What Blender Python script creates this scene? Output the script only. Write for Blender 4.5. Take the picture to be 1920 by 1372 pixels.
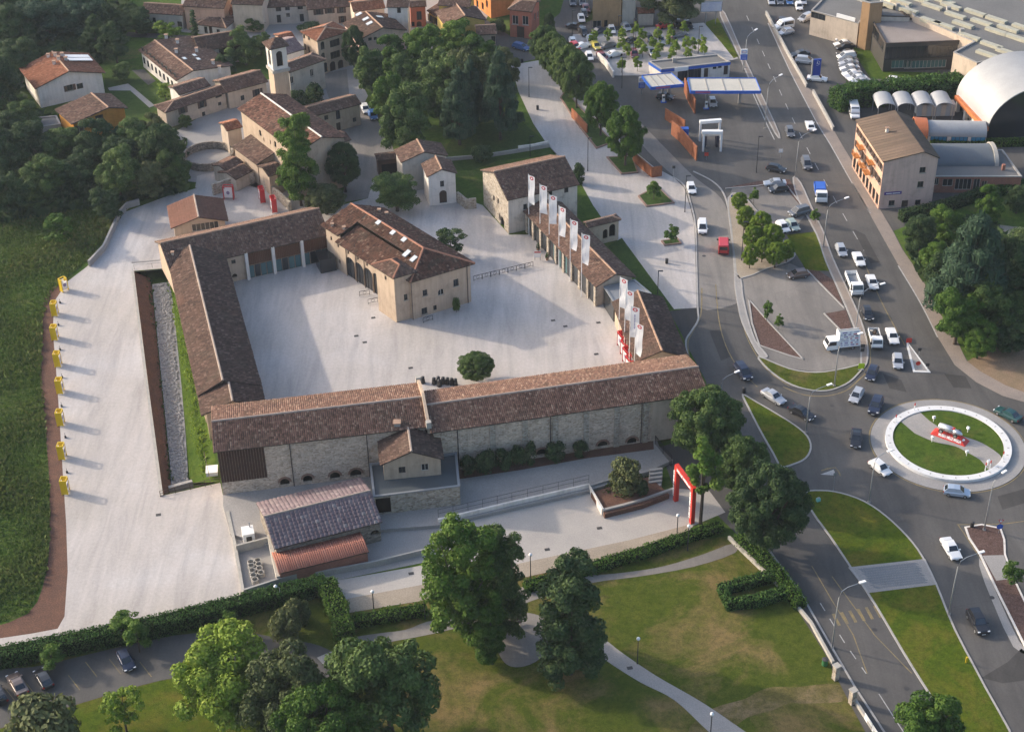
import bpy, bmesh, math, random
import numpy as np
from mathutils import Matrix, Vector
random.seed(7); RNG = np.random.default_rng(7)
for o in list(bpy.data.objects): bpy.data.objects.remove(o)
SC = bpy.context.scene; COL = SC.collection
# ---------------------------------------------------------------- camera
F_PX, PITCH, ROLL, CAM_H = 3050.0, math.radians(34.5), math.radians(-1.15), 154.0
_F = np.array([0, math.cos(PITCH), -math.sin(PITCH)]); _R0 = np.array([1., 0, 0]); _U0 = np.cross(_R0, _F)
_R = math.cos(ROLL)*_R0 + math.sin(ROLL)*_U0
_U = -math.sin(ROLL)*_R0 + math.cos(ROLL)*_U0
cd = bpy.data.cameras.new('camera'); cam = bpy.data.objects.new('camera', cd); COL.objects.link(cam)
cd.sensor_width = 36; cd.lens = F_PX/1920*36; cd.clip_start = 1; cd.clip_end = 5000
cam.matrix_world = Matrix(((_R[0], _U[0], -_F[0], 0), (_R[1], _U[1], -_F[1], 0), (_R[2], _U[2], -_F[2], CAM_H), (0, 0, 0, 1)))
SC.camera = cam
# ---------------------------------------------------------------- light
SUN_EL = math.radians(21.5); SH = np.array([0.93, -0.37]); SH /= np.linalg.norm(SH)      # the way shadows fall
sd = bpy.data.lights.new('sun', 'SUN'); sd.energy = 2.0; sd.angle = math.radians(1.2); sd.color = (1, .86, .7)
sun = bpy.data.objects.new('sun', sd); COL.objects.link(sun)
_dir = Vector((SH[0]*math.cos(SUN_EL), SH[1]*math.cos(SUN_EL), -math.sin(SUN_EL)))
sun.rotation_euler = _dir.to_track_quat('-Z', 'Y').to_euler(); sun.location = (0, 0, 200)
W = bpy.data.worlds.new('World'); SC.world = W; W.use_nodes = True
wn = W.node_tree.nodes; bg = wn['Background']
sk = wn.new('ShaderNodeTexSky'); sk.sky_type = 'NISHITA'; sk.sun_disc = False
sk.sun_elevation = SUN_EL; sk.sun_rotation = math.atan2(-SH[0], -SH[1]); sk.altitude = 200; sk.air_density = 1.0; sk.dust_density = 5.0; sk.ozone_density = 2.0
W.node_tree.links.new(sk.outputs[0], bg.inputs[0]); bg.inputs[1].default_value = 0.15
SC.view_settings.view_transform = 'Standard'; SC.view_settings.look = 'None'
SC.view_settings.exposure = 1.1; SC.view_settings.gamma = 1
SC.cycles.max_bounces = 6; SC.cycles.transparent_max_bounces = 8; SC.cycles.volume_bounces = 0
# ---------------------------------------------------------------- pixels to places
def G(x, y, z=0.0):
    q = _F*F_PX + _R*(x-960) - _U*(y-686)
    p = q*((CAM_H-z)/-q[2]); p[2] = z
    return p
def PJ(p):
    d = np.array([p[0], p[1], p[2]-CAM_H]); k = d@_F
    return 960+F_PX*(d@_R)/k, 686-F_PX*(d@_U)/k
def hgt(base, topy, z0=0.0):
    p = G(base[0], base[1], z0); lo, hi = z0, z0+60
    for _ in range(30):
        m = (lo+hi)/2
        if PJ((p[0], p[1], m))[1] > topy: lo = m
        else: hi = m
    return lo
def pxm(x, y): # photo pixels per metre across, at the ground there
    p = G(x, y); return F_PX/np.linalg.norm(p-np.array([0, 0, CAM_H]))
# ---------------------------------------------------------------- things and meshes
def tag(o, label=None, cat=None, group=None, kind=None):
    if label: o['label'] = label
    if cat: o['category'] = cat
    if group: o['group'] = group
    if kind: o['kind'] = kind
    return o
def thing(name, label, cat, loc=(0, 0, 0), group=None):
    o = bpy.data.objects.new(name, None); COL.objects.link(o); o.empty_display_size = .5
    o.location = tuple(float(v) for v in loc)
    return tag(o, label, cat, group)
def origin(p):
    v = np.zeros(3)
    while p is not None: v += np.array(p.location); p = p.parent
    return v
def obj(name, me, mat=None, parent=None):
    o = bpy.data.objects.new(name, me); COL.objects.link(o)
    if mat is not None and not me.materials: me.materials.append(mat)
    if parent is not None: o.parent = parent
    return o
def qmesh(name, V, Q, tint=None, smooth=False):      # all-quad mesh, fast
    me = bpy.data.meshes.new(name); V = np.asarray(V, np.float32); Q = np.asarray(Q, np.int32)
    me.vertices.add(len(V)); me.vertices.foreach_set('co', V.ravel())
    n = Q.shape[1]
    me.loops.add(Q.size); me.loops.foreach_set('vertex_index', Q.ravel())
    me.polygons.add(len(Q)); me.polygons.foreach_set('loop_start', np.arange(0, Q.size, n, dtype=np.int32))
    if smooth: me.polygons.foreach_set('use_smooth', np.ones(len(Q), bool))
    if tint is not None:
        a = me.attributes.new('tint', 'FLOAT', 'FACE'); a.data.foreach_set('value', np.asarray(tint, np.float32))
    me.update(calc_edges=True); return me
class MB:
    def __init__(s): s.v = []; s.f = []
    def poly(s, pts):
        i = len(s.v); s.v += [tuple(map(float, p)) for p in pts]; s.f.append(list(range(i, i+len(pts)))); return s
    def hexa(s, p):  # 8 points: bottom 4 then top 4
        i = len(s.v); s.v += [tuple(map(float, q)) for q in p]
        for f in ((3, 2, 1, 0), (4, 5, 6, 7), (0, 1, 5, 4), (1, 2, 6, 5), (2, 3, 7, 6), (3, 0, 4, 7)): s.f.append([i+k for k in f])
        return s
    def box(s, c, sz, rz=0.0):
        x, y, z = sz[0]/2, sz[1]/2, sz[2]/2; co, si = math.cos(rz), math.sin(rz)
        P = []
        for zz in (-z, z):
            for a, b in ((-x, -y), (x, -y), (x, y), (-x, y)): P.append((c[0]+a*co-b*si, c[1]+a*si+b*co, c[2]+zz))
        return s.hexa(P)
    def bar(s, a, b, w, h=None, up=(0, 0, 1)):   # a beam of w x h from a to b
        a = np.array(a, float); b = np.array(b, float); h = h or w; d = b-a; d /= np.linalg.norm(d)+1e-9
        u = np.array(up, float)
        if abs(d@u) > .98: u = np.array([1., 0, 0])
        r = np.cross(d, u); r /= np.linalg.norm(r); u = np.cross(r, d)
        P = [e+r*i*w/2+u*j*h/2 for e in (a, b) for i, j in ((-1, -1), (1, -1), (1, 1), (-1, 1))]
        return s.hexa(P)
    def prism(s, pts, z0, z1, cap=True):
        n = len(pts); i = len(s.v)
        ar = sum(pts[k][0]*pts[(k+1) % n][1]-pts[(k+1) % n][0]*pts[k][1] for k in range(n))
        if ar < 0: pts = pts[::-1]
        s.v += [(float(p[0]), float(p[1]), float(z0)) for p in pts]+[(float(p[0]), float(p[1]), float(z1)) for p in pts]
        for k in range(n): s.f.append([i+k, i+(k+1) % n, i+n+(k+1) % n, i+n+k])
        if cap: s.f.append([i+n+k for k in range(n)])
        return s
    def tube(s, path, r, n=8, cap=True):
        P = [np.array(p, float) for p in path]; R = r if isinstance(r, (list, tuple)) else [r]*len(P); i0 = len(s.v)
        for k, p in enumerate(P):
            d = (P[min(k+1, len(P)-1)]-P[max(k-1, 0)]); d /= np.linalg.norm(d)+1e-9
            u = np.array([0, 0, 1.]) if abs(d[2]) < .9 else np.array([1., 0, 0])
            a = np.cross(d, u); a /= np.linalg.norm(a); b = np.cross(d, a)
            for j in range(n):
                t = 2*math.pi*j/n; s.v.append(tuple(p+R[k]*(math.cos(t)*a+math.sin(t)*b)))
        for k in range(len(P)-1):
            for j in range(n): s.f.append([i0+k*n+j, i0+k*n+(j+1) % n, i0+(k+1)*n+(j+1) % n, i0+(k+1)*n+j])
        if cap: s.f.append([i0+j for j in range(n)][::-1]); s.f.append([i0+(len(P)-1)*n+j for j in range(n)])
        return s
    def lathe(s, c, prof, n=12):    # prof: (r, z)
        i0 = len(s.v)
        for r, z in prof:
            for j in range(n): t = 2*math.pi*j/n; s.v.append((c[0]+r*math.cos(t), c[1]+r*math.sin(t), c[2]+z))
        for k in range(len(prof)-1):
            for j in range(n): s.f.append([i0+k*n+j, i0+k*n+(j+1) % n, i0+(k+1)*n+(j+1) % n, i0+(k+1)*n+j])
        s.f.append([i0+j for j in range(n)][::-1]); s.f.append([i0+(len(prof)-1)*n+j for j in range(n)])
        return s
    def mesh(s, name, org=None, smooth=False):
        me = bpy.data.meshes.new(name); v = s.v
        if org is not None: v = [(p[0]-org[0], p[1]-org[1], p[2]-org[2]) for p in v]
        me.from_pydata(v, [], s.f); me.update()
        if smooth: me.polygons.foreach_set('use_smooth', [True]*len(me.polygons))
        return me
    def build(s, name, mat, parent=None, smooth=False, label=None):
        o = obj(name, s.mesh(name, origin(parent) if parent is not None else None, smooth), mat, parent)
        if label: o['label'] = label
        return o
def clone(root, loc, rz=0.0, sc=1.0, label=None, group=None, swap=None, kids=True, skip=()):
    # swap: {material name: material} put on the copy's own slots
    def cp(o, par):
        c = o.copy(); COL.objects.link(c); c.parent = par
        if swap and c.type == 'MESH':
            for sl in c.material_slots:
                if sl.material and sl.material.name in swap:
                    m = swap[sl.material.name]; sl.link = 'OBJECT'; sl.material = m
        return c
    r = cp(root, None); r.location = tuple(float(v) for v in loc); r.rotation_euler = (0, 0, rz)
    r.scale = (sc, sc, sc) if not isinstance(sc, (tuple, list)) else sc
    if label: r['label'] = label
    if group: r['group'] = group
    if kids:
        for ch in root.children:
            if ch.name.split('.')[0] in skip: continue
            c = cp(ch, r)
            for g in ch.children:
                if g.name.split('.')[0] not in skip: cp(g, c)
    return r
# ---------------------------------------------------------------- materials
MATS = {}
def newmat(name):
    m = bpy.data.materials.new(name); m.use_nodes = True; MATS[name] = m
    return m, m.node_tree.nodes, m.node_tree.links, m.node_tree.nodes['Principled BSDF']
def S(*c):  # sRGB 0-255 to linear
    return tuple((v/255/12.92 if v/255 <= .04045 else ((v/255+.055)/1.055)**2.4) for v in c)+(1,)
def ramp(nd, lk, fac, stops):
    r = nd.new('ShaderNodeValToRGB'); e = r.color_ramp.elements
    while len(e) < len(stops): e.new(.5)
    for k, (p, c) in enumerate(stops): e[k].position = p; e[k].color = c if len(c) == 4 else tuple(c)+(1,)
    lk.new(fac, r.inputs[0]); return r.outputs[0]
def noise(nd, lk, vec, scale, detail=4, rough=.6, dist=0):
    n = nd.new('ShaderNodeTexNoise'); n.inputs['Scale'].default_value = scale; n.inputs['Detail'].default_value = detail
    n.inputs['Roughness'].default_value = rough; n.inputs['Distortion'].default_value = dist
    lk.new(vec, n.inputs['Vector']); return n.outputs['Fac']
def mix(nd, lk, a, b, f, mode='MIX'):
    m = nd.new('ShaderNodeMix'); m.data_type = 'RGBA'; m.blend_type = mode
    for s, v in ((m.inputs[6], a), (m.inputs[7], b), (m.inputs[0], f)):
        if isinstance(v, (int, float, tuple)): s.default_value = v
        else: lk.new(v, s)
    return m.outputs[2]
def bump(nd, lk, bs, h, strength=.4, dist=.05):
    b = nd.new('ShaderNodeBump'); b.inputs['Strength'].default_value = strength; b.inputs['Distance'].default_value = dist
    lk.new(h, b.inputs['Height']); lk.new(b.outputs[0], bs.inputs['Normal'])
def pos(nd, lk, scale=None, rz=0):
    g = nd.new('ShaderNodeNewGeometry').outputs['Position']
    if scale is None: return g
    m = nd.new('ShaderNodeMapping'); m.inputs['Scale'].default_value = scale; m.inputs['Rotation'].default_value = (0, 0, rz)
    lk.new(g, m.inputs['Vector']); return m.outputs[0]
def pm(name, c1, c2=None, scale=1.0, rough=.85, bmp=0, bscale=12, fine=0.25, metal=0, spec=.3, detail=5, lo=.32, hi=.68):
    """colour wandering between c1 and c2, with fine grain and a fine relief"""
    if name in MATS: return MATS[name]
    m, nd, lk, bs = newmat(name); p = pos(nd, lk)
    bs.inputs['Roughness'].default_value = rough; bs.inputs['Metallic'].default_value = metal; bs.inputs['Specular IOR Level'].default_value = spec
    c2 = c2 or tuple(v*.8 for v in c1[:3])+(1,)
    c = ramp(nd, lk, noise(nd, lk, p, scale, detail, .65), [(lo, c1), (hi, c2)])
    if fine:
        f = ramp(nd, lk, noise(nd, lk, p, bscale, 3, .7), [(.3, (1-fine,)*3), (.7, (1+fine*.5,)*3)])
        c = mix(nd, lk, c, f, 1.0, 'MULTIPLY')
    lk.new(c, bs.inputs['Base Color'])
    if bmp: bump(nd, lk, bs, noise(nd, lk, p, bscale, 4, .7), bmp)
    return m
def flat(name, c, rough=.5, metal=0, spec=.5, coat=0):
    if name in MATS: return MATS[name]
    m, nd, lk, bs = newmat(name); bs.inputs['Base Color'].default_value = c; bs.inputs['Roughness'].default_value = rough
    bs.inputs['Metallic'].default_value = metal; bs.inputs['Specular IOR Level'].default_value = spec; bs.inputs['Coat Weight'].default_value = coat
    return m
# ---------------------------------------------------------------- ground materials
def gravel_mat():
    m, nd, lk, bs = newmat('pale_gravel'); p = pos(nd, lk)
    a = ramp(nd, lk, noise(nd, lk, p, .05, 5, .6), [(.32, (.42, .385, .35)), (.52, (.465, .43, .405)), (.7, (.51, .49, .48))])
    st = ramp(nd, lk, noise(nd, lk, pos(nd, lk, (.5, .055, 1), .2), 1, 6, .7, .6), [(.28, (.8, .8, .82)), (.5, (1, 1, 1)), (.72, (1.15, 1.14, 1.14))])
    c = mix(nd, lk, a, st, 1.0, 'MULTIPLY')
    sp = ramp(nd, lk, noise(nd, lk, p, 2.2, 4, .75), [(.25, (.86, .85, .83)), (.7, (1.07, 1.07, 1.07))])
    c = mix(nd, lk, c, sp, 1.0, 'MULTIPLY')
    br = ramp(nd, lk, noise(nd, lk, p, .11, 6, .75), [(.66, (1, 1, 1)), (.8, (.84, .76, .66))])
    c = mix(nd, lk, c, br, 1.0, 'MULTIPLY')
    lk.new(c, bs.inputs['Base Color']); bs.inputs['Roughness'].default_value = .95; bs.inputs['Specular IOR Level'].default_value = .15
    bump(nd, lk, bs, noise(nd, lk, p, 7, 6, .8), .5, .05); return m
def asphalt_mat(name, k=1.0, tint=(1, 1, 1)):
    m, nd, lk, bs = newmat(name); p = pos(nd, lk)
    a = ramp(nd, lk, noise(nd, lk, p, .045, 6, .65, .4), [(.3, (.072*k*tint[0], .069*k*tint[1], .067*k*tint[2])), (.7, (.122*k*tint[0], .115*k*tint[1], .108*k*tint[2]))])
    w = ramp(nd, lk, noise(nd, lk, pos(nd, lk, (.3, .04, 1), -.45), 1, 6, .7, .5), [(.3, (.8, .8, .8)), (.7, (1.18, 1.17, 1.15))])
    c = mix(nd, lk, a, w, 1.0, 'MULTIPLY')
    f = ramp(nd, lk, noise(nd, lk, p, 3, 5, .8), [(.3, (.86, .86, .86)), (.7, (1.1, 1.1, 1.1))])
    c = mix(nd, lk, c, f, 1.0, 'MULTIPLY')
    v = nd.new('ShaderNodeTexVoronoi'); v.feature = 'DISTANCE_TO_EDGE'; v.inputs['Scale'].default_value = .055; lk.new(p, v.inputs['Vector'])
    k2 = ramp(nd, lk, v.outputs[0], [(.0, (.8, .8, .8)), (.006, (1, 1, 1))])
    c = mix(nd, lk, c, k2, .5, 'MULTIPLY')
    lk.new(c, bs.inputs['Base Color']); bs.inputs['Roughness'].default_value = .85; bs.inputs['Specular IOR Level'].default_value = .25
    bump(nd, lk, bs, noise(nd, lk, p, 14, 4, .7), .3, .02); return m
def grass_mat(name, g1, g2, dry, dlo=.52, dhi=.72, sc=.06):
    m, nd, lk, bs = newmat(name); p = pos(nd, lk)
    a = ramp(nd, lk, noise(nd, lk, p, .4, 6, .7), [(.3, g1), (.7, g2)])
    d = ramp(nd, lk, noise(nd, lk, p, sc, 8, .68, .5), [(dlo, (0, 0, 0)), (dhi, (1, 1, 1))])
    c = mix(nd, lk, a, dry, d)
    w = ramp(nd, lk, noise(nd, lk, p, 1.1, 6, .75, .3), [(.34, (.66, .7, .6)), (.5, (1, 1, 1)), (.68, (1.3, 1.22, 1.1))]); c = mix(nd, lk, c, w, .9, 'MULTIPLY')
    f = ramp(nd, lk, noise(nd, lk, p, 5, 5, .8), [(.3, (.62, .62, .6)), (.7, (1.25, 1.22, 1.15))])
    c = mix(nd, lk, c, f, 1.0, 'MULTIPLY')
    lk.new(c, bs.inputs['Base Color']); bs.inputs['Roughness'].default_value = 1; bs.inputs['Specular IOR Level'].default_value = .1
    bump(nd, lk, bs, noise(nd, lk, p, 6, 6, .85), .9, .12); return m
M_GRAVEL = gravel_mat()
M_ASPH = asphalt_mat('asphalt'); M_ASPH_PALE = asphalt_mat('pale_asphalt', 2.2, (1, .97, .93)); M_ASPH_NEW = asphalt_mat('patched_asphalt', .62)
M_FIELD = grass_mat('meadow_grass', (.05, .1, .016, 1), (.09, .145, .028, 1), (.15, .13, .055, 1), .5, .75, .09)
M_LAWN = grass_mat('mown_grass', (.056, .098, .008, 1), (.092, .122, .01, 1), (.165, .135, .028, 1), .46, .74, .16)
M_DRY = grass_mat('dry_park_grass', (.056, .085, .01, 1), (.092, .11, .018, 1), (.2, .15, .065, 1), .46, .63, .09)
M_GREEN = grass_mat('fresh_grass', (.05, .095, .012, 1), (.082, .128, .018, 1), (.14, .13, .035, 1), .56, .8, .15)
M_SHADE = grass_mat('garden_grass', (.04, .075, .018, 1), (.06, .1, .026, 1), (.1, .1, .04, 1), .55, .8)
M_SOIL = pm('red_soil', (.17, .085, .055, 1), (.115, .062, .045, 1), .5, 1, .9, 5, .45)
M_MULCH = pm('bark_mulch', (.105, .058, .045, 1), (.15, .095, .08, 1), 1.2, 1, 1.0, 5, .6)
M_KERB = pm('kerb_stone', (.42, .40, .37, 1), (.34, .32, .30, 1), .7, .85, .2, 9, .2)
M_CONC = pm('concrete', (.40, .38, .35, 1), (.30, .285, .27, 1), .25, .85, .25, 8, .2)
M_PAVE = pm('paving_concrete', (.36, .335, .31, 1), (.29, .275, .26, 1), .2, .9, .25, 6, .2)
M_SAND = pm('sandy_gravel', (.40, .335, .26, 1), (.31, .26, .20, 1), .18, .95, .4, 5, .25)
M_PEBBLE = pm('grey_pebble', (.36, .355, .35, 1), (.2, .2, .205, 1), 1.6, .8, 1, 5, .5)
M_LINE_W = pm('worn_white_paint', (.5, .49, .47, 1), (.33, .32, .31, 1), 1.5, .8, 0, 6, .3)
M_LINE_Y = pm('worn_yellow_paint', (.3, .225, .1, 1), (.17, .145, .1, 1), .7, .8, 0, 6, .35)
# ---------------------------------------------------------------- flat shapes from pixels
def sm(pts, n=5, closed=False):      # Catmull-Rom through pixel points
    P = [np.array(p, float) for p in pts]; out = []; N = len(P)
    rng = range(N) if closed else range(N-1)
    for i in rng:
        a, b, c, d = (P[(i-1) % N] if closed or i else P[0]), P[i], P[(i+1) % N], (P[(i+2) % N] if closed or i+2 < N else P[-1])
        for k in range(n):
            t = k/n; out.append(tuple(.5*((2*b)+(-a+c)*t+(2*a-5*b+4*c-d)*t*t+(-a+3*b-3*c+d)*t**3)))
    if not closed: out.append(tuple(P[-1]))
    return out
def gp(pts, z=0.0): return [G(p[0], p[1], z) for p in pts]
def sheet(name, pts, z, mat, px=True, parent=None, kind='structure', label=None):
    P = [(q[0], q[1], z) for q in (gp(pts, z) if px else pts)]
    ar = sum(P[k][0]*P[(k+1) % len(P)][1]-P[(k+1) % len(P)][0]*P[k][1] for k in range(len(P)))
    if ar < 0: P = P[::-1]
    o = MB().poly(P).build(name, mat, parent)
    if parent is None: tag(o, label, None, None, kind)
    return o
def inset(P, d):
    n = len(P); ar = sum(P[k][0]*P[(k+1) % n][1]-P[(k+1) % n][0]*P[k][1] for k in range(n)); s = 1 if ar > 0 else -1; out = []
    for i in range(n):
        a, b, c = P[i-1][:2], P[i][:2], P[(i+1) % n][:2]
        u = np.array(b)-a; v = np.array(c)-b; u /= np.linalg.norm(u)+1e-9; v /= np.linalg.norm(v)+1e-9
        nu = np.array([-u[1], u[0]])*s; nv = np.array([-v[1], v[0]])*s; m = nu+nv; m /= np.linalg.norm(m)+1e-9
        out.append(np.array(b)+m*d/max(.45, m@nu))
    return out
def island(name, pts, mat, h=.13, kw=.28, kerb=None, px=True):
    P = [tuple(p[:2]) for p in (gp(pts) if px else pts)]
    I = inset(P, kw)
    o = sheet(name, [(p[0], p[1]) for p in I], h-.02, mat, px=False)
    k = MB(); n = len(P)
    for i in range(n):
        a, b, c, d = P[i], P[(i+1) % n], I[(i+1) % n], I[i]
        k.poly([(a[0], a[1], h), (b[0], b[1], h), (c[0], c[1], h), (d[0], d[1], h)])
        k.poly([(a[0], a[1], 0), (b[0], b[1], 0), (b[0], b[1], h), (a[0], a[1], h)])
        k.poly([(c[0], c[1], h-.03), (d[0], d[1], h-.03), (d[0], d[1], h), (c[0], c[1], h)])
    k.build('kerb', kerb or M_KERB, o); return o
def strip(name, pts, w, z, mat, px=True, parent=None, dash=None, kind='structure'):
    P = [np.array(p[:2]) for p in (gp(pts, z) if px else pts)]; m = MB()
    L = [0]
    for a, b in zip(P, P[1:]): L.append(L[-1]+np.linalg.norm(b-a))
    def at(s):
        for i in range(len(P)-1):
            if s <= L[i+1] or i == len(P)-2:
                t = (s-L[i])/max(1e-6, L[i+1]-L[i]); return P[i]+(P[i+1]-P[i])*t
    def seg(Q):
        O = []
        for i, p in enumerate(Q):
            d = Q[min(i+1, len(Q)-1)]-Q[max(0, i-1)]; d = d/(np.linalg.norm(d)+1e-9); nn = np.array([-d[1], d[0]])*w/2; O.append((p-nn, p+nn))
        for (a, b), (c, d) in zip(O, O[1:]): m.poly([(a[0], a[1], z), (c[0], c[1], z), (d[0], d[1], z), (b[0], b[1], z)])
    if dash:
        s = 0
        while s < L[-1]: seg([at(s), at(min(L[-1], s+dash[0]))]); s += dash[0]+dash[1]
    else: seg(P)
    o = m.build(name, mat, parent)
    if parent is None: tag(o, None, None, None, kind)
    return o
# ---------------------------------------------------------------- the ground, with the dry moat left open
moat_px = [(250, 509), (322, 503), (413, 903), (303, 928)]
mo = gp(moat_px); BIG = [(-900, -200), (-900, 1500), (900, 1500), (900, -200)]
def big_sheet():
    m = MB(); O = [(-900, 1500), (900, 1500), (900, -200), (-900, -200)]
    for i in range(4):
        a, b = O[i], O[(i+1) % 4]; c, d = mo[(i+1) % 4], mo[i]
        m.poly([(a[0], a[1], 0), (d[0], d[1], 0), (c[0], c[1], 0), (b[0], b[1], 0)])
    return m
tag(big_sheet().build('ground', M_FIELD), None, None, None, 'structure')
Z1 = .02
# gravel lot beside the moat, round the moat's edge
lot = [(-60, 1208), (0, 1196), (60, 1187), (108, 1178), (121, 1155), (127, 1070), (124, 980), (118, 890), (112, 790), (105, 690), (99, 620), (102, 565), (126, 528), (163, 500),
       (197, 462), (213, 428), (233, 398), (270, 384), (318, 366), (420, 340), (430, 320), (540, 325), (600, 365), (600, 400), (330, 470), (322, 502), (250, 508), (303, 929), (413, 904), (425, 960), (460, 1130), (458, 1140), (280, 1190), (0, 1232), (-60, 1240)]
sheet('gravel_lot', lot, Z1, M_GRAVEL)
soil = [(128, 522), (90, 548), (76, 600), (74, 700), (84, 800), (92, 900), (92, 1000), (86, 1075), (52, 1150), (-60, 1190), (-60, 1215), (0, 1198), (62, 1190), (110, 1182), (124, 1156), (130, 1070), (127, 980), (121, 890), (115, 790), (108, 690), (102, 620), (105, 566)]
sheet('soil', sm(soil, 3, True), .012, M_SOIL)
# moat: bank, floor, pebble bed
mb = gp([(283, 522), (318, 516), (378, 905), (322, 922)], -2.0)
tl, tr, br_, bl = mo; 
m = MB(); m.poly([tl, bl, (mb[3][0], mb[3][1], -2), (mb[0][0], mb[0][1], -2)]); tag(m.build('bank', M_SOIL), None, None, None, 'structure')
far_r = G(322, 503); 
fl = [mb[0], mb[1]+np.array([4, 6, 0]), mb[2]+np.array([4, 0, 0]), mb[3]]
fl = [G(262, 500, -2), G(336, 494, -2), G(410, 912, -2), G(316, 936, -2)]
sheet('moat_floor', [tuple(p) for p in fl], -2.02, M_SHADE, px=False)
m = MB(); m.poly([G(318, 520, -1.9), tr+np.array([.3, 3, 0]), br_, G(356, 905, -1.9)]); tag(m.build('grass_bank', M_GREEN), None, None, None, 'structure')
peb = [(285, 533), (318, 528), (326, 580), (333, 650), (340, 720), (347, 800), (352, 880), (350, 914), (322, 922), (318, 860), (308, 760), (300, 680), (292, 600)]
sheet('pebble_bed', peb, -1.8, M_PEBBLE)
# courtyard and piazza, all pale gravel
sheet('courtyard', [(316, 470), (612, 392), (690, 372), (700, 335), (745, 300), (800, 330), (870, 372), (905, 385), (955, 440), (1000, 440), (1050, 420), (1300, 690), (395, 800)], .03, M_GRAVEL)
prom = [(958, 122), (972, 172), (1000, 232), (1024, 268), (1060, 312), (1090, 345), (1112, 385), (1150, 440), (1178, 480), (1215, 540), (1256, 580), (1306, 577), (1304, 500), (1302, 420), (1293, 385), (1283, 352), (1262, 332), (1225, 312),
        (1195, 288), (1170, 268), (1135, 235), (1095, 190), (1060, 165), (1045, 130), (1020, 112)]
sheet('promenade', prom, .03, M_GRAVEL)
# upper streets
sheet('village_street', [(655, 180), (690, 200), (730, 260), (745, 300), (740, 335), (690, 372), (640, 380), (655, 300), (640, 250), (610, 165), (600, 140), (650, 130)], .02, M_ASPH_PALE)
sheet('upper_street', [(900, 30), (960, 70), (1000, 60), (1020, 50), (1050, 25), (1065, -30), (1130, -30), (1105, 30), (1072, 52), (1075, 130), (1110, 160), (1150, 195), (1190, 235), (1165, 262), (1090, 185), (1058, 163), (1040, 128), (1010, 110), (955, 122), (930, 90)], .025, M_ASPH)
# all the asphalt to the east lies on one sheet; islands and pavements stand on it
sheet('road', [(1010, 112), (1060, 60), (1330, -60), (1950, -60), (2100, 700), (2100, 1500), (1790, 1480), (1640, 1372), (1430, 1040), (1370, 900), (1320, 700), (1262, 592), (1300, 560), (1290, 380), (1190, 280), (1130, 225)], .015, M_ASPH)
sheet('paler_lane', sm([(1284, 350), (1303, 400), (1306, 470), (1308, 576), (1395, 560), (1380, 500), (1370, 420), (1352, 372), (1300, 330), (1240, 270), (1185, 215), (1150, 192), (1190, 255), (1240, 310)], 4, True), .021, M_ASPH_PALE)
sheet('asphalt_apron', [(1254, 583), (1307, 577), (1309, 600), (1285, 640), (1276, 622)], .021, M_ASPH_NEW)
# park asphalt: car park lane at the bottom, paths, drive in front of the halls
sheet('park_lawn', [(-80, 1240), (440, 1130), (820, 1080), (1360, 1005), (1480, 1080), (1560, 1230), (1680, 1400), (1680, 1500), (-80, 1500)], .006, M_DRY)
sheet('parking_lane', sm([(-60, 1262), (60, 1250), (200, 1218), (330, 1190), (450, 1185), (520, 1195), (600, 1210), (640, 1240), (650, 1290), (600, 1330), (560, 1290), (470, 1260), (400, 1262), (300, 1275), (150, 1318), (0, 1365), (-60, 1382)], 4, True), .02, M_ASPH)
sheet('green_verge', [(-60, 1384), (0, 1366), (150, 1319), (300, 1276), (400, 1263), (470, 1262), (560, 1292), (590, 1330), (480, 1500), (-60, 1500)], .016, M_LAWN)
sheet('brown_bed', [(420, 1188), (460, 1150), (600, 1108), (632, 1205), (625, 1220), (560, 1200), (500, 1196)], .018, M_DRY)
sheet('stone_slab', [(594, 1232), (632, 1216), (660, 1228), (655, 1262), (622, 1262)], .024, M_PAVE)
sheet('park_path', sm([(640, 1200), (700, 1188), (760, 1180), (800, 1165), (870, 1150), (930, 1110), (980, 1100), (1060, 1082), (1150, 1075), (1240, 1062), (1320, 1038), (1375, 1018), (1378, 1036), (1300, 1062), (1200, 1080), (1110, 1092), (1020, 1118), (960, 1140), (880, 1170), (800, 1190), (720, 1205), (650, 1222)], 3, True), .026, M_ASPH_PALE)
sheet('path_clearing', sm([(925, 1165), (950, 1148), (1000, 1150), (1030, 1170), (1020, 1225), (985, 1248), (950, 1245), (930, 1210)], 4, True), .030, M_ASPH_PALE)
sheet('footpath', sm([(1105, 1195), (1130, 1196), (1165, 1222), (1230, 1266), (1310, 1312), (1370, 1352), (1420, 1392), (1390, 1420), (1330, 1372), (1265, 1312), (1200, 1278), (1140, 1240), (1110, 1215)], 4, True), .032, M_PAVE)
sheet('dirt_track', sm([(1575, 1284), (1530, 1283), (1490, 1288), (1450, 1287), (1420, 1296), (1395, 1310), (1330, 1330), (1290, 1372), (1360, 1372), (1400, 1345), (1450, 1330), (1480, 1318), (1520, 1318), (1590, 1312)], 3, True), .012, grass_mat('worn_grass', (.1, .098, .03, 1), (.15, .125, .05, 1), (.24, .18, .11, 1), .42, .66, .25))
sheet('drive', [(628, 1088), (800, 1058), (828, 982), (1106, 921), (1134, 960), (1262, 915), (1330, 920), (1360, 960), (1300, 985), (1290, 1000), (1180, 1025), (1000, 1062), (800, 1108), (760, 1118), (650, 1125)], .028, pm('drive_gravel', (.47, .43, .385, 1), (.38, .35, .32, 1), .12, .95, .3, 5, .15))
sheet('drive_verge', [(650, 1122), (800, 1094), (1000, 1050), (1180, 1012), (1288, 984), (1298, 1004), (1190, 1036), (1000, 1078), (800, 1124), (655, 1148)], .034, M_SAND)
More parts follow.
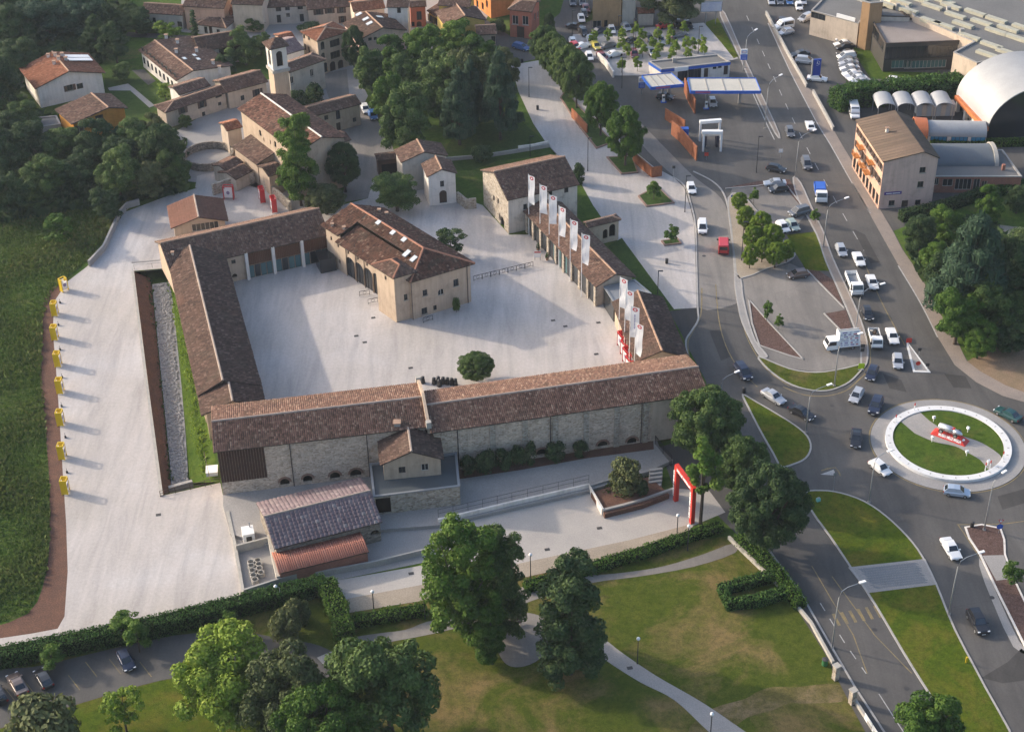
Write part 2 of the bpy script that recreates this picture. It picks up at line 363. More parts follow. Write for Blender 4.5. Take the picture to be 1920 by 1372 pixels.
sheet('gate_forecourt', [(1236, 838), (1262, 830), (1330, 905), (1420, 1040), (1340, 960), (1262, 910)], .024, M_ASPH)
# the yard along the halls, raised behind the retaining wall
yard = [(395, 800), (430, 952), (500, 1010), (720, 955), (730, 990), (812, 985), (1105, 912), (1250, 872), (1232, 838), (1210, 800)]
YZ = .6
m = MB(); m.prism([tuple(G(x, y, YZ)[:2]) for x, y in [(418, 948), (432, 1000), (500, 1020), (720, 992), (822, 984), (1100, 920), (1200, 890), (1262, 862), (1236, 836), (1200, 740), (420, 820)]], -.1, YZ)
tag(m.build('yard', M_PAVE), None, None, None, 'structure')
sheet('planting_strip', [(832, 882), (1100, 838), (1225, 825), (1226, 842), (1105, 858), (980, 880), (860, 898)], YZ+.01, M_SOIL)
# ---------------------------------------------------------------- building kit
def tile_mat(name, stops, moss=.35):
    m, nd, lk, bs = newmat(name); p = pos(nd, lk)
    a = nd.new('ShaderNodeAttribute'); a.attribute_name = 'tint'
    c = ramp(nd, lk, a.outputs['Fac'], stops)
    d = ramp(nd, lk, noise(nd, lk, p, .35, 6, .7), [(.36, (.62, .62, .62)), (.62, (1.12, 1.1, 1.08))])
    c = mix(nd, lk, c, d, moss*1.6 if moss*1.6 < 1 else 1.0, 'MULTIPLY')
    f = ramp(nd, lk, noise(nd, lk, p, 6, 4, .8), [(.3, (.72, .72, .72)), (.7, (1.15, 1.15, 1.15))])
    c = mix(nd, lk, c, f, .8, 'MULTIPLY')
    g = ramp(nd, lk, noise(nd, lk, p, .16, 7, .75, .8), [(.5, (0, 0, 0)), (.68, (moss, moss, moss))]); c = mix(nd, lk, c, (.1, .092, .068, 1), g)
    h = ramp(nd, lk, noise(nd, lk, p, .11, 5, .7, .4), [(.6, (0, 0, 0)), (.72, (moss*.8,)*3)]); c = mix(nd, lk, c, (.26, .13, .085, 1), h)
    lk.new(c, bs.inputs['Base Color']); bs.inputs['Roughness'].default_value = .95; bs.inputs['Specular IOR Level'].default_value = .15
    return m
def T3(a, b, c, d): return [(0, a), (.35, b), (.7, c), (1, d)]
M_TILE = tile_mat('old_clay_tile', T3((.095, .063, .05), (.145, .09, .07), (.195, .118, .09), (.28, .2, .158)))
M_TILE_RED = tile_mat('red_clay_tile', T3((.17, .07, .042), (.23, .095, .055), (.29, .125, .075), (.36, .19, .125)), .15)
M_TILE_HALL = tile_mat('hall_clay_tile', T3((.095, .058, .045), (.17, .098, .072), (.235, .135, .1), (.37, .265, .2)), .3)
M_TILE_DARK = tile_mat('weathered_clay_tile', T3((.062, .042, .036), (.092, .058, .047), (.122, .076, .06), (.19, .13, .105)))
M_TILE_GREY = tile_mat('violet_sheet_tile', T3((.17, .125, .135), (.205, .155, .165), (.235, .18, .185), (.33, .28, .27)), .15)
M_TILE_METAL = tile_mat('red_sheet_metal', T3((.34, .14, .1), (.37, .155, .11), (.4, .17, .12), (.43, .2, .15)), .15)
M_RIDGE = pm('ridge_mortar', (.44, .28, .19, 1), (.32, .21, .15, 1), .8, .9, .3, 6)
M_RIDGE_P = pm('pale_ridge_mortar', (.42, .33, .27, 1), (.3, .24, .2, 1), .8, .9, .3, 6)
M_WOOD = pm('dark_timber', (.085, .045, .03, 1), (.055, .032, .024, 1), 1.2, .8, .3, 9)
M_EAVE = pm('eave_board', (.085, .065, .052, 1), (.055, .045, .038, 1), 1, .9)
def stone_mat(name, c1, c2, c3, sc=1.9, jc=(.42, .38, .33, 1), bs_=.8):
    m, nd, lk, bs = newmat(name); p = pos(nd, lk, (1, 1, 1.6))
    q = nd.new('ShaderNodeVectorMath'); q.operation = 'ADD'
    nn = nd.new('ShaderNodeTexNoise'); nn.inputs['Scale'].default_value = 1.3; lk.new(p, nn.inputs['Vector'])
    s2 = nd.new('ShaderNodeVectorMath'); s2.operation = 'SCALE'; s2.inputs['Scale'].default_value = .25; lk.new(nn.outputs['Color'], s2.inputs[0])
    lk.new(p, q.inputs[0]); lk.new(s2.outputs[0], q.inputs[1])
    v = nd.new('ShaderNodeTexVoronoi'); v.inputs['Scale'].default_value = sc; lk.new(q.outputs[0], v.inputs['Vector'])
    e = nd.new('ShaderNodeTexVoronoi'); e.feature = 'DISTANCE_TO_EDGE'; e.inputs['Scale'].default_value = sc; lk.new(q.outputs[0], e.inputs['Vector'])
    sx = nd.new('ShaderNodeSeparateColor'); lk.new(v.outputs['Color'], sx.inputs[0])
    c = ramp(nd, lk, sx.outputs[0], [(.05, c1), (.45, c2), (.95, c3)])
    f = ramp(nd, lk, noise(nd, lk, p, .5, 5, .7), [(.3, (.72, .72, .72)), (.7, (1.15, 1.13, 1.1))]); c = mix(nd, lk, c, f, 1.0, 'MULTIPLY')
    k = ramp(nd, lk, e.outputs[0], [(.02, (1, 1, 1)), (.09, (0, 0, 0))]); c = mix(nd, lk, c, jc, k)
    lk.new(c, bs.inputs['Base Color']); bs.inputs['Roughness'].default_value = .95; bs.inputs['Specular IOR Level'].default_value = .15
    bump(nd, lk, bs, ramp(nd, lk, e.outputs[0], [(0, (0, 0, 0)), (.15, (1, 1, 1))]), bs_, .08); return m
M_STONE = stone_mat('rubble_stone', (.44, .34, .255, 1), (.6, .485, .38, 1), (.72, .61, .5, 1), 2.6, (.55, .45, .355, 1), .6)
M_STONE_W = stone_mat('warm_rubble_stone', (.3, .245, .19, 1), (.45, .385, .3, 1), (.58, .51, .42, 1), 2.2)
M_STONE_D = stone_mat('dark_rubble_stone', (.18, .155, .13, 1), (.29, .25, .21, 1), (.42, .37, .31, 1), 2.3, (.24, .215, .18, 1))
def plaster(name, c, d=.72, sc=.35):
    if name in MATS: return MATS[name]
    m, nd, lk, bs = newmat(name); p = pos(nd, lk)
    a = ramp(nd, lk, noise(nd, lk, p, sc, 7, .72, .3), [(.28, tuple(v*d for v in c[:3])), (.5, c[:3]), (.75, tuple(min(1, v*1.08) for v in c[:3]))])
    w = ramp(nd, lk, noise(nd, lk, pos(nd, lk, (1.6, 1.6, .14)), 1, 5, .7), [(.3, (.82, .81, .79)), (.6, (1.03, 1.03, 1.03))])
    x = mix(nd, lk, a, w, .8, 'MULTIPLY')
    lk.new(x, bs.inputs['Base Color']); bs.inputs['Roughness'].default_value = .92; bs.inputs['Specular IOR Level'].default_value = .2
    bump(nd, lk, bs, noise(nd, lk, p, 9, 5, .7), .25, .02); return m
M_CREAM = plaster('cream_plaster', (.48, .375, .28)); M_PINK = plaster('pink_plaster', (.56, .36, .26)); M_ROSE = plaster('rose_plaster', (.62, .44, .37))
M_WHITE = plaster('white_plaster', (.7, .655, .6)); M_GREY = plaster('grey_plaster', (.5, .45, .39)); M_OCHRE = plaster('ochre_plaster', (.52, .24, .045))
M_YELLOW = plaster('yellow_plaster', (.58, .42, .13)); M_REDP = plaster('brick_red_plaster', (.45, .16, .105)); M_ORANGE = plaster('orange_plaster', (.56, .23, .075))
M_BEIGE = plaster('beige_plaster', (.53, .44, .35)); M_BROWN = plaster('tan_plaster', (.38, .24, .13))
M_BRICKR = pm('red_brickwork', (.36, .16, .11, 1), (.28, .13, .095, 1), 1.5, .9, .4, 8)
def glass_mat(name, c, r=.08):
    return flat(name, c, r, 0, .8)
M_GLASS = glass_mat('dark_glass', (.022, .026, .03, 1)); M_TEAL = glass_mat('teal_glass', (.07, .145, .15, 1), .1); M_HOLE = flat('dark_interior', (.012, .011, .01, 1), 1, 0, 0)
M_FRAME = flat('dark_frame', (.045, .042, .04, 1), .6); M_FRAME_W = flat('pale_frame', (.5, .47, .42, 1), .6); M_SHUT = flat('brown_shutter', (.075, .05, .04, 1), .7)
M_SILL = pm('stone_sill', (.46, .43, .38, 1), None, 1, .9); M_PIPE = flat('dark_downpipe', (.06, .048, .042, 1), .5)
M_BRICKARCH = pm('brick_arch', (.33, .2, .14, 1), (.24, .15, .11, 1), 2, .9, .4, 6)
M_SKYL = flat('skylight_glass', (.55, .6, .62, 1), .15, 0, .8); M_ZINC = flat('grey_sheet_metal', (.26, .27, .28, 1), .5, .3)
M_DOOR = pm('wooden_door', (.09, .06, .045, 1), None, 1.5, .7)

def tile_mesh(slopes, cw=.36, pitch=.46, amp=.085, hue=.5, org=(0, 0, 0), name='roof_tiles', jit=1.0):
    VV = []; QQ = []; TT = []; base = 0
    for e0, e1, r0, r1 in slopes:
        e0, e1, r0, r1 = (np.array(q, float) for q in (e0, e1, r0, r1))
        u = e1-e0; L = np.linalg.norm(u); u /= L; nrm = np.cross(u, (r0+r1)/2-e0); nrm /= np.linalg.norm(nrm)
        if nrm[2] < 0: nrm = -nrm
        v = np.cross(nrm, u)
        if v[2] < 0: v = -v
        V = max((r0-e0)@v, (r1-e0)@v); a0, a1 = (r0-e0)@u, (r1-e0)@u
        rows = max(1, int(round(V/pitch))); ph = V/rows; cols = max(1, int(round(L/cw))); cwx = L/cols
        K, J = np.meshgrid(np.arange(-2, cols+2), np.arange(rows)); K = K.ravel(); J = J.ravel()
        vm = (J+.5)*ph; lo = a0*vm/V; hi = L+(a1-L)*vm/V; uc = (K+.5)*cwx
        ok = (uc > lo-.02) & (uc < hi+.02); K = K[ok]; J = J[ok]; n = len(K)
        if not n: continue
        us = np.array([.02, .28, .72, .98])*cwx; hs = np.array([0, amp, amp, 0])
        P = np.zeros((n, 8, 3)); jj = RNG.normal(0, .012*jit, n); j2 = RNG.normal(0, .02*jit, n)
        for i in range(4):
            uu = K*cwx+us[i]+jj
            lowv = J*ph-.05+j2; hiv = (J+1)*ph
            P[:, i] = e0+uu[:, None]*u+lowv[:, None]*v+(hs[i]+.055+jj*.6)[:, None]*nrm
            P[:, 4+i] = e0+uu[:, None]*u+hiv[:, None]*v+(hs[i]*.8+.0)*nrm
        q = np.array([[0, 1, 5, 4], [1, 2, 6, 5], [2, 3, 7, 6], [0, 3, 2, 1]])
        QQ.append((q[None]+(np.arange(n)*8)[:, None, None]+base).reshape(-1, 4)); VV.append(P.reshape(-1, 3)); base += n*8
        t = np.clip(RNG.beta(2.2, 2.4, n)*1.05+hue-.5, 0, 1); TT.append(np.repeat(t, 4))
    V = np.concatenate(VV)-np.array(org); Q = np.concatenate(QQ)
    ts = np.concatenate(TT)
    return qmesh(name, V, Q, ts)
NTILE = [0]
def add_roof(th, slopes, mat, ridge=None, rmat=None, cw=.36, pitch=.46, thick=.16, hue=.5, amp=.085):
    m = MB()
    for s in slopes:
        P = [np.array(q, float) for q in s]; e0, e1, r0, r1 = P; ring = [e0, e1, r1, r0]
        m.hexa([p-np.array([0, 0, thick]) for p in ring]+[p for p in ring])
    r = m.build('roof', M_EAVE, th)
    me = tile_mesh(slopes, cw, pitch, amp, hue, origin(th)); NTILE[0] += len(me.polygons)//4
    t = obj('roof_tiles', me, mat, r); t['kind'] = 'stuff'
    for a, b in (ridge or []):
        MB().tube([np.array(a)+[0, 0, .05], np.array(b)+[0, 0, .05]], .19, 6).build('ridge_cap', rmat or M_RIDGE, r)
    return r
def brick_arch(P, a, b, c, e, par):
    r = (b-a)/2; cx = (a+b)/2; hh = min(r, (e-c)*.7); zc = e-hh; T = np.linspace(0, math.pi, 10); f = MB()
    for t0, t1 in zip(T, T[1:]):
        q = [(cx+(r+k)*math.cos(t), zc+(hh+k)*math.sin(t)) for t, k in ((t0, 0), (t1, 0), (t1, .36), (t0, .36))]
        f.hexa([P(u, z, .02) for u, z in q]+[P(u, z, -.05) for u, z in q])
    f.build('brick_arch', M_BRICKARCH, par)
def wall(th, p0, p1, z0, z1, mat, ops=(), apex=None, name='wall', zr=None):
    """one upright wall p0 to p1 (outward to the right), with real openings; ops: (u, z, w, h, style) or pixel ones resolved before"""
    p0 = np.array(p0[:2], float); p1 = np.array(p1[:2], float); d = p1-p0; L = np.linalg.norm(d); d /= L; out = np.array([d[1], -d[0]])
    def P(u, z, dep=0): q = p0+d*u-out*dep; return (q[0], q[1], z)
    R = []
    for (u, z, w, h, st) in ops:
        a, b = max(.05, u-w/2), min(L-.05, u+w/2); c, e = max(z0+.0, z-h/2), min(z1-.04, z+h/2)
        if b-a > .15 and e-c > .15: R.append((a, b, c, e, st))
    us = sorted({0, L, *[r[0] for r in R], *[r[1] for r in R]}); zs = sorted({z0, z1, *[r[2] for r in R], *[r[3] for r in R]})
    m = MB()
    for a, b in zip(us, us[1:]):
        for c, e in zip(zs, zs[1:]):
            if any(r[0] <= (a+b)/2 <= r[1] and r[2] <= (c+e)/2 <= r[3] for r in R): continue
            m.poly([P(a, c), P(b, c), P(b, e), P(a, e)])
    if apex is not None:      # list of (u, z) above the top edge
        m.poly([P(0, z1), P(L, z1)]+[P(u, z) for u, z in apex])
    for a, b, c, e, st in R:
        dp = .3
        m.poly([P(a, c), P(a, e), P(a, e, dp), P(a, c, dp)]); m.poly([P(b, e), P(b, c), P(b, c, dp), P(b, e, dp)])
        m.poly([P(a, e), P(b, e), P(b, e, dp), P(a, e, dp)]); m.poly([P(b, c), P(a, c), P(a, c, dp), P(b, c, dp)])
        if 'arch' in st:
            r = (b-a)/2; hh = min(r, (e-c)*.7); cx = (a+b)/2; zc = e-hh
            arc = [(cx+r*math.cos(t), zc+hh*math.sin(t)) for t in np.linspace(0, math.pi, 13)]
            for sgn in (0, 1):
                half = arc[:7] if sgn == 0 else arc[6:]
                k = (b, e) if sgn == 0 else (a, e)
                for q0, q1 in zip(half, half[1:]): m.poly([P(k[0], k[1], -.004), P(q0[0], q0[1], -.004), P(q1[0], q1[1], -.004)])
    o = m.build(name, mat, th)
    for a, b, c, e, st in R:
        dp = .24; fm = M_FRAME_W if 'w' in st.split('-') else M_FRAME; t = .09
        kind = 'door' if 'door' in st else 'window'
        f = MB()
        if 'open' in st:
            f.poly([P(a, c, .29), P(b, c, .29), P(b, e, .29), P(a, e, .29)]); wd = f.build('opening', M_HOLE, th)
            if 'brick' in st: brick_arch(P, a, b, c, e, wd)
            continue
        def fb(u0, u1, y0, y1):
            f.hexa([P(u0, y0, dp), P(u1, y0, dp), P(u1, y0, dp-.08), P(u0, y0, dp-.08), P(u0, y1, dp), P(u1, y1, dp), P(u1, y1, dp-.08), P(u0, y1, dp-.08)])
        fb(a, b, c, c+t); fb(a, b, e-t, e); fb(a, a+t, c+t, e-t); fb(b-t, b, c+t, e-t)
        n = max(1, int(round((b-a)/.9)))
        for k in range(1, n+1):
            if n > 1 and k < n or n == 1: uu = a+(b-a)*(k/n if n > 1 else .5); fb(uu-.035, uu+.035, c+t, e-t)
        wd = f.build(kind, fm, th)
        g = MB().poly([P(a, c, dp-.03), P(b, c, dp-.03), P(b, e, dp-.03), P(a, e, dp-.03)])
        g.build('door_leaf' if kind == 'door' and 'glass' not in st else 'pane', M_DOOR if kind == 'door' and 'glass' not in st else (M_TEAL if 'teal' in st else M_GLASS), wd)
        if 'sill' in st or 'shut' in st:
            MB().hexa([P(a-.12, c-.1, .1), P(b+.12, c-.1, .1), P(b+.12, c-.1, -.12), P(a-.12, c-.1, -.12), P(a-.12, c, .1), P(b+.12, c, .1), P(b+.12, c, -.12), P(a-.12, c, -.12)]).build('sill', M_SILL, wd)
        if 'shut' in st:
            hw = (b-a)/2
            for u0, u1 in ((a-hw, a-.02), (b+.02, b+hw)):
                MB().hexa([P(u0, c, -.01), P(u1, c, -.01), P(u1, c, -.06), P(u0, c, -.06), P(u0, e, -.01), P(u1, e, -.01), P(u1, e, -.06), P(u0, e, -.06)]).build('shutter', M_SHUT, wd)
    return o
def on_wall(p0, p1, x, y):   # pixel -> (u, z) on the upright plane through p0, p1
    p0 = np.array(p0[:2], float); p1 = np.array(p1[:2], float); d = p1-p0; d /= np.linalg.norm(d); n = np.array([-d[1], d[0]])
    q = _F*F_PX + _R*(x-960) - _U*(y-686); t = (p0@n)/(q[:2]@n); P = q*t
    return (P[:2]-p0)@d, P[2]+CAM_H
def px_ops(C, i, ops):
    p0, p1 = C[i], C[(i+1) % len(C)]; out = []
    for (wi, x, y, w, h, st) in ops:
        if wi == i: u, z = on_wall(p0, p1, x, y); out.append((u, z, w, h, st))
    return out
def solve_gable(A, B, R, he, s):
    a, b = G(*A, he), G(*B, he); d = b-a; d /= np.linalg.norm(d); n = np.array([-d[1], d[0], 0])
    lo, hi = 0, 40
    for _ in range(40):
        m = (lo+hi)/2
        if (G(*R, he+s*m)-a)@n > m: lo = m
        else: hi = m
    return a, b, d, n, lo
def gable(name, label, A, B, R, he, s=.4, wm=None, rm=None, ops=(), z0=0, over=.45, w=None, w2=None, hip=(0, 0), rmat=None, group=None, cat='building', wms=None, hue=.5, cw=.36, pitch=.46, cap=True, amp=.085):
    a, b, d, n, hw = solve_gable(A, B, R or A, he, s)
    if w: hw = w
    h2 = w2 or hw; zr = he+s*hw; c = b+n*(hw+h2); e = a+n*(hw+h2)
    if w2: c[2] = e[2] = he
    L = np.linalg.norm(b-a)
    r0 = a+n*hw+d*hip[0]; r1 = b+n*hw-d*hip[1]; r0 = np.array([r0[0], r0[1], zr]); r1 = np.array([r1[0], r1[1], zr])
    mid = (a+b+c+e)/4; th = thing(name, label, cat, (mid[0], mid[1], z0), group)
    sl = [(a, b, r0, r1), (c, e, r1, r0)]; rd = [(r0, r1)]
    if hip[1]: sl.append((b, c, r1, r1)); rd += [(b, r1), (c, r1)]
    if hip[0]: sl.append((e, a, r0, r0)); rd += [(a, r0), (e, r0)]
    add_roof(th, sl, rm or M_TILE, rd if cap else None, rmat, hue=hue, cw=cw, pitch=pitch, amp=amp)
    o = over; wa, wb, wc, we = a+d*o+n*o, b-d*o+n*o, c-d*o-n*o, e+d*o-n*o
    C = [wa, wb, wc, we]; zt = he+s*o-.14
    for i in range(4):
        apex = None
        if i in (1, 3) and not hip[0 if i == 3 else 1]:
            Lw = np.linalg.norm(C[(i+1) % 4]-C[i]); um = hw-o if i == 1 else Lw-(hw-o); apex = [(um, zr-.14)]
        wall(th, C[i], C[(i+1) % 4], z0-.1, zt, (wms or {}).get(i, wm or M_BEIGE), px_ops(C, i, ops), apex)
    th['_'] = 0; del th['_']
    return dict(th=th, C=C, a=a, b=b, c=c, e=e, r0=r0, r1=r1, d=d, n=n, he=he, zr=zr, hw=hw, L=L, s=s, zt=zt)
def chimney(B, x, y, h=1.1, w=.6, z=None, mat=None):
    best = None
    for side in (0, 1):                                     # stand it on the slope that the pixel shows
        p, nn = on_roof(B, x, y, side); k = abs(min(B['zr'], max(B['he'], p[2]))-p[2])
        if best is None or k < best[0]: best = (k, p)
    p = best[1]; z = p[2]; m = MB().box((p[0], p[1], z+h/2-.3), (w, w, h+.6))
    c = m.build('chimney', mat or M_BEIGE, B['th'])
    MB().box((p[0], p[1], z+h+.05), (w+.25, w+.25, .1)).build('chimney_cap', M_RIDGE, c)
def on_roof(B, x, y, side=0):   # pixel -> point on the near (0) or far (1) slope
    q = _F*F_PX + _R*(x-960) - _U*(y-686)
    e0, e1, r = (B['a'], B['b'], B['r0']) if side == 0 else (B['c'], B['e'], B['r1'])
    nn = np.cross(e1-e0, r-e0); nn /= np.linalg.norm(nn); o = np.array([0, 0, CAM_H]); t = ((e0-o)@nn)/(q@nn); return o+q*t, nn if nn[2] > 0 else -nn
def skylight(B, x, y, w=.8, l=1.2, side=0):
    p, nn = on_roof(B, x, y, side); u = B['d']; v = np.cross(nn, u)
    def q(i, j, k): return p+u*i+v*j+nn*k
    m = MB().hexa([q(i*w/2, j*l/2, 0) for i, j in ((-1, -1), (1, -1), (1, 1), (-1, 1))]+[q(i*w/2, j*l/2, .22) for i, j in ((-1, -1), (1, -1), (1, 1), (-1, 1))])
    o = m.build('skylight', M_ZINC, B['th']); MB().poly([q(i*w*.42, j*l*.42, .225) for i, j in ((-1, -1), (1, -1), (1, 1), (-1, 1))]).build('pane', M_SKYL, o)
def downpipe(B, i, x, y, zb=0, name='downpipe'):
    u, z = on_wall(B['C'][i], B['C'][(i+1) % 4], x, y); p0 = B['C'][i][:2]; d = B['C'][(i+1) % 4][:2]-p0; d = d/np.linalg.norm(d); q = p0+d*u+np.array([d[1], -d[0]])*.1
    MB().tube([(q[0], q[1], zb), (q[0], q[1], B['zt'])], .07, 6).build(name, M_PIPE, B['th'])
def cladding(th, p0, p1, u0, u1, z0, z1, mat, bw=.3, name='timber_cladding', prd=.06):
    p0 = np.array(p0[:2]); p1 = np.array(p1[:2]); d = p1-p0; d = d/np.linalg.norm(d); o = np.array([d[1], -d[0]]); m = MB(); n = max(1, int((u1-u0)/bw)); st = (u1-u0)/n
    for k in range(n):
        a = u0+k*st; b = a+st*.92; pr = prd+random.uniform(0, .03)
        m.hexa([(*(p0+d*u+o*t), z) for z in (z0, z1) for u, t in ((a, .003), (a, pr), (b, pr), (b, .003))])
    return m.build(name, mat, th)
def flatb(name, label, px, h, wm, rm, z0=0, ops=(), par=.5, group=None, cat='building', cop=None, wms=None, pts=None):
    P = [np.array(p) for p in (pts or [G(x, y, h) for x, y in px])]
    ar = sum(P[k][0]*P[(k+1) % len(P)][1]-P[(k+1) % len(P)][0]*P[k][1] for k in range(len(P)))
    assert ar > 0, name+' order'
    mid = sum(P)/len(P); th = thing(name, label, cat, (mid[0], mid[1], z0), group)
    for i in range(len(P)): wall(th, P[i], P[(i+1) % len(P)], z0-.1, h, (wms or {}).get(i, wm), px_ops(P, i, ops))
    MB().poly([(p[0], p[1], h-par) for p in inset([tuple(p[:2]) for p in P], .02)]).build('roof', rm, th)
    I = inset([tuple(p[:2]) for p in P], .3); O = inset([tuple(p[:2]) for p in P], -.06); k = MB(); n = len(P)
    for i in range(n):
        j = (i+1) % n; k.hexa([(*O[i][:2], h-.12), (*O[j][:2], h-.12), (*I[j][:2], h-par), (*I[i][:2], h-par), (*O[i][:2], h+.06), (*O[j][:2], h+.06), (*I[j][:2], h+.06), (*I[i][:2], h+.06)])
    k.build('coping', cop or M_CONC, th)
    return dict(th=th, C=P, h=h, zt=h)
# ---------------------------------------------------------------- the walled compound
HL = gable('stone_hall', 'long rubble stone hall with brown timber end bay beside the moat bridge', (400, 848), (803, 800), (640, 762), 9.0, .24, M_STONE, M_TILE_HALL, z0=YZ, over=.5, rmat=M_RIDGE_P, cw=.31, pitch=.42,
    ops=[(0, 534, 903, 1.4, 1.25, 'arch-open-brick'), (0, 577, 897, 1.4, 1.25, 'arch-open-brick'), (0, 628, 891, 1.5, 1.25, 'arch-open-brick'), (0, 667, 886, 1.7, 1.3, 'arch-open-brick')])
u0, _ = on_wall(HL['C'][0], HL['C'][1], 404, 880); u1, zb = on_wall(HL['C'][0], HL['C'][1], 502, 894)
cladding(HL['th'], HL['C'][0], HL['C'][1], .02, u1, zb, HL['zt']-.05, M_WOOD, .38)
for x, y in ((547, 870), (689, 840)): downpipe(HL, 0, x, y, YZ)
HR = gable('stone_hall', 'long rubble stone hall with stone pilasters above the row of shrubs', (808, 812), (1329, 737), (1100, 717), 8.6, .24, M_STONE, M_TILE_HALL, z0=YZ, over=.5, rmat=M_RIDGE_P, cw=.31, pitch=.42, wms={1: M_BEIGE},
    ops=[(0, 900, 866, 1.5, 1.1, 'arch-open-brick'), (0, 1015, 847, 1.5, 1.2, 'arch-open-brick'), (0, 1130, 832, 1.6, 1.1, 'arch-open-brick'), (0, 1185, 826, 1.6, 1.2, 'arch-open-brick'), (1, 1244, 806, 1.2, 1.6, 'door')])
for x, y in ((859, 840), (1032, 806), (1202, 800)): downpipe(HR, 0, x, y, YZ)
p0, p1 = HR['C'][0], HR['C'][1]; dd = (p1-p0)/np.linalg.norm(p1-p0); oo = np.array([dd[1], -dd[0], 0])
for x, y in ((924, 835), (984, 815), (1041, 810), (1099, 800), (1156, 795), (1210, 790)):
    u, z = on_wall(p0, p1, x, y); c = p0+dd*u+oo*.09; MB().box((c[0], c[1], (YZ+HR['zt'])/2-.02), (.85, .22, HR['zt']-YZ-.05), math.atan2(dd[1], dd[0])).build('pilaster', M_STONE_W, HR['th'])
u, z = on_wall(p0, p1, 1222, 790); Lw = np.linalg.norm(p1-p0)
MB().hexa([tuple(p0+dd*uu+oo*t+np.array([0, 0, zz-p0[2]])) for zz in (YZ, HR['zt']-.06) for uu, t in ((u, .004), (u, .05), (Lw-.01, .05), (Lw-.01, .004))]).build('render_panel', M_BEIGE, HR['th'])
# the parapet between the two roofs
m = MB(); q0 = HL['b']+HL['d']*.05; w2 = HL['hw']
for f0, f1, dz in ((-.02, 1.0, .75), (1.0, 2.04, .75)):
    a = q0+HL['n']*w2*f0; b = q0+HL['n']*w2*f1
    za = HL['he']+HL['s']*w2*(1-abs(1-f0)); zb = HL['he']+HL['s']*w2*(1-abs(1-f1))
    m.hexa([(*(p[:2]+HL['d'][:2]*t), z) for lv in (-1.2, dz) for p, z0_, t in ((a, za, -.22), (a, za, .22), (b, zb, .22), (b, zb, -.22)) for z in (z0_+lv,)])
pp = m.build('parapet', M_CREAM, HL['th'])
for f in (-.02, 2.04):
    a = q0+HL['n']*w2*f; za = HL['he']+HL['s']*w2*(1-abs(1-f)); MB().box((a[0], a[1], za+.55), (.75, .75, 1.1), .2).build('parapet_post', M_SILL, pp)
chimney(HL, 745, 796, .5, .9, 9.5, M_CONC)
# terrace block and the small house on it
TB = flatb('terrace_block', 'low stone block with grey roof terrace below the small gabled house', [(700, 931), (862, 911), (856, 848), (693, 869)], 4.1, M_STONE_W, pm('slate_membrane', (.085, .1, .108, 1), (.07, .082, .09, 1), .3, .7), YZ, [(0, 719, 948, 2.2, 2.9, 'door-open')], .25, cop=M_ZINC)
AN = gable('gabled_annex', 'small cream gabled house standing on the grey roof terrace', (832, 861), (824, 812), (772, 851), 7.0, .42, M_CREAM, M_TILE_DARK, z0=3.86, over=.45, rmat=M_RIDGE_P,
    ops=[(3, 754, 881, 1.0, 1.2, 'win'), (3, 797, 876, 1.1, 1.3, 'win-w')])
# shed with the violet roof and its red lean-to
SH_ = gable('stone_shed', 'low stone shed with violet grey sheet roof', (514, 1029), (717, 978), (600, 943), 3.7, .3, M_STONE_D, M_TILE_GREY, z0=0, over=.3, cw=.62, pitch=.62, rmat=M_RIDGE_P, ops=[(0, 703, 998, 1.3, .9, 'arch-open')], amp=.06)
RL = gable('lean_to', 'low shelter with red corrugated metal roof below the violet shed', (523, 1075), (692, 1034), (604, 1031), 2.5, .16, M_BRICKR, M_TILE_METAL, z0=0, over=.2, cw=.3, pitch=6, cap=False)
# wings round the courtyard
LW = gable('west_wing', 'long low cream wing with brown tiled roof along the moat', (490, 722), (420, 470), (411, 686), 5.6, .36, M_CREAM, M_TILE_DARK, z0=-.2, over=.7, w2=4.2, rmat=M_RIDGE_P)
LW2 = gable('wing_end', 'short lower tiled roof bay joining long wing and stone hall', (499, 760), (487, 708), (436, 752), 5.35, .36, M_CREAM, M_TILE_DARK, z0=-.2, over=.8, rmat=M_RIDGE_P)
BW = gable('north_wing', 'tiled wing with timber and teal glass front facing the courtyard', (318, 508), (619, 440), (480, 417), 5.5, .46, M_CREAM, M_TILE, z0=0, over=.5, w=None, rmat=M_RIDGE,
    ops=[(0, 438, 491, .8, .8, 'win'), (0, 440, 517, 1.0, .8, 'arch-open')])
p0, p1 = BW['C'][0], BW['C'][1]
ua, _ = on_wall(p0, p1, 463, 500); ub, _ = on_wall(p0, p1, 513, 490); uc, _ = on_wall(p0, p1, 567, 480); ud = np.linalg.norm(p1-p0)-.2
dd = (p1-p0)/np.linalg.norm(p1-p0); oo = np.array([dd[1], -dd[0], 0])
for a, b in ((ua+.2, ub-.3), (ub+.3, uc-.3), (uc+.3, ud)):
    cladding(BW['th'], p0, p1, a, b, 2.7, BW['zt']-.1, pm('red_brown_timber', (.14, .065, .038, 1), None, 1.4, .8, .2, 8), .32, 'timber_panel')
    n = 4
    for k in range(n):
        x0 = a+(b-a)*k/n+.06; x1 = a+(b-a)*(k+1)/n-.06
        w_ = MB().hexa([tuple(np.array([*(p0+dd*uu+oo*t)[:2], zz])) for zz in (.1, 2.6) for uu, t in ((x0, .01), (x0, .09), (x1, .09), (x1, .01))]).build('window', M_FRAME, BW['th'])
        MB().poly([tuple(np.array([*(p0+dd*uu+oo*.095)[:2], zz])) for uu, zz in ((x0+.07, .17), (x1-.07, .17), (x1-.07, 2.53), (x0+.07, 2.53))]).build('pane', M_TEAL if k % 3 != 1 else M_GLASS, w_)
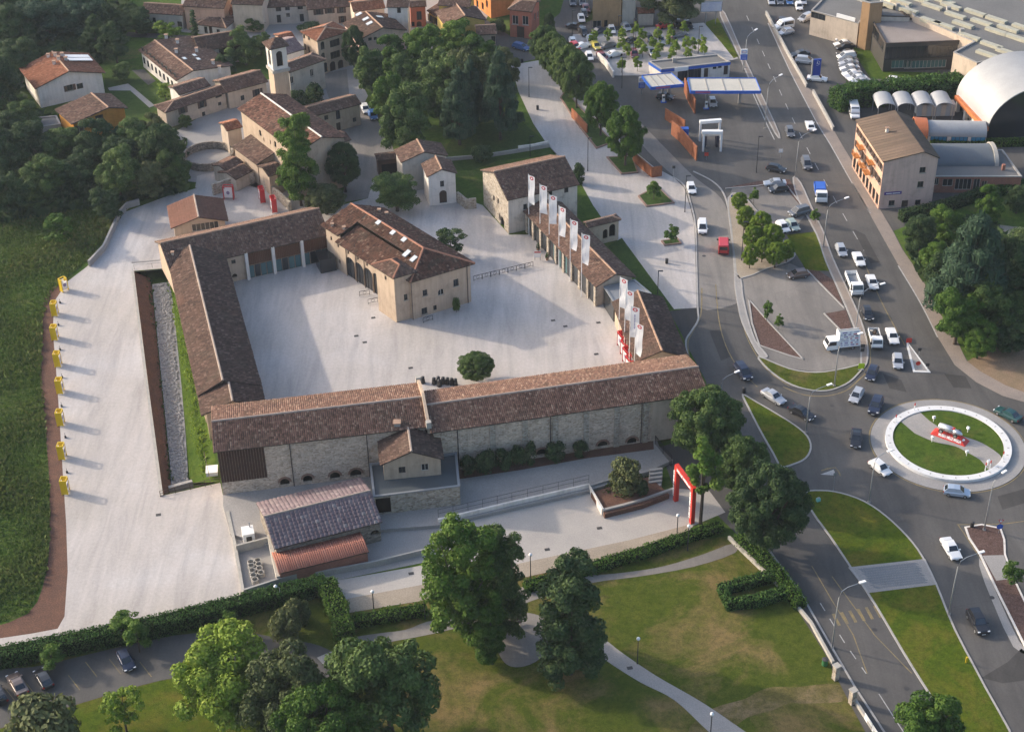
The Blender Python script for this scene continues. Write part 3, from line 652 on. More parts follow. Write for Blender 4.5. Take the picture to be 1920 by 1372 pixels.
for u in (ua, ub, uc):
    c = p0+dd*u+oo*.35; MB().box((c[0], c[1], BW['zt']/2), (.55, .55, BW['zt']), math.atan2(dd[1], dd[0])).build('pillar', M_WHITE, BW['th'])
chimney(BW, 324, 478, .6, .4, 7.2)
# the main house in the courtyard
he = 8.0; P1, P2, P3, P4 = G(769, 530, he), G(891, 494, he), G(730, 388, he), G(601, 422, he)
P3 = P2+(P4-P1)                                            # square it up
MH = thing('main_house', 'large cream courtyard house with arcade and brown tiled roof', 'building', ((P1+P3)[0]/2, (P1+P3)[1]/2, 0))
d = P1-P4; LL = np.linalg.norm(d); d /= LL; n = (P2-P1); WW = np.linalg.norm(n); n /= WW; s = .42; zr = he+s*WW/2
def mp(u, v, dz=0): q = P4+d*u+n*v; return np.array([q[0], q[1], he+s*min(v, WW-v)+dz])
rb, rf = mp(0, WW/2), mp(LL-WW*.42, WW/2)
UA, UB = LL*.20, LL*.80; VM = WW*.33
def slope_pt(u, v): return mp(u, v)
lowd = -.75
up0, up1 = mp(UA, VM), mp(UB, VM)
sl = [(mp(0, 0), mp(UA, 0), mp(0, WW/2), mp(UA, WW/2)), (up0, up1, mp(UA, WW/2), mp(min(UB, LL-WW*.42), WW/2)),
      (mp(UB, 0), mp(LL, 0), mp(min(UB, LL-WW*.42), WW/2), rf), (mp(LL, 0), mp(LL, WW), rf, rf), (mp(LL, WW), mp(0, WW), rf, rb),
      (mp(UA, -.6, lowd), mp(UB, -.6, lowd), mp(UA, VM, lowd), mp(UB, VM, lowd))]
add_roof(MH, sl, tile_mat('mottled_clay_tile', T3((.062, .036, .03), (.118, .062, .046), (.16, .082, .058), (.31, .225, .165)), .6), [(rb, rf), (rf, mp(LL, 0)), (rf, mp(LL, WW))], pm('terracotta_ridge', (.42, .2, .13, 1), None, 1, .9), hue=.47)
o = .6; C = [mp(o, o), mp(LL-o, o), mp(LL-o, WW-o), mp(o, WW-o)]; zt = he+s*o-.12
MHB = dict(th=MH, C=C, zt=zt, a=mp(0, 0), b=mp(LL, 0), r0=rb, r1=rf, c=mp(LL, WW), e=mp(0, WW), d=d, he=he, zr=zr)
arc = [(0, 658, 504, 2.9, 4.6, 'arch-glass'), (0, 674, 514, 2.9, 4.6, 'arch-glass'), (0, 691, 524, 2.9, 4.6, 'arch-glass'), (0, 706, 534, 2.4, 4.6, 'arch-glass')]
sm_w = [(0, x, y, .55, .9, 'win') for x, y in ((621, 447), (637, 490), (634, 460), (653, 473), (671, 484), (688, 495), (706, 507))]
fr_w = [(1, 797, 549, .9, 1.2, 'win-sill'), (1, 855, 530, 1.0, 1.4, 'win-sill'), (1, 796, 583, 1.1, 1.3, 'win-sill'), (1, 816, 577, .7, 1.0, 'win'), (1, 827, 548, 1.2, 1.3, 'arch-w')]
for i in range(4):
    ap = [((WW-2*o)/2, zr-.14)] if i == 3 else None
    wall(MH, C[i], C[(i+1) % 4], -.1, zt if i else zt-.95, M_CREAM, px_ops(C, i, arc+sm_w+fr_w), ap)
for q0, q1 in ((mp(o, o), mp(UA, o)), (mp(UB, o), mp(LL-o, o))): wall(MH, q0, q1, zt-.95, zt, M_CREAM, name='upper_wall')
for x, y in ((772, 560), (876, 525)): downpipe(MHB, 1, x, y)
for x, y in ((649, 470), (667, 480), (683, 490)): downpipe(MHB, 0, x, y)
for x, y, l in ((710, 418, 1), (737, 437, 1), (758, 450, 1), (763, 476, 1.6), (776, 486, 1.4)): skylight(MHB, x, y, 1.0, l)
for x, y in ((623, 424), (645, 430), (711, 397), (725, 403)): chimney(MHB, x, y, .5, .45)
# its corner block, standing forward of the arcade
bq = G(744, 605); k0 = bq[:2]; tl_ = np.linalg.norm((C[1]-bq)[:2]); 
hb = hgt((744, 605), 519); inn = C[1]-d*0; t_a = k0; t_b = k0+n[:2]*3.6; t_d = k0-d[:2]*5.2; t_c = t_b-d[:2]*5.2
TC = [np.array([*t_a, 0]), np.array([*t_b, 0]), np.array([*t_c, 0]), np.array([*t_d, 0])]
for i in range(4): wall(MH, TC[i], TC[(i+1) % 4], -.1, hb, M_CREAM, px_ops(TC, i, [(0, 761, 557, .7, 1.2, 'win-sill'), (3, 723, 521, .55, .9, 'win')]), name='corner_wall')
E = inset([tuple(p[:2]) for p in TC], -.5); E = [np.array([*e, hb]) for e in E]; ctr = (E[0]+E[3])/2+n*2.6; ctr[2] = hb+1.0
r_a = np.array([*(ctr-d*1.2)[:2], hb+1.1]); r_b = np.array([*(ctr+d*1.2)[:2], hb+1.1])
m = MB()
sl2 = [(E[3], E[0], r_a, r_b), (E[0], E[1], r_b, r_b), (E[1], E[2], r_b, r_a), (E[2], E[3], r_a, r_a)]
add_roof(MH, sl2, M_TILE, [(E[0], r_b), (r_a, r_b), (E[3], r_a)], MATS['terracotta_ridge'])
# entrance box of dark glass beside the wing
g = G(612, 502); MB().box((g[0], g[1], 1.4), (3.0, 3.4, 2.8), .35).build('glass_lobby', M_GLASS, MH)
# east wings
def bays(B, pil, mat=None):
    p0, p1 = B['C'][0], B['C'][1]; L = np.linalg.norm(p1-p0); dd = (p1-p0)/L; oo = np.array([dd[1], -dd[0], 0]); st = L/pil
    for k in range(pil+1):
        c = p0+dd*min(max(k*st, .3), L-.3)+oo*.12; MB().box((c[0], c[1], B['zt']/2-.02), (.75, .4, B['zt']-.06), math.atan2(dd[1], dd[0])).build('pillar', mat or M_STONE_W, B['th'])
        if k < pil:
            x0, x1 = k*st+.5, (k+1)*st-.5
            w_ = MB().hexa([(*(p0+dd*uu+oo*t)[:2], zz) for zz in (.1, B['zt']-.3) for uu, t in ((x0, .01), (x0, .07), (x1, .07), (x1, .01))]).build('window', M_FRAME, B['th'])
            for j in range(3):
                a, b = x0+(x1-x0)*(j+.05)/3, x0+(x1-x0)*(j+.95)/3
                MB().poly([(*(p0+dd*uu+oo*.075)[:2], zz) for uu, zz in ((a, .2), (b, .2), (b, B['zt']-.4), (a, B['zt']-.4))]).build('pane', M_GLASS if (k+j) % 5 else M_TEAL, w_)
EW = gable('east_wing', 'long glazed stable wing with brown tiled roof behind the flagpoles', (981, 396), (1117, 539), (1100, 458), 4.3, .42, M_BEIGE, M_TILE, z0=0, over=.5, rmat=M_RIDGE)
bays(EW, 9)
CN = flatb('glazed_link', 'flat grey roofed glass link between the two stable wings', [(1132, 538), (1151, 567), (1221, 550), (1190, 524)], 4.0, M_GLASS, M_ZINC, 0, [], .1, cop=M_ZINC)
EW2 = gable('east_wing', 'shorter stable wing with brown tiled roof beside the red panels', (1147, 566), (1190, 680), (1222, 610), 4.3, .4, M_CREAM, M_TILE_DARK, z0=0, over=.5, rmat=M_RIDGE)
LG = gable('loggia_house', 'small cream loggia with columns beside the white promenade', (1103, 427), (1165, 412), (1130, 410), 4.4, .42, M_CREAM, M_TILE, z0=0, over=.35, hip=(0, 1.4),
    ops=[(0, 1135, 439, 1.0, 2.0, 'arch-open'), (0, 1148, 432, 1.3, 2.6, 'arch-open'), (1, 1157, 430, 1.2, 2.4, 'arch-open')])
# stone house, chapel and porch
SHO = gable('stone_house', 'two storey rubble stone house with orange ridge beside the promenade', (951, 376), (1087, 346), (975, 312), 7.4, .42, M_STONE_W, M_TILE, z0=0, over=.35, rmat=M_RIDGE, wms={0: plaster('stained_plaster', (.56, .51, .44), .5, .55)},
    ops=[(3, 926, 372, .9, 1.2, 'win'), (3, 934, 377, .8, 1.2, 'win'), (3, 942, 418, 1.8, 2.6, 'arch-open'), (3, 937, 407, .7, 1.5, 'open'), (3, 903, 370, .7, 1, 'win'), (0, 985, 388, .8, 1.2, 'win'), (0, 1032, 364, .8, 1.1, 'win'), (0, 1062, 357, .9, 1.1, 'win'), (0, 1030, 385, .9, 1.3, 'win')])
CH = gable('chapel', 'small plaster chapel with arched door and gabled front', (857, 325), (845, 300), (827, 315), 6.6, .42, M_WHITE, M_TILE, z0=0, over=.3, ops=[(3, 831, 369, 1.5, 2.8, 'arch-door'), (3, 829, 345, .8, 1.3, 'win')])
CH2 = gable('chapel_nave', 'taller grey gabled building behind the small chapel', (840, 292), (826, 268), (790, 276), 6.8, .32, M_GREY, M_TILE, z0=0, over=.3)
PO = gable('timber_porch', 'dark open timber porch beside the chapel', (706, 302), (757, 296), (735, 288), 3.6, .3, M_WOOD, M_TILE_DARK, z0=0, over=.3, cap=False, ops=[(0, 732, 318, 3.5, 2.6, 'open')])
# service house at the north-west gate
SV = gable('service_house', 'low cream house with plain reddish brown roof at the lot entrance', (428, 414), (418, 372), (372, 405), 4.4, .3, M_CREAM, tile_mat('brown_sheet_tile', T3((.15, .075, .055), (.165, .082, .06), (.18, .09, .065), (.2, .1, .075)), .2), z0=0, over=.6, rmat=M_RIDGE_P, cw=.45, pitch=.5, amp=.04,
    ops=[(3, 385, 425, 5.0, 1.6, 'win-w')])
# ---------------------------------------------------------------- east side: pavements, islands, markings
def kerbline(pts, w=.3, h=.13, px=True, name='kerb', mat=None, z=0.0):
    P = [np.array(p[:2]) for p in (gp(pts) if px else pts)]; m = MB(); O = []
    for i, p in enumerate(P):
        d = P[min(i+1, len(P)-1)]-P[max(0, i-1)]; d = d/(np.linalg.norm(d)+1e-9); nn = np.array([-d[1], d[0]])*w/2; O.append((p-nn, p+nn))
    for (a, b), (c, d) in zip(O, O[1:]):
        m.hexa([(*a, z), (*c, z), (*d, z), (*b, z), (*a, z+h), (*c, z+h), (*d, z+h), (*b, z+h)])
    return tag(m.build(name, mat or M_KERB), None, None, None, 'structure')
M_WALK = pm('brown_pavement', (.3, .245, .205, 1), (.235, .2, .175, 1), .3, .9, .25, 6, .2)
sheet('forecourt', [(1150, 192), (1185, 150), (1217, 140), (1385, 112), (1450, 240), (1500, 340), (1375, 345), (1330, 335), (1240, 262)], .02, M_ASPH)
sheet('north_car_park', [(1064, 66), (1110, 62), (1180, 55), (1320, 43), (1345, 62), (1384, 110), (1372, 113), (1217, 128), (1225, 142), (1152, 142), (1124, 112), (1098, 106), (1070, 80)], .022, M_GRAVEL)
sheet('verge', [(1320, 43), (1346, 34), (1384, 106), (1376, 110), (1352, 80)], .03, M_LAWN)
island('pavement', sm([(1350, 30), (1386, 108), (1412, 168), (1452, 250), (1462, 252), (1424, 168), (1396, 108), (1360, 26)], 3, True), M_WALK)
sheet('upper_car_park', [(1366, 372), (1375, 348), (1440, 346), (1470, 342), (1495, 372), (1512, 402), (1478, 440), (1440, 420), (1405, 372)], .022, M_ASPH_PALE)
island('tree_bed', sm([(1364, 372), (1385, 362), (1405, 378), (1440, 420), (1480, 462), (1492, 478), (1478, 492), (1440, 504), (1386, 524), (1377, 490), (1369, 430)], 2, True), M_SAND)
sheet('lower_car_park', [(1386, 524), (1440, 505), (1480, 493), (1512, 508), (1586, 580), (1546, 589), (1580, 622), (1622, 640), (1625, 684), (1580, 690), (1530, 697), (1480, 690), (1424, 668), (1400, 620), (1384, 560)], .024, M_ASPH_PALE)
sheet('mulch_bed', [(1404, 562), (1440, 603), (1506, 674), (1480, 667), (1424, 648), (1410, 606)], .05, M_MULCH)
sheet('mulch_bed', [(1513, 505), (1536, 508), (1562, 525), (1583, 578)], .05, M_MULCH)
sheet('mulch_bed', [(1545, 588), (1586, 581), (1598, 617), (1577, 621)], .05, M_MULCH)
sheet('mulch_bed', [(1458, 336), (1480, 336), (1514, 392), (1506, 392)], .05, M_MULCH)
sheet('mulch_bed', [(1324, 338), (1360, 352), (1420, 340), (1470, 336), (1468, 346), (1420, 350), (1362, 353)], .05, M_MULCH)
for pts in ([(1404, 562), (1440, 603), (1506, 674)], [(1404, 562), (1410, 606), (1424, 648), (1480, 667), (1506, 674)], [(1512, 506), (1583, 578)], [(1545, 588), (1577, 621)], [(1470, 342), (1512, 396)], [(1360, 354), (1420, 349), (1440, 346)]): kerbline(pts, .25, .14)
sheet('verge', [(1475, 440), (1532, 434), (1552, 492), (1562, 508), (1512, 507), (1492, 475)], .03, M_LAWN)
island('pavement', sm([(1486, 334), (1502, 343), (1526, 396), (1546, 438), (1562, 483), (1592, 548), (1616, 603), (1628, 648), (1626, 682), (1614, 690), (1612, 650), (1599, 610), (1576, 555), (1547, 490), (1530, 440), (1496, 376)], 3, True), M_WALK)
island('lawn_tongue', sm([(1421, 668), (1438, 692), (1472, 717), (1510, 731), (1550, 734), (1586, 722), (1608, 704), (1622, 682), (1580, 691), (1530, 698), (1480, 691)], 3, True), M_DRY)
island('west_pavement', sm([(1376, 520), (1386, 590), (1402, 630), (1424, 668), (1440, 668), (1418, 640), (1404, 600), (1394, 556), (1390, 524)], 3, True), M_PAVE)
island('splitter_lawn', sm([(1391, 739), (1420, 754), (1456, 775), (1491, 797), (1515, 818), (1522, 840), (1512, 860), (1490, 871), (1464, 876), (1448, 850), (1424, 808), (1402, 765)], 3, True), M_LAWN)
isl = sm([(1508, 924), (1540, 919), (1578, 924), (1622, 940), (1662, 967), (1702, 1005), (1730, 1042), (1757, 1095), (1792, 1180), (1850, 1290), (1905, 1400), (1860, 1440), (1790, 1372), (1740, 1300), (1690, 1220), (1640, 1135), (1592, 1062), (1556, 1008), (1520, 958)], 3, True)
island('long_lawn', isl, M_LAWN)
pv = sheet('paved_crossing', [(1590, 1063), (1735, 1047), (1758, 1095), (1628, 1111)], .125, M_PAVE)
m = MB(); q = [G(x, y, .13) for x, y in ((1608, 1066), (1722, 1053), (1742, 1092), (1636, 1104))]
for k in range(-14, 26):
    for j in range(9):
        a, b = k/24+j/9*.6, k/24+(j+1)/9*.6-.012; v0, v1 = j/9+.01, (j+1)/9-.01
        if a < 0 or b+.02 > 1: continue
        def qq(u, v): return (q[0]*(1-u)+q[1]*u)*(1-v)+(q[3]*(1-u)+q[2]*u)*v
        w = .021; c = [qq(a, v0), qq(a+w, v0), qq(b+w, v1), qq(b, v1)]
        m.hexa([(p[0], p[1], .12) for p in c]+[(p[0], p[1], .15) for p in c])
o = m.build('paver_rows', pm('grey_paver', (.2, .225, .25, 1), (.16, .18, .2, 1), .6, .9), pv); o['kind'] = 'stuff'
bed = island('planted_island', sm([(1808, 988), (1877, 990), (1886, 1040), (1905, 1090), (1945, 1180), (1990, 1330), (1960, 1300), (1920, 1212), (1870, 1112), (1836, 1040)], 2, True), M_MULCH, kerb=M_WHITE)
sheet('island_paving', [(1842, 1041), (1882, 1040), (1898, 1084), (1868, 1088)], .13, M_PAVE)
island('yield_island', [(1700, 640), (1745, 699), (1712, 698), (1700, 650)], M_PAVE, kerb=flat('white_kerb_paint', (.72, .71, .68, 1), .7), kw=.35)
walk = [(1440, 42), (1480, 132), (1510, 190), (1535, 237), (1557, 272), (1597, 343), (1630, 400), (1650, 436), (1685, 498), (1727, 568), (1757, 630), (1790, 684), (1830, 716), (1880, 742), (1960, 765), (1960, 750), (1885, 722), (1838, 696), (1812, 676), (1788, 624), (1757, 580), (1732, 525), (1692, 468), (1674, 433), (1652, 396), (1604, 312), (1582, 277), (1562, 242), (1524, 172), (1512, 162), (1440, 32)]
sheet('east_pavement', walk, .05, M_WALK)
sheet('bare_ground', [(1812, 678), (1838, 697), (1885, 723), (1960, 752), (1990, 600), (1920, 622), (1860, 650)], .03, pm('dry_earth', (.3, .2, .13, 1), (.2, .15, .09, 1), .2, 1, .5, 4))
sheet('overgrown_plot', [(1675, 433), (1760, 400), (1900, 355), (2100, 360), (2100, 600), (1920, 640), (1814, 676), (1758, 580), (1700, 480)], .028, M_FIELD)
sheet('sandy_patch', sm([(1840, 420), (1900, 425), (1990, 440), (1990, 500), (1920, 520), (1880, 470), (1850, 445)], 3, True), .034, M_SAND)
sheet('dealer_lawn', [(1597, 64), (1620, 66), (1634, 92), (1658, 134), (1762, 137), (1766, 156), (1690, 152), (1632, 147), (1614, 120), (1600, 96)], .03, M_GREEN)
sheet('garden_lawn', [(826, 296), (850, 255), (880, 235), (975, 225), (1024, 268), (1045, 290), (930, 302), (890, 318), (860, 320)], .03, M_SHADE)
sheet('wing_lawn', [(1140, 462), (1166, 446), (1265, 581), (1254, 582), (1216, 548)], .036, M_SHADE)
for pts in ([(1060, 170), (1090, 205), (1150, 268), (1118, 280), (1080, 232), (1050, 185)], [(1137, 296), (1186, 294), (1197, 325), (1165, 328)], [(1196, 369), (1233, 350), (1265, 382), (1212, 389)], [(1239, 453), (1271, 448), (1278, 458), (1246, 462)]):
    island('tree_planter', pts, M_SHADE, .3, .3, pm('brick_edging', (.3, .2, .16, 1), None, 1, .9))
for pts in (sm([(1262, 332), (1284, 350), (1296, 385), (1304, 425), (1306, 500), (1308, 576), (1309, 600), (1296, 622), (1286, 640), (1290, 672)], 4), sm([(1300, 322), (1335, 340), (1356, 362), (1367, 400), (1374, 460), (1378, 520)], 4)): kerbline(pts, .3, .12)
sheet('corner_asphalt', [(1284, 640), (1310, 640), (1400, 900), (1470, 1060), (1425, 1042), (1345, 962), (1268, 868), (1250, 838), (1340, 745)], .012, M_ASPH)
sheet('service_yard', [(425, 960), (461, 1122), (600, 1088), (628, 1088), (805, 1052), (845, 985), (720, 985), (500, 1010)], .018, M_PAVE)
sheet('lower_pavement', [(1425, 1040), (1452, 1046), (1500, 1110), (1560, 1215), (1604, 1290), (1660, 1376), (1700, 1440), (1660, 1440), (1600, 1330), (1570, 1272), (1530, 1190), (1480, 1112)], .09, M_ASPH)
kerbline([(1405, 985), (1428, 1012), (1452, 1046), (1500, 1110), (1560, 1215), (1604, 1290), (1660, 1376), (1700, 1440)], .28, .14)
sheet('church_yard', [(330, 246), (430, 186), (500, 190), (560, 280), (545, 345), (480, 352), (440, 340), (400, 345), (350, 340)], .02, M_PAVE)
sheet('upper_village_ground', [(340, 60), (760, 110), (900, 60), (960, -60), (340, -60)], .01, M_PAVE)
sheet('village_ground', [(430, 190), (500, 150), (660, 120), (690, 180), (650, 260), (560, 250)], .016, M_PAVE)
# markings
for pts in (sm([(1440, 44), (1481, 133), (1511, 191), (1536, 238), (1558, 273), (1598, 344), (1632, 400)], 3), sm([(1684, 498), (1726, 568), (1758, 632)], 3), [(1598, 343), (1630, 398)], [(1410, 172), (1440, 238), (1452, 262)]): strip('road_marking', pts, .22, .055, M_LINE_W)
strip('road_marking', sm([(1400, 30), (1440, 120), (1480, 210), (1530, 310), (1580, 400), (1620, 470)], 3), .15, .024, M_LINE_W, dash=(3, 4))
strip('road_marking', sm([(1622, 496), (1650, 560), (1676, 610), (1697, 648)], 3), .2, .024, M_LINE_Y)
strip('road_marking', sm([(1545, 445), (1572, 510), (1600, 566), (1618, 606), (1631, 650), (1629, 690), (1610, 712), (1586, 732), (1550, 742), (1508, 740), (1468, 725)], 4), .2, .024, M_LINE_Y)
strip('road_marking', sm([(1316, 540), (1314, 590), (1300, 620), (1290, 640), (1292, 668)], 4), .22, .03, M_LINE_Y)
strip('road_marking', sm([(1342, 533), (1348, 600), (1362, 650), (1385, 690), (1420, 725)], 4), .18, .03, M_LINE_Y)
strip('road_marking', sm([(1384, 560), (1398, 625), (1420, 668), (1442, 697), (1480, 724)], 4), .16, .024, M_LINE_Y)
strip('road_marking', [(1522, 1060), (1560, 1125), (1600, 1190), (1626, 1262)], .14, .024, M_LINE_Y)
strip('road_marking', [(1538, 1130), (1582, 1202), (1624, 1262)], .14, .024, M_LINE_W, dash=(1.6, 1.6))
strip('road_marking', [(1648, 1300), (1680, 1350), (1720, 1410)], .14, .024, M_LINE_W)
strip('road_marking', [(1560, 1080), (1640, 1190), (1710, 1262)], .14, .024, M_LINE_Y)
for k in range(6): strip('crossing_bar', [(1562+k*15.5, 1150-k*3), (1574+k*15.5, 1172-k*3)], .42, .025, M_LINE_Y)
strip('road_marking', [(1796, 983), (1808, 1000), (1840, 1050)], .15, .024, M_LINE_Y)
strip('road_marking', [(1794, 983), (1880, 982), (1925, 976)], .15, .024, M_LINE_Y)
strip('road_marking', sm([(1540, 882), (1566, 876), (1576, 892)], 2), .25, .03, M_LINE_Y)
sheet('painted_arrow', [(1538, 889), (1563, 880), (1568, 891)], .031, M_LINE_W)
for x, y in ((10, 1290), (45, 1275), (128, 1265), (160, 1240), (205, 1235), (262, 1240)): strip('bay_marking', [(x, y), (x+22, y+28)], .13, .03, M_LINE_Y)
for q in ([(1655, 700), (1690, 712), (1700, 735), (1668, 728)], [(1770, 700), (1810, 705), (1822, 728), (1788, 726)], [(1560, 1000), (1585, 1008), (1608, 1050), (1590, 1052)], [(1600, 430), (1622, 440), (1650, 492), (1632, 494)], [(1330, 620), (1350, 618), (1372, 668), (1352, 676)], [(1870, 930), (1925, 915), (1930, 940), (1880, 955)]): sheet('asphalt_patch', q, .0195, M_ASPH_NEW)
for x, y in ((1680, 790), (1560, 760), (1700, 960), (1640, 1180), (1590, 960), (1860, 1120), (1620, 520), (1480, 300), (1345, 560), (1320, 480), (1700, 1290)):
    q_ = G(x, y); tag(MB().lathe((q_[0], q_[1], .012), [(.36, 0), (.36, .014)], 14).build('manhole_cover', M_FRAME), None, None, None, 'structure')
sheet('asphalt_patch', [(1840, 1270), (1890, 1240), (1915, 1215), (1945, 1240), (1920, 1275), (1880, 1280)], .022, M_ASPH_NEW)
sheet('roadside_dust', sm([(1842, 1030), (1868, 1110), (1910, 1200), (1930, 1225), (1900, 1212), (1862, 1130), (1836, 1060)], 2, True), .022, M_PAVE)
# ---------------------------------------------------------------- roundabout
RC = np.array([67.3, 200.2]); RR = 9.55
def disc(r, n=72): return [(RC[0]+r*math.cos(t), RC[1]+r*math.sin(t)) for t in np.linspace(0, 2*math.pi, n, endpoint=False)]
def ringmesh(r0, r1, z, h, n=72):
    m = MB(); A = disc(r0, n); B_ = disc(r1, n)
    for k in range(n):
        j = (k+1) % n; m.hexa([(*A[k], z), (*A[j], z), (*B_[j], z), (*B_[k], z), (*A[k], z+h), (*A[j], z+h), (*B_[j], z+h), (*B_[k], z+h)])
    return m
tag(ringmesh(RR-.1, 11.75, 0, .09).build('roundabout_apron', pm('pale_apron', (.34, .325, .31, 1), (.26, .25, .242, 1), .2, .85, .2, 6, .15)), None, None, None, 'structure')
strip('road_marking', disc(11.95)+disc(11.95)[:1], .2, .024, M_LINE_Y, px=False)
M_RING = pm('white_ring_concrete', (.74, .735, .72, 1), (.66, .65, .63, 1), .5, .7, .1, 6, .1)
ri = tag(ringmesh(RR-1.15, RR, 0, .55).build('roundabout_ring', M_RING), None, None, None, 'structure')
for k in range(30):
    t = 2*math.pi*k/30; c = (RC[0]+(RR-.55)*math.cos(t), RC[1]+(RR-.55)*math.sin(t), .565)
    MB().box(c, (.3, .14, .03), t).build('ring_light', M_CONC, ri)
sheet('roundabout_lawn', disc(RR-1.2), .42, M_GREEN, px=False)
sheet('roundabout_path', sm([(1681, 783), (1716, 768), (1742, 788), (1775, 808), (1820, 822), (1850, 835), (1880, 860), (1858, 882), (1838, 862), (1812, 847), (1790, 836), (1752, 828), (1715, 812)], 3), .43, M_PAVE)
M_REDP2 = pm('red_paint', (.62, .045, .03, 1), (.5, .04, .028, 1), 1, .45, 0, 6, .08); M_SILVER = flat('brushed_silver', (.62, .63, .65, 1), .32, .7); M_WPAINT = flat('white_paint', (.8, .8, .79, 1), .45)
b4 = [G(x, y, .43) for x, y in ((1744, 814), (1809, 838), (1819, 827), (1753, 801))]
pc = sum(b4)/4; pl = thing('red_plinth', 'red sloped plinth with white museum lettering on the roundabout', 'plinth', (pc[0], pc[1], .43))
ux = (b4[1]-b4[0]); PLL = np.linalg.norm(ux); ux /= PLL; uy = np.array([-ux[1], ux[0], 0]); PW = abs((b4[2]-b4[1])@uy); 
def pq(u, v, z): return pc+ux*u+uy*v+np.array([0, 0, z])
hl, hw = PLL/2, PW/2
MB().hexa([pq(-hl, -hw, 0), pq(hl, -hw, 0), pq(hl, hw, 0), pq(-hl, hw, 0), pq(-hl*.72, -hw*.3, .75), pq(hl*.62, -hw*.3, .75), pq(hl*.62, hw*.5, .75), pq(-hl*.72, hw*.5, .75)]).build('base', M_REDP2, pl)
def text(s, parent, org, ex, ey, size, mat, name='lettering', ext=.004, fit=None, bold=.0):
    """flat lettering with its own plane: org = left foot of the line, ex along it, ey up"""
    c = bpy.data.curves.new(name, 'FONT'); c.body = s; c.size = size; c.extrude = ext; c.resolution_u = 2; c.offset = bold
    t = bpy.data.objects.new(name, c); COL.objects.link(t); bpy.context.view_layer.update()
    me = bpy.data.meshes.new_from_object(t.evaluated_get(bpy.context.evaluated_depsgraph_get())); bpy.data.objects.remove(t); me.materials.clear()
    ex = np.array(ex, float); ex /= np.linalg.norm(ex); ey = np.array(ey, float); ey -= ex*(ey@ex); ey /= np.linalg.norm(ey); ez = np.cross(ex, ey)
    co = np.zeros(len(me.vertices)*3); me.vertices.foreach_get('co', co); co = co.reshape(-1, 3)
    if fit: co[:, 0] = (co[:, 0]-co[:, 0].min())*fit/max(.01, np.ptp(co[:, 0]))
    w = np.array(org, float)+co[:, :1]*ex+co[:, 1:2]*ey+co[:, 2:]*ez-origin(parent)
    me.vertices.foreach_set('co', w.ravel()); me.update()
    return obj(name, me, mat, parent)
fa, fb_ = pq(-hl*.86, -hw*.82, .19), pq(-hl*.78, -hw*.42, .62); fn = np.cross(ux, fb_-fa); fn /= np.linalg.norm(fn); fn = fn if fn[2] > 0 else -fn
text('MUSEO MILLE MIGLIA', pl, fa+fn*.03+ux*hl*.28, ux, fb_-fa, .62, M_WPAINT, fit=PLL*.66, bold=.025)
MB().lathe((*pq(hl*.74, -hw*.1, .46)[:2], .43+.5), [(.3, 0), (.3, .05)], 14).build('badge', M_WPAINT, pl)
# racing car sculpture
rc = thing('race_car_sculpture', 'silver vintage racing car sculpture on the red plinth', 'sculpture', pq(-hl*.05, hw*.1, .75))
def rq(u, v, z): return tuple(pq(-hl*.05+u, hw*.1+v, .75+z))
MB().tube([rq(-1.9, 0, .62), rq(-1.85, 0, .62), rq(-.2, 0, .66), rq(.5, 0, .6)], [.3, .55, .58, .5], 14).build('body', M_SILVER, rc, True)
MB().tube([rq(.5, 0, .58), rq(1.2, 0, .55), rq(1.75, 0, .5), rq(2.0, 0, .48)], [.5, .42, .28, .08], 14).build('nose', M_SILVER, rc, True)
MB().box(rq(.35, 0, 1.05), (.6, .6, .12), math.atan2(ux[1], ux[0])).build('cockpit', M_REDP2, rc)
for u in (-1.2, 1.15):
    for v in (-.75, .75):
        w_ = MB().tube([rq(u, v-.12, .34), rq(u, v+.12, .34)], .36, 14).build('wheel', flat('tyre_rubber', (.03, .03, .03, 1), .8), rc)
        MB().tube([rq(u, v-.14, .34), rq(u, v+.14, .34)], .2, 10).build('rim', M_SILVER, w_)
for k, (x, y) in enumerate(((1750, 790), (1814, 810), (1747, 828), (1812, 854), (1852, 872))):
    p = G(x, y, .43); f = thing('floodlight', 'white floodlight on short post in the roundabout lawn', 'floodlight', p, 'floodlights on the roundabout')
    MB().tube([p, p+np.array([0, 0, .6])], .06, 6).build('post', M_WPAINT, f)
    dv = np.array([pc[0]-p[0], pc[1]-p[1], 0]); dv /= np.linalg.norm(dv); MB().bar(p+np.array([0, 0, .78])-dv*.15, p+np.array([0, 0, .85])+dv*.15, .45, .4).build('lamp_head', M_WPAINT, f)
for k, (x, y) in enumerate(((1679, 792), (1714, 770), (1847, 882), (1856, 878), (1880, 861))):
    p = G(x, y, .43); f = thing('marker_post', 'red and white marker post at the roundabout path mouth', 'post', p, 'marker posts on the roundabout'); t = np.array([0, 0, 1.5])
    MB().tube([p, p+t*.7], .07, 6).build('post', M_WPAINT, f); MB().tube([p+t*.7, p+t], .09, 6).build('red_band', M_REDP2, f)
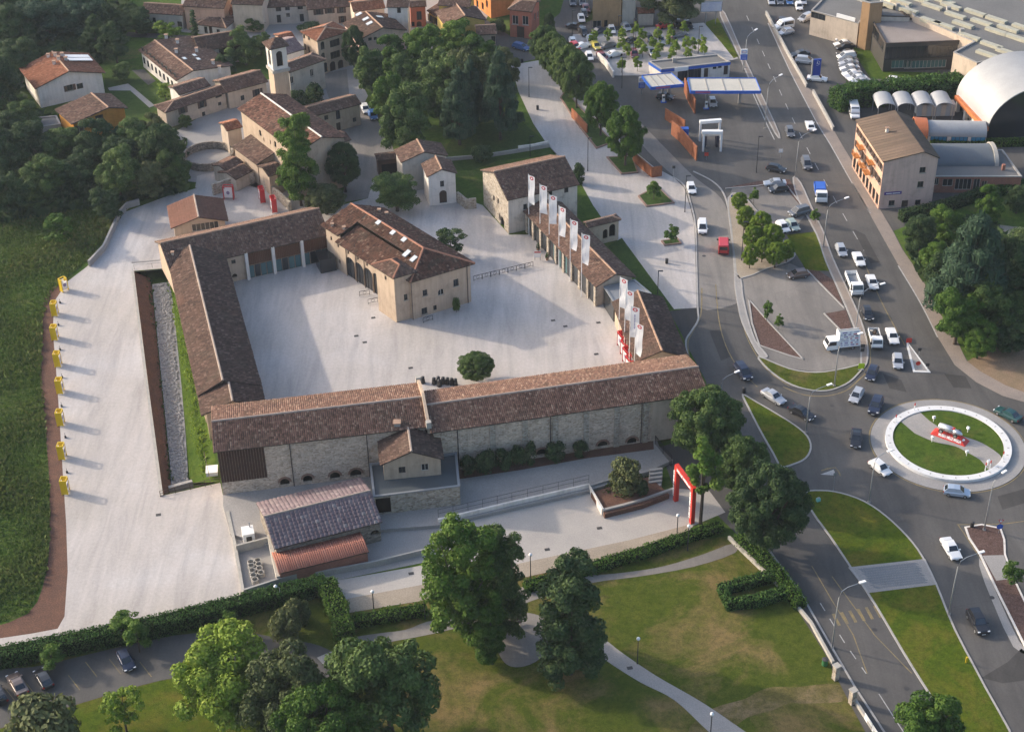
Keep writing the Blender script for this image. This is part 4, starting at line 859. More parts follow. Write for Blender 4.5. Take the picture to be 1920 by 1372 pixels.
# ---------------------------------------------------------------- buildings east of the road
M_FLATROOF = pm('roof_felt', (.17, .145, .125, 1), (.14, .12, .105, 1), .3, .9, .2, 6, .15); M_FLATGREY = pm('grey_roof_sheet', (.185, .18, .172, 1), (.145, .143, .138, 1), .12, .8, .2, 5, .2)
PB = gable('apartment_house', 'three storey pink apartment house with brown roof beside the main road', (1604, 225), (1656, 304), (1702, 240), 10.3, .2, M_PINK, tile_mat('brown_roof_felt', T3((.12, .09, .07), (.135, .1, .078), (.15, .11, .085), (.165, .12, .095)), .2), z0=0, over=.25, cap=False, cw=1.0, pitch=9, amp=.006, hue=.35, wms={1: M_ROSE}, w2=3.2)
for w_ in [o for o in PB['th'].children if o.name.startswith('wall')]: bpy.data.objects.remove(w_)
po = []; C = PB['C']; L0 = np.linalg.norm(C[1]-C[0])
for k in range(8):
    for zf, h in ((8.6, 1.3), (5.6, 2.0 if k in (2, 3, 5) else 1.4), (1.5, 2.4)): po.append((0, (k+.6)*L0/8.2, zf if h < 1.9 or zf < 2 else 5.3, 1.0 if zf > 2 else 1.5, h, 'shut' if zf > 2 else 'door-glass'))
nw = [(1, 1714, 294, 1.0, .9, 'win-sill'), (1, 1730, 319, 1.2, 1.2, 'win-sill'), (1, 1726, 346, 1.2, 1.3, 'win-sill'), (1, 1672, 381, 1.2, 1.2, 'win-sill'), (1, 1721, 380, 1.1, 1.2, 'win-sill'), (1, 1696, 386, 1.3, 2.4, 'door')]
for i in range(4):
    ops = [q[1:] for q in po if q[0] == i] if i == 0 else px_ops(C, i, nw)
    ap = None
    if i in (1, 3): Lw = np.linalg.norm(C[(i+1) % 4]-C[i]); um = PB['hw']-.25; ap = [(um if i == 1 else Lw-um, PB['zr']-.14)]
    wall(PB['th'], C[i], C[(i+1) % 4], -.1, PB['zt'], M_PINK if i == 0 else M_ROSE, ops, ap)
dd = (C[1]-C[0])/L0; oo = np.array([dd[1], -dd[0], 0])
for k, zf in ((1, 4.3), (2, 7.2), (3, 4.3), (4.3, 4.3), (5, 7.2)):
    c = C[0]+dd*(k+.6)*L0/8.2+oo*.6; b_ = MB().box((c[0], c[1], zf), (2.2, 1.2, .15), math.atan2(dd[1], dd[0])).build('balcony', M_ORANGE, PB['th'])
    r_ = MB()
    for t in np.linspace(-1.05, 1.05, 9): e = c+dd*t+oo*.55; r_.bar((e[0], e[1], zf+.05), (e[0], e[1], zf+1.0), .05)
    e0, e1 = c-dd*1.05+oo*.55, c+dd*1.05+oo*.55; r_.bar((*e0[:2], zf+1), (*e1[:2], zf+1), .06); r_.build('railing', M_ORANGE, b_)
u, z = on_wall(C[1], C[2], 1674, 362); dd1 = (C[2]-C[1])/np.linalg.norm(C[2]-C[1]); o1 = np.array([dd1[1], -dd1[0], 0]); c = C[1]+dd1*u+o1*.08
sg = MB().box((c[0], c[1], z), (3.4, .12, .6), math.atan2(dd1[1], dd1[0])).build('shop_sign', flat('purple_sign', (.09, .045, .22, 1), .5), PB['th'])
for t, l in ((-1.35, 1.1), (-.1, 1.5)):
    e = c+dd1*t+o1*.07; MB().bar((*e[:2], z), (*(e+dd1*l)[:2], z), .02, .16).build('lettering', M_WPAINT, sg)
chimney(PB, 1663, 248, .9, .5, 11.4, M_WHITE)
def vault(name, label, a, b, wv, rise, mat, th=None, n=18, part='vault_roof', thick=.25, ends=None):
    """barrel vault: springing line a-b, span vector wv, rise"""
    a = np.array(a, float); b = np.array(b, float); wv = np.array(wv, float)
    if th is None: th = thing(name, label, 'building', ((a+b+wv)/2)[:2].tolist()+[0])
    m = MB(); T = np.linspace(0, math.pi, n+1)
    def q(e, t, k=0): return e+wv*(.5-.5*math.cos(t))+np.array([0, 0, rise*math.sin(t)-k])
    N = n+1
    for e, k in ((a, 0), (b, 0), (a, thick), (b, thick)): m.v += [tuple(q(e, t, k)) for t in T]
    for i in range(n):
        m.f += [[i, N+i, N+i+1, i+1], [2*N+i+1, 3*N+i+1, 3*N+i, 2*N+i]]
    for e, k in ((a, 0), (b, 1)):       # rims of their own, so that the curve shades smoothly
        i0 = len(m.v)
        for t in T: m.v += [tuple(q(e, t)), tuple(q(e, t, thick))]
        for i in range(n): m.f.append([i0+2*i, i0+2*i+2, i0+2*i+3, i0+2*i+1])
    m.build(part, mat, th, True)
    for e in (ends or []): MB().poly([q(e, t, .2) for t in T]).build('gable_glass', M_GLASS, th)
    return th
M_ALU = pm('aluminium_sheet', (.38, .385, .39, 1), (.33, .335, .34, 1), .3, .6, .05, 4, .08, .2)
va, vb = G(1793, 176, 3.4), G(1853, 240, 3.4); vd = (vb-va)/np.linalg.norm(vb-va); vn = np.array([-vd[1], vd[0], 0])
VH = vault('vaulted_hall', 'large silver barrel vaulted sports hall with orange side beam', va, vb, vn*24, 8.6, M_ALU, ends=[vb-vd*1.2, va+vd*1.2], n=28)
MB().bar(va+vd*1-vn*.3+np.array([0, 0, -.3]), vb-vn*.3+np.array([0, 0, -.3]), .9, .9).build('edge_beam', pm('orange_beam', (.62, .2, .07, 1), None, 1, .6), VH)
for t in (.1, .35, .6, .85):
    c = va+(vb-va)*t; MB().box((c[0], c[1], 1.5), (.7, .7, 3.0), .3).build('column', M_WHITE, VH)
for e in (vb-vd*1.2, va+vd*1.2): wall(VH, (e+vn*.2)[:2] if e is not va else e, (e+vn*23.8)[:2], -.1, 3.3, M_GLASS, name='glass_wall')
MB().poly([(*(va+vd*2+vn*1)[:2], -.1), (*(vb-vd*1.4+vn*1)[:2], -.1), (*(vb-vd*1.4+vn*1)[:2], 3.4), (*(va+vd*2+vn*1)[:2], 3.4)]).build('side_wall', M_GREY, VH)
la, lb = G(1741, 254, 2.6), G(1850, 256, 2.6); ln = np.array([-(lb-la)[1], (lb-la)[0], 0]); ln /= np.linalg.norm(ln)
LK = vault('pool_link', 'low silver vaulted passage with blue panels joining the sports hall', la, lb, ln*5, 1.9, M_ALU)
wall(LK, la+ln*.2, lb+ln*.2, -.1, 2.7, M_WHITE, [(x, 1.4, 3.4, 2.0, 'win') for x in (2.2, 6.4, 10.4)])
for o in [c for c in LK.children if c.name.startswith('window')]:
    for p in o.children: p.data.materials[0] = flat('blue_panel', (.07, .3, .5, 1), .3)
wall(LK, lb+ln*4.8, la+ln*4.8, -.1, 2.7, M_WHITE)
oa, ob = G(1716, 252, 2.9), G(1740, 254, 2.9)
OR = vault('orange_entrance', 'orange vaulted entrance at the end of the silver passage', oa, ob, ln*5.6, 2.2, pm('orange_sheet', (.5, .16, .07, 1), None, .6, .5), ends=[oa+np.array([.2, 0, 0])])
wall(OR, oa+ln*.2, ob+ln*.2, -.1, 3, M_ORANGE, [(1.5, 1.2, 1.6, 2.2, 'door-glass')])
for k in range(4):
    x0 = 1646+k*36.2; a_ = G(x0, 203.5-k*.4, 3.2); b_ = G(x0+35, 203-k*.4, 3.2); wv = b_-a_; nn = np.array([-wv[1], wv[0], 0]); nn /= np.linalg.norm(nn)
    sv = vault('parking_canopy', 'small silver vaulted parking canopy in a row of four beside the hedge', a_, a_+nn*6.0, wv*.985, 1.15, M_ALU, n=10, thick=.12); sv['group'] = 'vaulted parking canopies'; sv['category'] = 'canopy'
    for e in (a_+wv*.04, a_+wv*.95, a_+nn*5.6+wv*.04, a_+nn*5.6+wv*.95): MB().tube([(e[0], e[1], 0), (e[0], e[1], 3.3)], .08, 6).build('post', M_ZINC, sv)
ct = G(1719, 219, 0); co_ = G(1790, 218, 0); cdv = (co_-ct); CL = np.linalg.norm(cdv); cdv /= CL; cn = np.array([-cdv[1], cdv[0], 0])
cb = thing('locker_block', 'grey panelled changing block under the vaulted canopies', 'building', ct)
for k in range(8):
    c = ct+cdv*(k+.5)*CL/8+cn*1.3; MB().box((c[0], c[1], 1.3), (CL/8*.94, 2.4, 2.6), math.atan2(cdv[1], cdv[0])).build('panel', M_GREY if k % 2 else flat('pale_blue_panel', (.35, .39, .42, 1), .6), cb)
# brick workshop with the curved roof
BWK = flatb('brick_workshop', 'low red brick workshop with curved grey roof beside the pink house', [(1746, 331), (1916, 331), (1880, 281), (1742, 281)], 3.6, M_BRICKR, M_FLATGREY, 0,
    [(0, 1756, 341, .9, 1.5, 'win-w'), (0, 1777, 343, 2.0, 1.6, 'win-w'), (0, 1806, 346, 3.2, 2.4, 'win-w'), (0, 1831, 347, 1.3, 2.6, 'door-glass-w'), (0, 1845, 349, 1.1, 2.2, 'door-w')], .2)
wa, wb = G(1755, 312, 3.4), G(1868, 312, 3.4); wn_ = np.array([-(wb-wa)[1], (wb-wa)[0], 0]); wn_ /= np.linalg.norm(wn_)
vault('', '', wa, wb, wn_*8.5, 1.9, pm('slate_grey_sheet', (.13, .15, .17, 1), (.11, .125, .14, 1), .3, .6), th=BWK['th'], ends=[wa, wb])
vault('', '', wb-np.array([.3, 0, 0]), wb+np.array([.5, 0, 0]), wn_*8.7, 2.3, M_SILL, th=BWK['th'], part='roof_rib')
c = G(1881, 317, 3.6); MB().box((c[0], c[1], 4.0), (.6, .6, 1.2)).build('chimney', M_BRICKR, BWK['th'])
# showroom, factory
SHW = flatb('car_showroom', 'dark glass car showroom with flat pinkish roof', [(1661, 82), (1812, 76), (1709, 34), (1632, 33)], 6.8, pm('dark_cladding', (.07, .065, .06, 1), None, .6, .4), pm('pink_grey_roof', (.33, .28, .25, 1), None, .2, .9), 0,
    [(0, 1690, 121, 4.5, 1.9, 'win-teal-w'), (0, 1735, 121, 9.5, 1.9, 'win-teal-w'), (0, 1735, 98, 18.5, 3.0, 'win'), (3, 1648, 72, 9, 3.2, 'win'), (3, 1640, 55, 5.0, 3.0, 'win')], .35, cop=M_EAVE)
SH2 = flatb('showroom_wing', 'upper grey showroom wing behind the flat roofed showroom', [(1628, 30), (1706, 32), (1680, 12), (1622, 14)], 7.6, M_GREY, M_FLATGREY, 0, [], .3, cop=M_EAVE)
FC = flatb('factory_hall', 'vast flat grey factory roof with rows of pale rooflights', [(1714, 30), (1826, 78), (1788, 98), (1832, 118), (2010, 80), (2010, 40), (1840, -40), (1660, -40)], 8.0, M_BEIGE, M_FLATGREY, 0, [(3, 1893, 126, 5, 5, 'open')], .3)
M_RL = pm('rooflight_plastic', (.5, .48, .37, 1), (.4, .38, .3, 1), 1, .5)
dl = (G(1765, 20, 8)-G(1735, 10, 8)); dl /= np.linalg.norm(dl)
for x, y in ((1660, 8), (1702, 20), (1722, 0), (1748, 13), (1772, 4), (1791, 30), (1783, 13), (1806, 47), (1828, 25), (1840, 43), (1770, 49), (1868, 38), (1890, 55), (1868, 60), (1817, 70), (1859, 86), (1905, 72), (1851, 103), (1888, 99), (1918, 53), (1745, 41), (1690, 5)):
    p = G(x, y, 7.9); MB().bar(p-dl*2.6, p+dl*2.6, 1.3, .9).build('rooflight', M_RL, FC['th'])
for x, y in ((1683, 14), (1769, 3), (1778, 20), (1803, 61)): p = G(x, y, 8); MB().box((p[0], p[1], 8.1), (.9, .9, 1.6)).build('roof_vent', M_CONC, FC['th'])
OB = flatb('office_block', 'tan office block with overhanging canopy beside the showroom', [(1521, 20), (1610, 44), (1640, 10), (1560, -20)], 6.0, M_BEIGE, M_FLATGREY, 0, [(0, 1532, 20, 4, 1, 'win'), (0, 1550, 26, 4, 1, 'win'), (0, 1530, 30, 5, 1.5, 'win')], .3)
q = [G(x, y, 4.2) for x, y in ((1553, 22), (1597, 40), (1612, 33), (1570, 14))]; MB().prism([tuple(p[:2]) for p in q], 4.2, 5.0).build('canopy', M_BEIGE, OB['th'])
u0, z0_ = on_wall(OB['C'][0], OB['C'][1], 1570, 14); p0 = OB['C'][0]; dd = OB['C'][1]-p0; dd /= np.linalg.norm(dd); oo = np.array([dd[1], -dd[0], 0]); c = p0+dd*9+oo*.1
MB().bar((*(c-dd*2.2)[:2], 6.6), (*(c+dd*2.6)[:2], 6.6), .2, .9).build('sign_board', M_WPAINT, OB['th'])
TW = flatb('stair_tower', 'plain brown block rising beside the flat showroom roof', [(1617, 2), (1632, 6), (1656, 4), (1645, -12)], 11.5, M_BROWN, M_FLATGREY, 0, [], .3)
# roadside walls
def lowwall(name, label, px, h, w, mat, cat='wall', group=None, cap=None, z0=0.0):
    P = gp(px, z0); th = thing(name, label, cat, sum(P)/len(P), group); m = MB(); Q = [np.array(p[:2]) for p in P]; O = []
    for i, p in enumerate(Q):
        d = Q[min(i+1, len(Q)-1)]-Q[max(0, i-1)]; d = d/(np.linalg.norm(d)+1e-9); nn = np.array([-d[1], d[0]]); O.append((p-nn*w/2, p+nn*w/2))
    for (a, b), (c, d) in zip(O, O[1:]): m.hexa([(*a, z0-.05), (*c, z0-.05), (*d, z0-.05), (*b, z0-.05), (*a, z0+h), (*c, z0+h), (*d, z0+h), (*b, z0+h)])
    m.build('wall_body', mat, th)
    if cap is not None:
        k = MB()
        for (a, b), (c, d) in zip(O, O[1:]):
            e = .06; na = (b-a)/np.linalg.norm(b-a)*e; nc = (d-c)/np.linalg.norm(d-c)*e
            k.hexa([(*(a-na), z0+h), (*(c-nc), z0+h), (*(d+nc), z0+h), (*(b+na), z0+h), (*(a-na), z0+h+.1), (*(c-nc), z0+h+.1), (*(d+nc), z0+h+.1), (*(b+na), z0+h+.1)])
        k.build('coping', cap, th)
    return th
lowwall('boundary_wall', 'long low pale wall between main road pavement and car dealer lot', [(1436, 28), (1478, 106), (1512, 165)], .9, .3, M_CONC, cap=M_SILL)
lowwall('boundary_wall', 'short low pale wall with posts beside the parked white minibus', [(1524, 176), (1545, 214), (1562, 246)], .9, .3, M_CONC, cap=M_SILL)
M_CORT = pm('rust_steel', (.36, .135, .06, 1), (.24, .085, .045, 1), .8, .8, .2, 5, .3)
def screen(label, px, h):
    P = gp(px); th = thing('rust_screen', label, 'screen', sum(P)/len(P), 'rust coloured steel screens')
    for a, b in zip(P, P[1:]):
        L = np.linalg.norm(b-a); n = max(1, int(L/2.0)); d = (b-a)/L
        for k in range(n):
            p0, p1 = a+d*(k*L/n+.03), a+d*((k+1)*L/n-.03); MB().hexa([(*(p0+np.array([-d[1], d[0], 0])*t)[:2], z) if e == 0 else (*(p1+np.array([-d[1], d[0], 0])*t)[:2], z) for z in (-.05, h) for e, t in ((0, -.12), (1, -.12), (1, .12), (0, .12))]).build('panel', M_CORT, th)
screen('rust coloured steel screen beside the promenade trees', [(1072, 220), (1101, 252)], 2.2)
screen('rust coloured steel screen ending at the lane corner', [(1187, 303), (1222, 333), (1241, 330)], 2.3)
screen('rust coloured steel screen nearest the filling station canopy', [(1283, 172), (1290, 190), (1303, 214)], 3.3)
screen('rust coloured steel screen in front of the car wash corner', [(1247, 224), (1284, 247)], 2.6)
screen('long rust coloured steel screen along the lane beside the car wash', [(1259, 252), (1275, 266), (1306, 302)], 3.2)
lowwall('white_wall', 'white retaining wall at the ramp of the northern car park', [(1121, 110), (1136, 124), (1150, 146)], 1.5, .4, M_WHITE)
# filling station
M_BLUE = flat('station_blue', (.03, .12, .5, 1), .45); M_CANOPY = pm('canopy_sheet', (.56, .53, .46, 1), (.48, .46, .4, 1), .3, .7)
KI = flatb('station_kiosk', 'white filling station shop with blue fascia', [(1240, 130), (1369, 116), (1346, 102), (1217, 115)], 3.7, M_WHITE, M_FLATGREY, 0,
    [(0, 1281, 141, 2.6, 3.0, 'door-glass'), (0, 1302, 139, 3.2, 2.4, 'win'), (0, 1324, 137, 1.0, 2.2, 'door'), (0, 1361, 132, 1.0, 2.2, 'door'), (0, 1340, 128, .9, .6, 'win'), (0, 1350, 126, .9, .6, 'win')], .2, cop=M_CONC)
C = KI['C']
for i in range(4):
    a, b = C[i], C[(i+1) % 4]; d_ = (b-a)/np.linalg.norm(b-a); o_ = np.array([d_[1], -d_[0], 0])
    MB().hexa([(*(p+o_*t)[:2], z) for z in (2.95, 3.55) for p, t in ((a, .01), (a, .14), (b, .14), (b, .01))]).build('fascia', M_BLUE, KI['th'])
a, b = C[0], C[1]; d_ = (b-a)/np.linalg.norm(b-a); o_ = np.array([d_[1], -d_[0], 0]); c = a+d_*4.6
MB().hexa([(*(c+d_*u+o_*t)[:2], z) for z in (2.8, 3.75) for u, t in ((-1.6, .15), (-1.6, .25), (1.6, .25), (1.6, .15))]).build('sign_panel', M_WPAINT, KI['th'])
c = G(1265, 116, 3.6); MB().box((c[0], c[1], 3.9), (1.0, .8, 1.4)).build('roof_unit', M_CONC, KI['th'])
def canopy(label, px, pil):
    P = [G(x, y, 5.2) for x, y in px]; th = thing('fuel_canopy', label, 'canopy', (*(sum(P)/4)[:2], 0), 'filling station canopies')
    MB().prism([tuple(p[:2]) for p in P], 4.75, 5.12).build('canopy_roof', M_CANOPY, th)
    for i in range(4):
        a, b = P[i], P[(i+1) % 4]; d_ = (b-a)/np.linalg.norm(b-a); o_ = np.array([d_[1], -d_[0], 0])
        MB().hexa([(*(p+o_*t)[:2], z) for z in (4.6, 5.3) for p, t in ((a, .002), (a, .12), (b, .12), (b, .002))]).build('fascia', M_BLUE, th)
    for k in range(1, 4):
        a = P[0]+(P[1]-P[0])*k/4; b = P[3]+(P[2]-P[3])*k/4; MB().bar((*a[:2], 5.16), (*b[:2], 5.16), .18, .1).build('roof_seam', M_CONC, th)
    for x, y in pil: p = G(x, y); MB().box((p[0], p[1], 2.4), (.55, .55, 4.8)).build('pillar', M_CONC, th)
    a, b = P[0], P[1]; d_ = (b-a)/np.linalg.norm(b-a); o_ = np.array([d_[1], -d_[0], 0]); c = a+d_*1+o_*.13
    MB().hexa([(*(c+d_*u+o_*t)[:2], z) for z in (4.75, 5.15) for u, t in ((0, .0), (0, .02), (3.2, .02), (3.2, .0))]).build('lettering_band', flat('faded_red_letter', (.4, .1, .2, 1), .6), th)
    return th
canopy('smaller pale fuel canopy with blue fascia in front of the shop', [(1221, 164), (1282, 158), (1258, 137), (1204, 142)], [(1242, 185), (1254, 184)])
canopy('larger pale fuel canopy with blue fascia beside the main road', [(1295, 171), (1426, 171), (1416, 147), (1290, 147)], [(1325, 192), (1386, 194)])
for x, y, l in ((1244, 192, 'white fuel pump under the smaller canopy'), (1324, 204, 'white and blue fuel pump under the larger canopy')):
    p = G(x, y); f = thing('fuel_pump', l, 'fuel pump', p); MB().box((p[0], p[1], .85), (.6, .45, 1.7)).build('body', M_WPAINT, f); MB().box((p[0], p[1]-.24, 1.25), (.45, .05, .4)).build('display', M_FRAME, f); MB().box((p[0], p[1], .08), (1.2, .9, .16)).build('base', M_BLUE, f)
def pylon(label, base, h, w, oval=True):
    p = G(*base); f = thing('price_sign', label, 'sign', p)
    MB().tube([p, p+np.array([0, 0, h-2])], .1, 8).build('post', M_ZINC, f)
    MB().box((p[0], p[1], h-1.0), (w, .25, 1.2)).build('logo_panel', M_WPAINT, f); MB().box((p[0], p[1], h-2.3), (w, .24, 1.3)).build('price_panel', M_BLUE, f)
    m = MB(); m.poly([(p[0]+w*.42*math.cos(t), p[1]-.13, h-1.0+.42*math.sin(t)) for t in np.linspace(0, 2*math.pi, 24, endpoint=False)]); m.build('logo_ring', M_BLUE, f)
    m = MB(); m.poly([(p[0]+w*.36*math.cos(t), p[1]-.135, h-1.0+.34*math.sin(t)) for t in np.linspace(0, 2*math.pi, 24, endpoint=False)]); m.build('logo_field', M_WPAINT, f)
    text('Esso', f, (p[0]-w*.28, p[1]-.14, h-1.18), (1, 0, 0), (0, 0, 1), .5, M_REDP2, fit=w*.56)
    for k in range(3): MB().box((p[0], p[1]-.125, h-1.95-k*.35), (w*.7, .02, .2)).build('price_row', flat('price_face', (.25, .3, .6, 1), .5), f)
pylon('tall blue and white fuel price sign beside the main road', (1393, 133), 5.6, 1.5)
pylon('blue and white fuel price sign beside the smaller canopy', (1203, 178), 4.6, 1.4)
# car wash
cw_ = thing('car_wash', 'white portal frame car wash with dark brushes', 'car wash', G(1330, 275))
for (x, y) in ((1312, 265), (1348, 262), (1318, 284), (1351, 284)):
    p = G(x, y); MB().box((p[0], p[1], 2.1), (.4, .4, 4.2)).build('post', M_WPAINT, cw_)
for (x0, y0), (x1, y1) in (((1310, 265), (1350, 262)), ((1314, 284), (1353, 284))):
    a, b = G(x0, y0), G(x1, y1); MB().bar((*a[:2], 4.4), (*b[:2], 4.4), .8, .6).build('beam', M_WPAINT, cw_)
p = G(1332, 276); MB().box((p[0], p[1], 3.3), (3.4, 1.2, .9)).build('nozzle_arch', M_WHITE, cw_)
for dx in (-1.3, 1.3): MB().lathe((p[0]+dx, p[1], 0), [(.4, .2), (.5, 1), (.5, 2.2), (.35, 2.7)], 10).build('brush', flat('dark_bristle', (.03, .03, .05, 1), .9), cw_)
p = G(1293, 262); MB().box((p[0]-1, p[1]+1, 1.1), (1.6, 1.2, 2.2)).build('pump_cabinet', M_BLUE, cw_)
# dealer pylon with the star
p = G(1529, 152); dp = thing('dealer_pylon', 'tall blue pylon sign with a white three pointed star', 'sign', p)
MB().box((p[0], p[1], 2.6), (1.7, .45, 5.2), .1).build('panel', flat('pylon_blue', (.025, .06, .32, 1), .35), dp); MB().box((p[0]-.98, p[1], 2.6), (.25, .46, 5.2), .1).build('edge_strip', M_ZINC, dp)
m = MB(); cz = 4.35
for k in range(3):
    t = math.pi/2+k*2*math.pi/3; e = np.array([math.cos(t), math.sin(t)]); f = np.array([-e[1], e[0]]); m.poly([(p[0]+q[0], p[1]-.24, cz+q[1]) for q in (np.zeros(2)-f*.1, e*.5, f*.1)])
m.build('star', M_WPAINT, dp)
m = MB()
for t0, t1 in zip(np.linspace(0, 2*math.pi, 25), np.linspace(0, 2*math.pi, 25)[1:]): m.poly([(p[0]+r*math.cos(t), p[1]-.24, cz+r*math.sin(t)) for r, t in ((.5, t0), (.5, t1), (.57, t1), (.57, t0))])
m.build('star_ring', M_WPAINT, dp)
# billboard
p = G(1332, 46); bb = thing('billboard', 'white billboard on two steel legs above the road verge', 'billboard', p)
for dx in (-1.2, 1.2): MB().tube([(p[0]+dx, p[1], 0), (p[0]+dx, p[1], 3.4)], .12, 8).build('leg', M_ZINC, bb)
MB().box((p[0], p[1], 4.5), (5.2, .3, 2.6), .05).build('panel', M_ZINC, bb); MB().box((p[0], p[1]-.17, 4.5), (4.9, .04, 2.3), .05).build('poster', pm('poster_print', (.5, .5, .62, 1), (.68, .66, .7, 1), .6, .5), bb)
# ---------------------------------------------------------------- vehicles
M_TYRE = MATS['tyre_rubber']; M_RIM = flat('wheel_rim', (.4, .4, .41, 1), .35, .7); M_CGLASS = flat('car_glass', (.02, .024, .03, 1), .06, 0, .9)
M_HEAD = flat('headlamp', (.75, .76, .78, 1), .15); M_TAIL = flat('tail_lamp', (.3, .015, .012, 1), .25); M_PLATE = flat('number_plate', (.7, .7, .68, 1), .5); M_TRIM = flat('black_trim', (.025, .025, .027, 1), .6)
def paint(n, c, metal=.0, r=.28): return flat('paint_'+n, c, r, metal, .5, .6)
PAINT = dict(car_paint=0)
M_PAINT = paint('plain', (.6, .6, .6, 1)); M_PAINT.name = 'car_paint'
COLS = dict(white=paint('white', (.75, .75, .74, 1)), silver=paint('silver', (.5, .51, .53, 1), .35), grey=paint('grey', (.16, .165, .175, 1), .3), black=paint('black', (.016, .017, .021, 1)), navy=paint('navy', (.022, .03, .06, 1), .2),
    blue=paint('blue', (.05, .13, .32, 1)), red=paint('red', (.5, .025, .03, 1)), maroon=paint('maroon', (.17, .03, .035, 1)), brown=paint('brown', (.14, .105, .09, 1), .3), green=paint('green', (.36, .43, .38, 1), .2), teal=paint('teal', (.015, .06, .06, 1)), yellow=paint('yellow', (.5, .42, .08, 1)), paleblue=paint('pale_blue', (.42, .5, .6, 1), .35))
def wheels(th, pts, r=.31, w=.2):
    for x, y in pts:
        s = 1 if y > 0 else -1
        o = MB().tube([(x, y-s*w, r), (x, y-s*.02, r), (x, y, r)], [r, r, r*.9], 14).build('wheel', M_TYRE, th)
        MB().tube([(x, y-s*.03, r), (x, y+s*.012, r)], r*.6, 10).build('rim', M_RIM, o)
def loft(stations):   # each: list of points, equal counts, closed sections
    m = MB(); n = len(stations[0])
    for s in stations: m.v += [tuple(map(float, p)) for p in s]
    for k in range(len(stations)-1):
        for j in range(n): m.f.append([k*n+j, k*n+(j+1) % n, (k+1)*n+(j+1) % n, (k+1)*n+j])
    m.f.append(list(range(n))[::-1]); m.f.append([(len(stations)-1)*n+j for j in range(n)])
    return m
def make_car(name, L, W, H, prof, cab, belt=.9, wr=.31):
    """prof: (x, top z, half-width factor) along the body; cab: x of windscreen foot, roof front, roof rear, rear window foot"""
    th = thing(name, 'car', 'car'); st = []
    for x, zt, k in prof:
        w = W/2*k; z0 = .2 if abs(x) < L/2-.12 else .32
        st.append([(x, -w*.9, z0), (x, -w, z0+.16), (x, -w, zt-.14), (x, -w*.93, zt-.03), (x, -w*.6, zt), (x, w*.6, zt), (x, w*.93, zt-.03), (x, w, zt-.14), (x, w, z0+.16), (x, w*.9, z0)])
    me = loft(st); xa, xb, xc, xd = cab; wb, wt = W/2*.93, W/2*.74; zb = belt-.04; zr = H
    mid = (xb+xc)/2
    cs = [[(xa, -wb*.9, zb), (xa, wb*.9, zb)], None]
    A = [(xa, -wb*.92, zb), (xa, wb*.92, zb), (xd, wb*.92, zb), (xd, -wb*.92, zb)]; T = [(xb, -wt*.95, zr-.05), (xb, wt*.95, zr-.05), (xc, wt*.95, zr-.06), (xc, -wt*.95, zr-.06)]
    i = len(me.v); me.v += A+T+[(mid, -wt*.9, zr), (mid, wt*.9, zr)]
    for f in ((0, 1, 5, 4), (2, 3, 7, 6), (1, 2, 6, 5), (3, 0, 4, 7), (4, 5, 9, 8), (8, 9, 6, 7), (5, 6, 9), (7, 4, 8)): me.f.append([i+k for k in f])
    me.build('body', M_PAINT, th)
    def pane(q, nm, k=.012, ins=(.08, .1)):
        q = [np.array(p, float) for p in q]; n = np.cross(q[1]-q[0], q[3]-q[0]); n /= np.linalg.norm(n)
        def b(u, v): return (q[0]*(1-u)+q[1]*u)*(1-v)+(q[3]*(1-u)+q[2]*u)*v+n*k
        u, v = ins; MB().poly([b(u, v), b(1-u, v), b(1-u, 1-v), b(u, 1-v)]).build(nm, M_CGLASS, th)
    pane((A[1], A[0], T[0], T[1]), 'windscreen', -.014, (.06, .06)); pane((A[3], A[2], T[2], T[3]), 'rear_window', -.014, (.09, .12))
    for s in (0, 1):
        a0, a1, t1, t0 = (A[1], A[2], T[2], T[1]) if s else (A[3], A[0], T[0], T[3]); a0, a1, t1, t0 = (np.array(p) for p in (a0, a1, t1, t0))
        for u0, u1 in ((0, .5), (.5, 1)):
            pane((a0*(1-u0)+a1*u0, a0*(1-u1)+a1*u1, t0*(1-u1)+t1*u1, t0*(1-u0)+t1*u0), 'side_window', -.014, (.06, .12))
    xf, xr = L/2, -L/2; zf = prof[-2][1]; zk = prof[1][1]
    for s in (-1, 1):
        MB().box((xf-.12, s*W*.36, zf-.13), (.24, .34, .16)).build('headlight', M_HEAD, th); MB().box((xr+.07, s*W*.38, zk-.2), (.16, .26, .24)).build('taillight', M_TAIL, th)
        MB().box((xa-.18, s*(W/2+.05), belt+.05), (.16, .2, .14)).build('mirror', M_PAINT, th)
    MB().box((xf-.01, 0, .42), (.06, W*.82, .2)).build('front_bumper', M_TRIM, th); MB().box((xr+.01, 0, .45), (.06, W*.82, .2)).build('rear_bumper', M_TRIM, th)
    MB().box((xf+.025, 0, .45), (.02, .5, .12)).build('number_plate', M_PLATE, th)
    wx = L*.31; wheels(th, [(wx, W/2-.0, ), (wx, -W/2), (-wx*.98, W/2), (-wx*.98, -W/2)], wr); return th
def P_(L, hood, deck, nose=.62, tail=.8, k=.9): h = L/2; return [(-h, tail-.1, k*.93), (-h+.1, deck, k+.05), (-h*.5, .9, 1), (0, .9, 1), (h*.42, .9, 1), (h*.5, hood, .99), (h-.18, nose+.08, .95), (h, nose-.04, .84)]
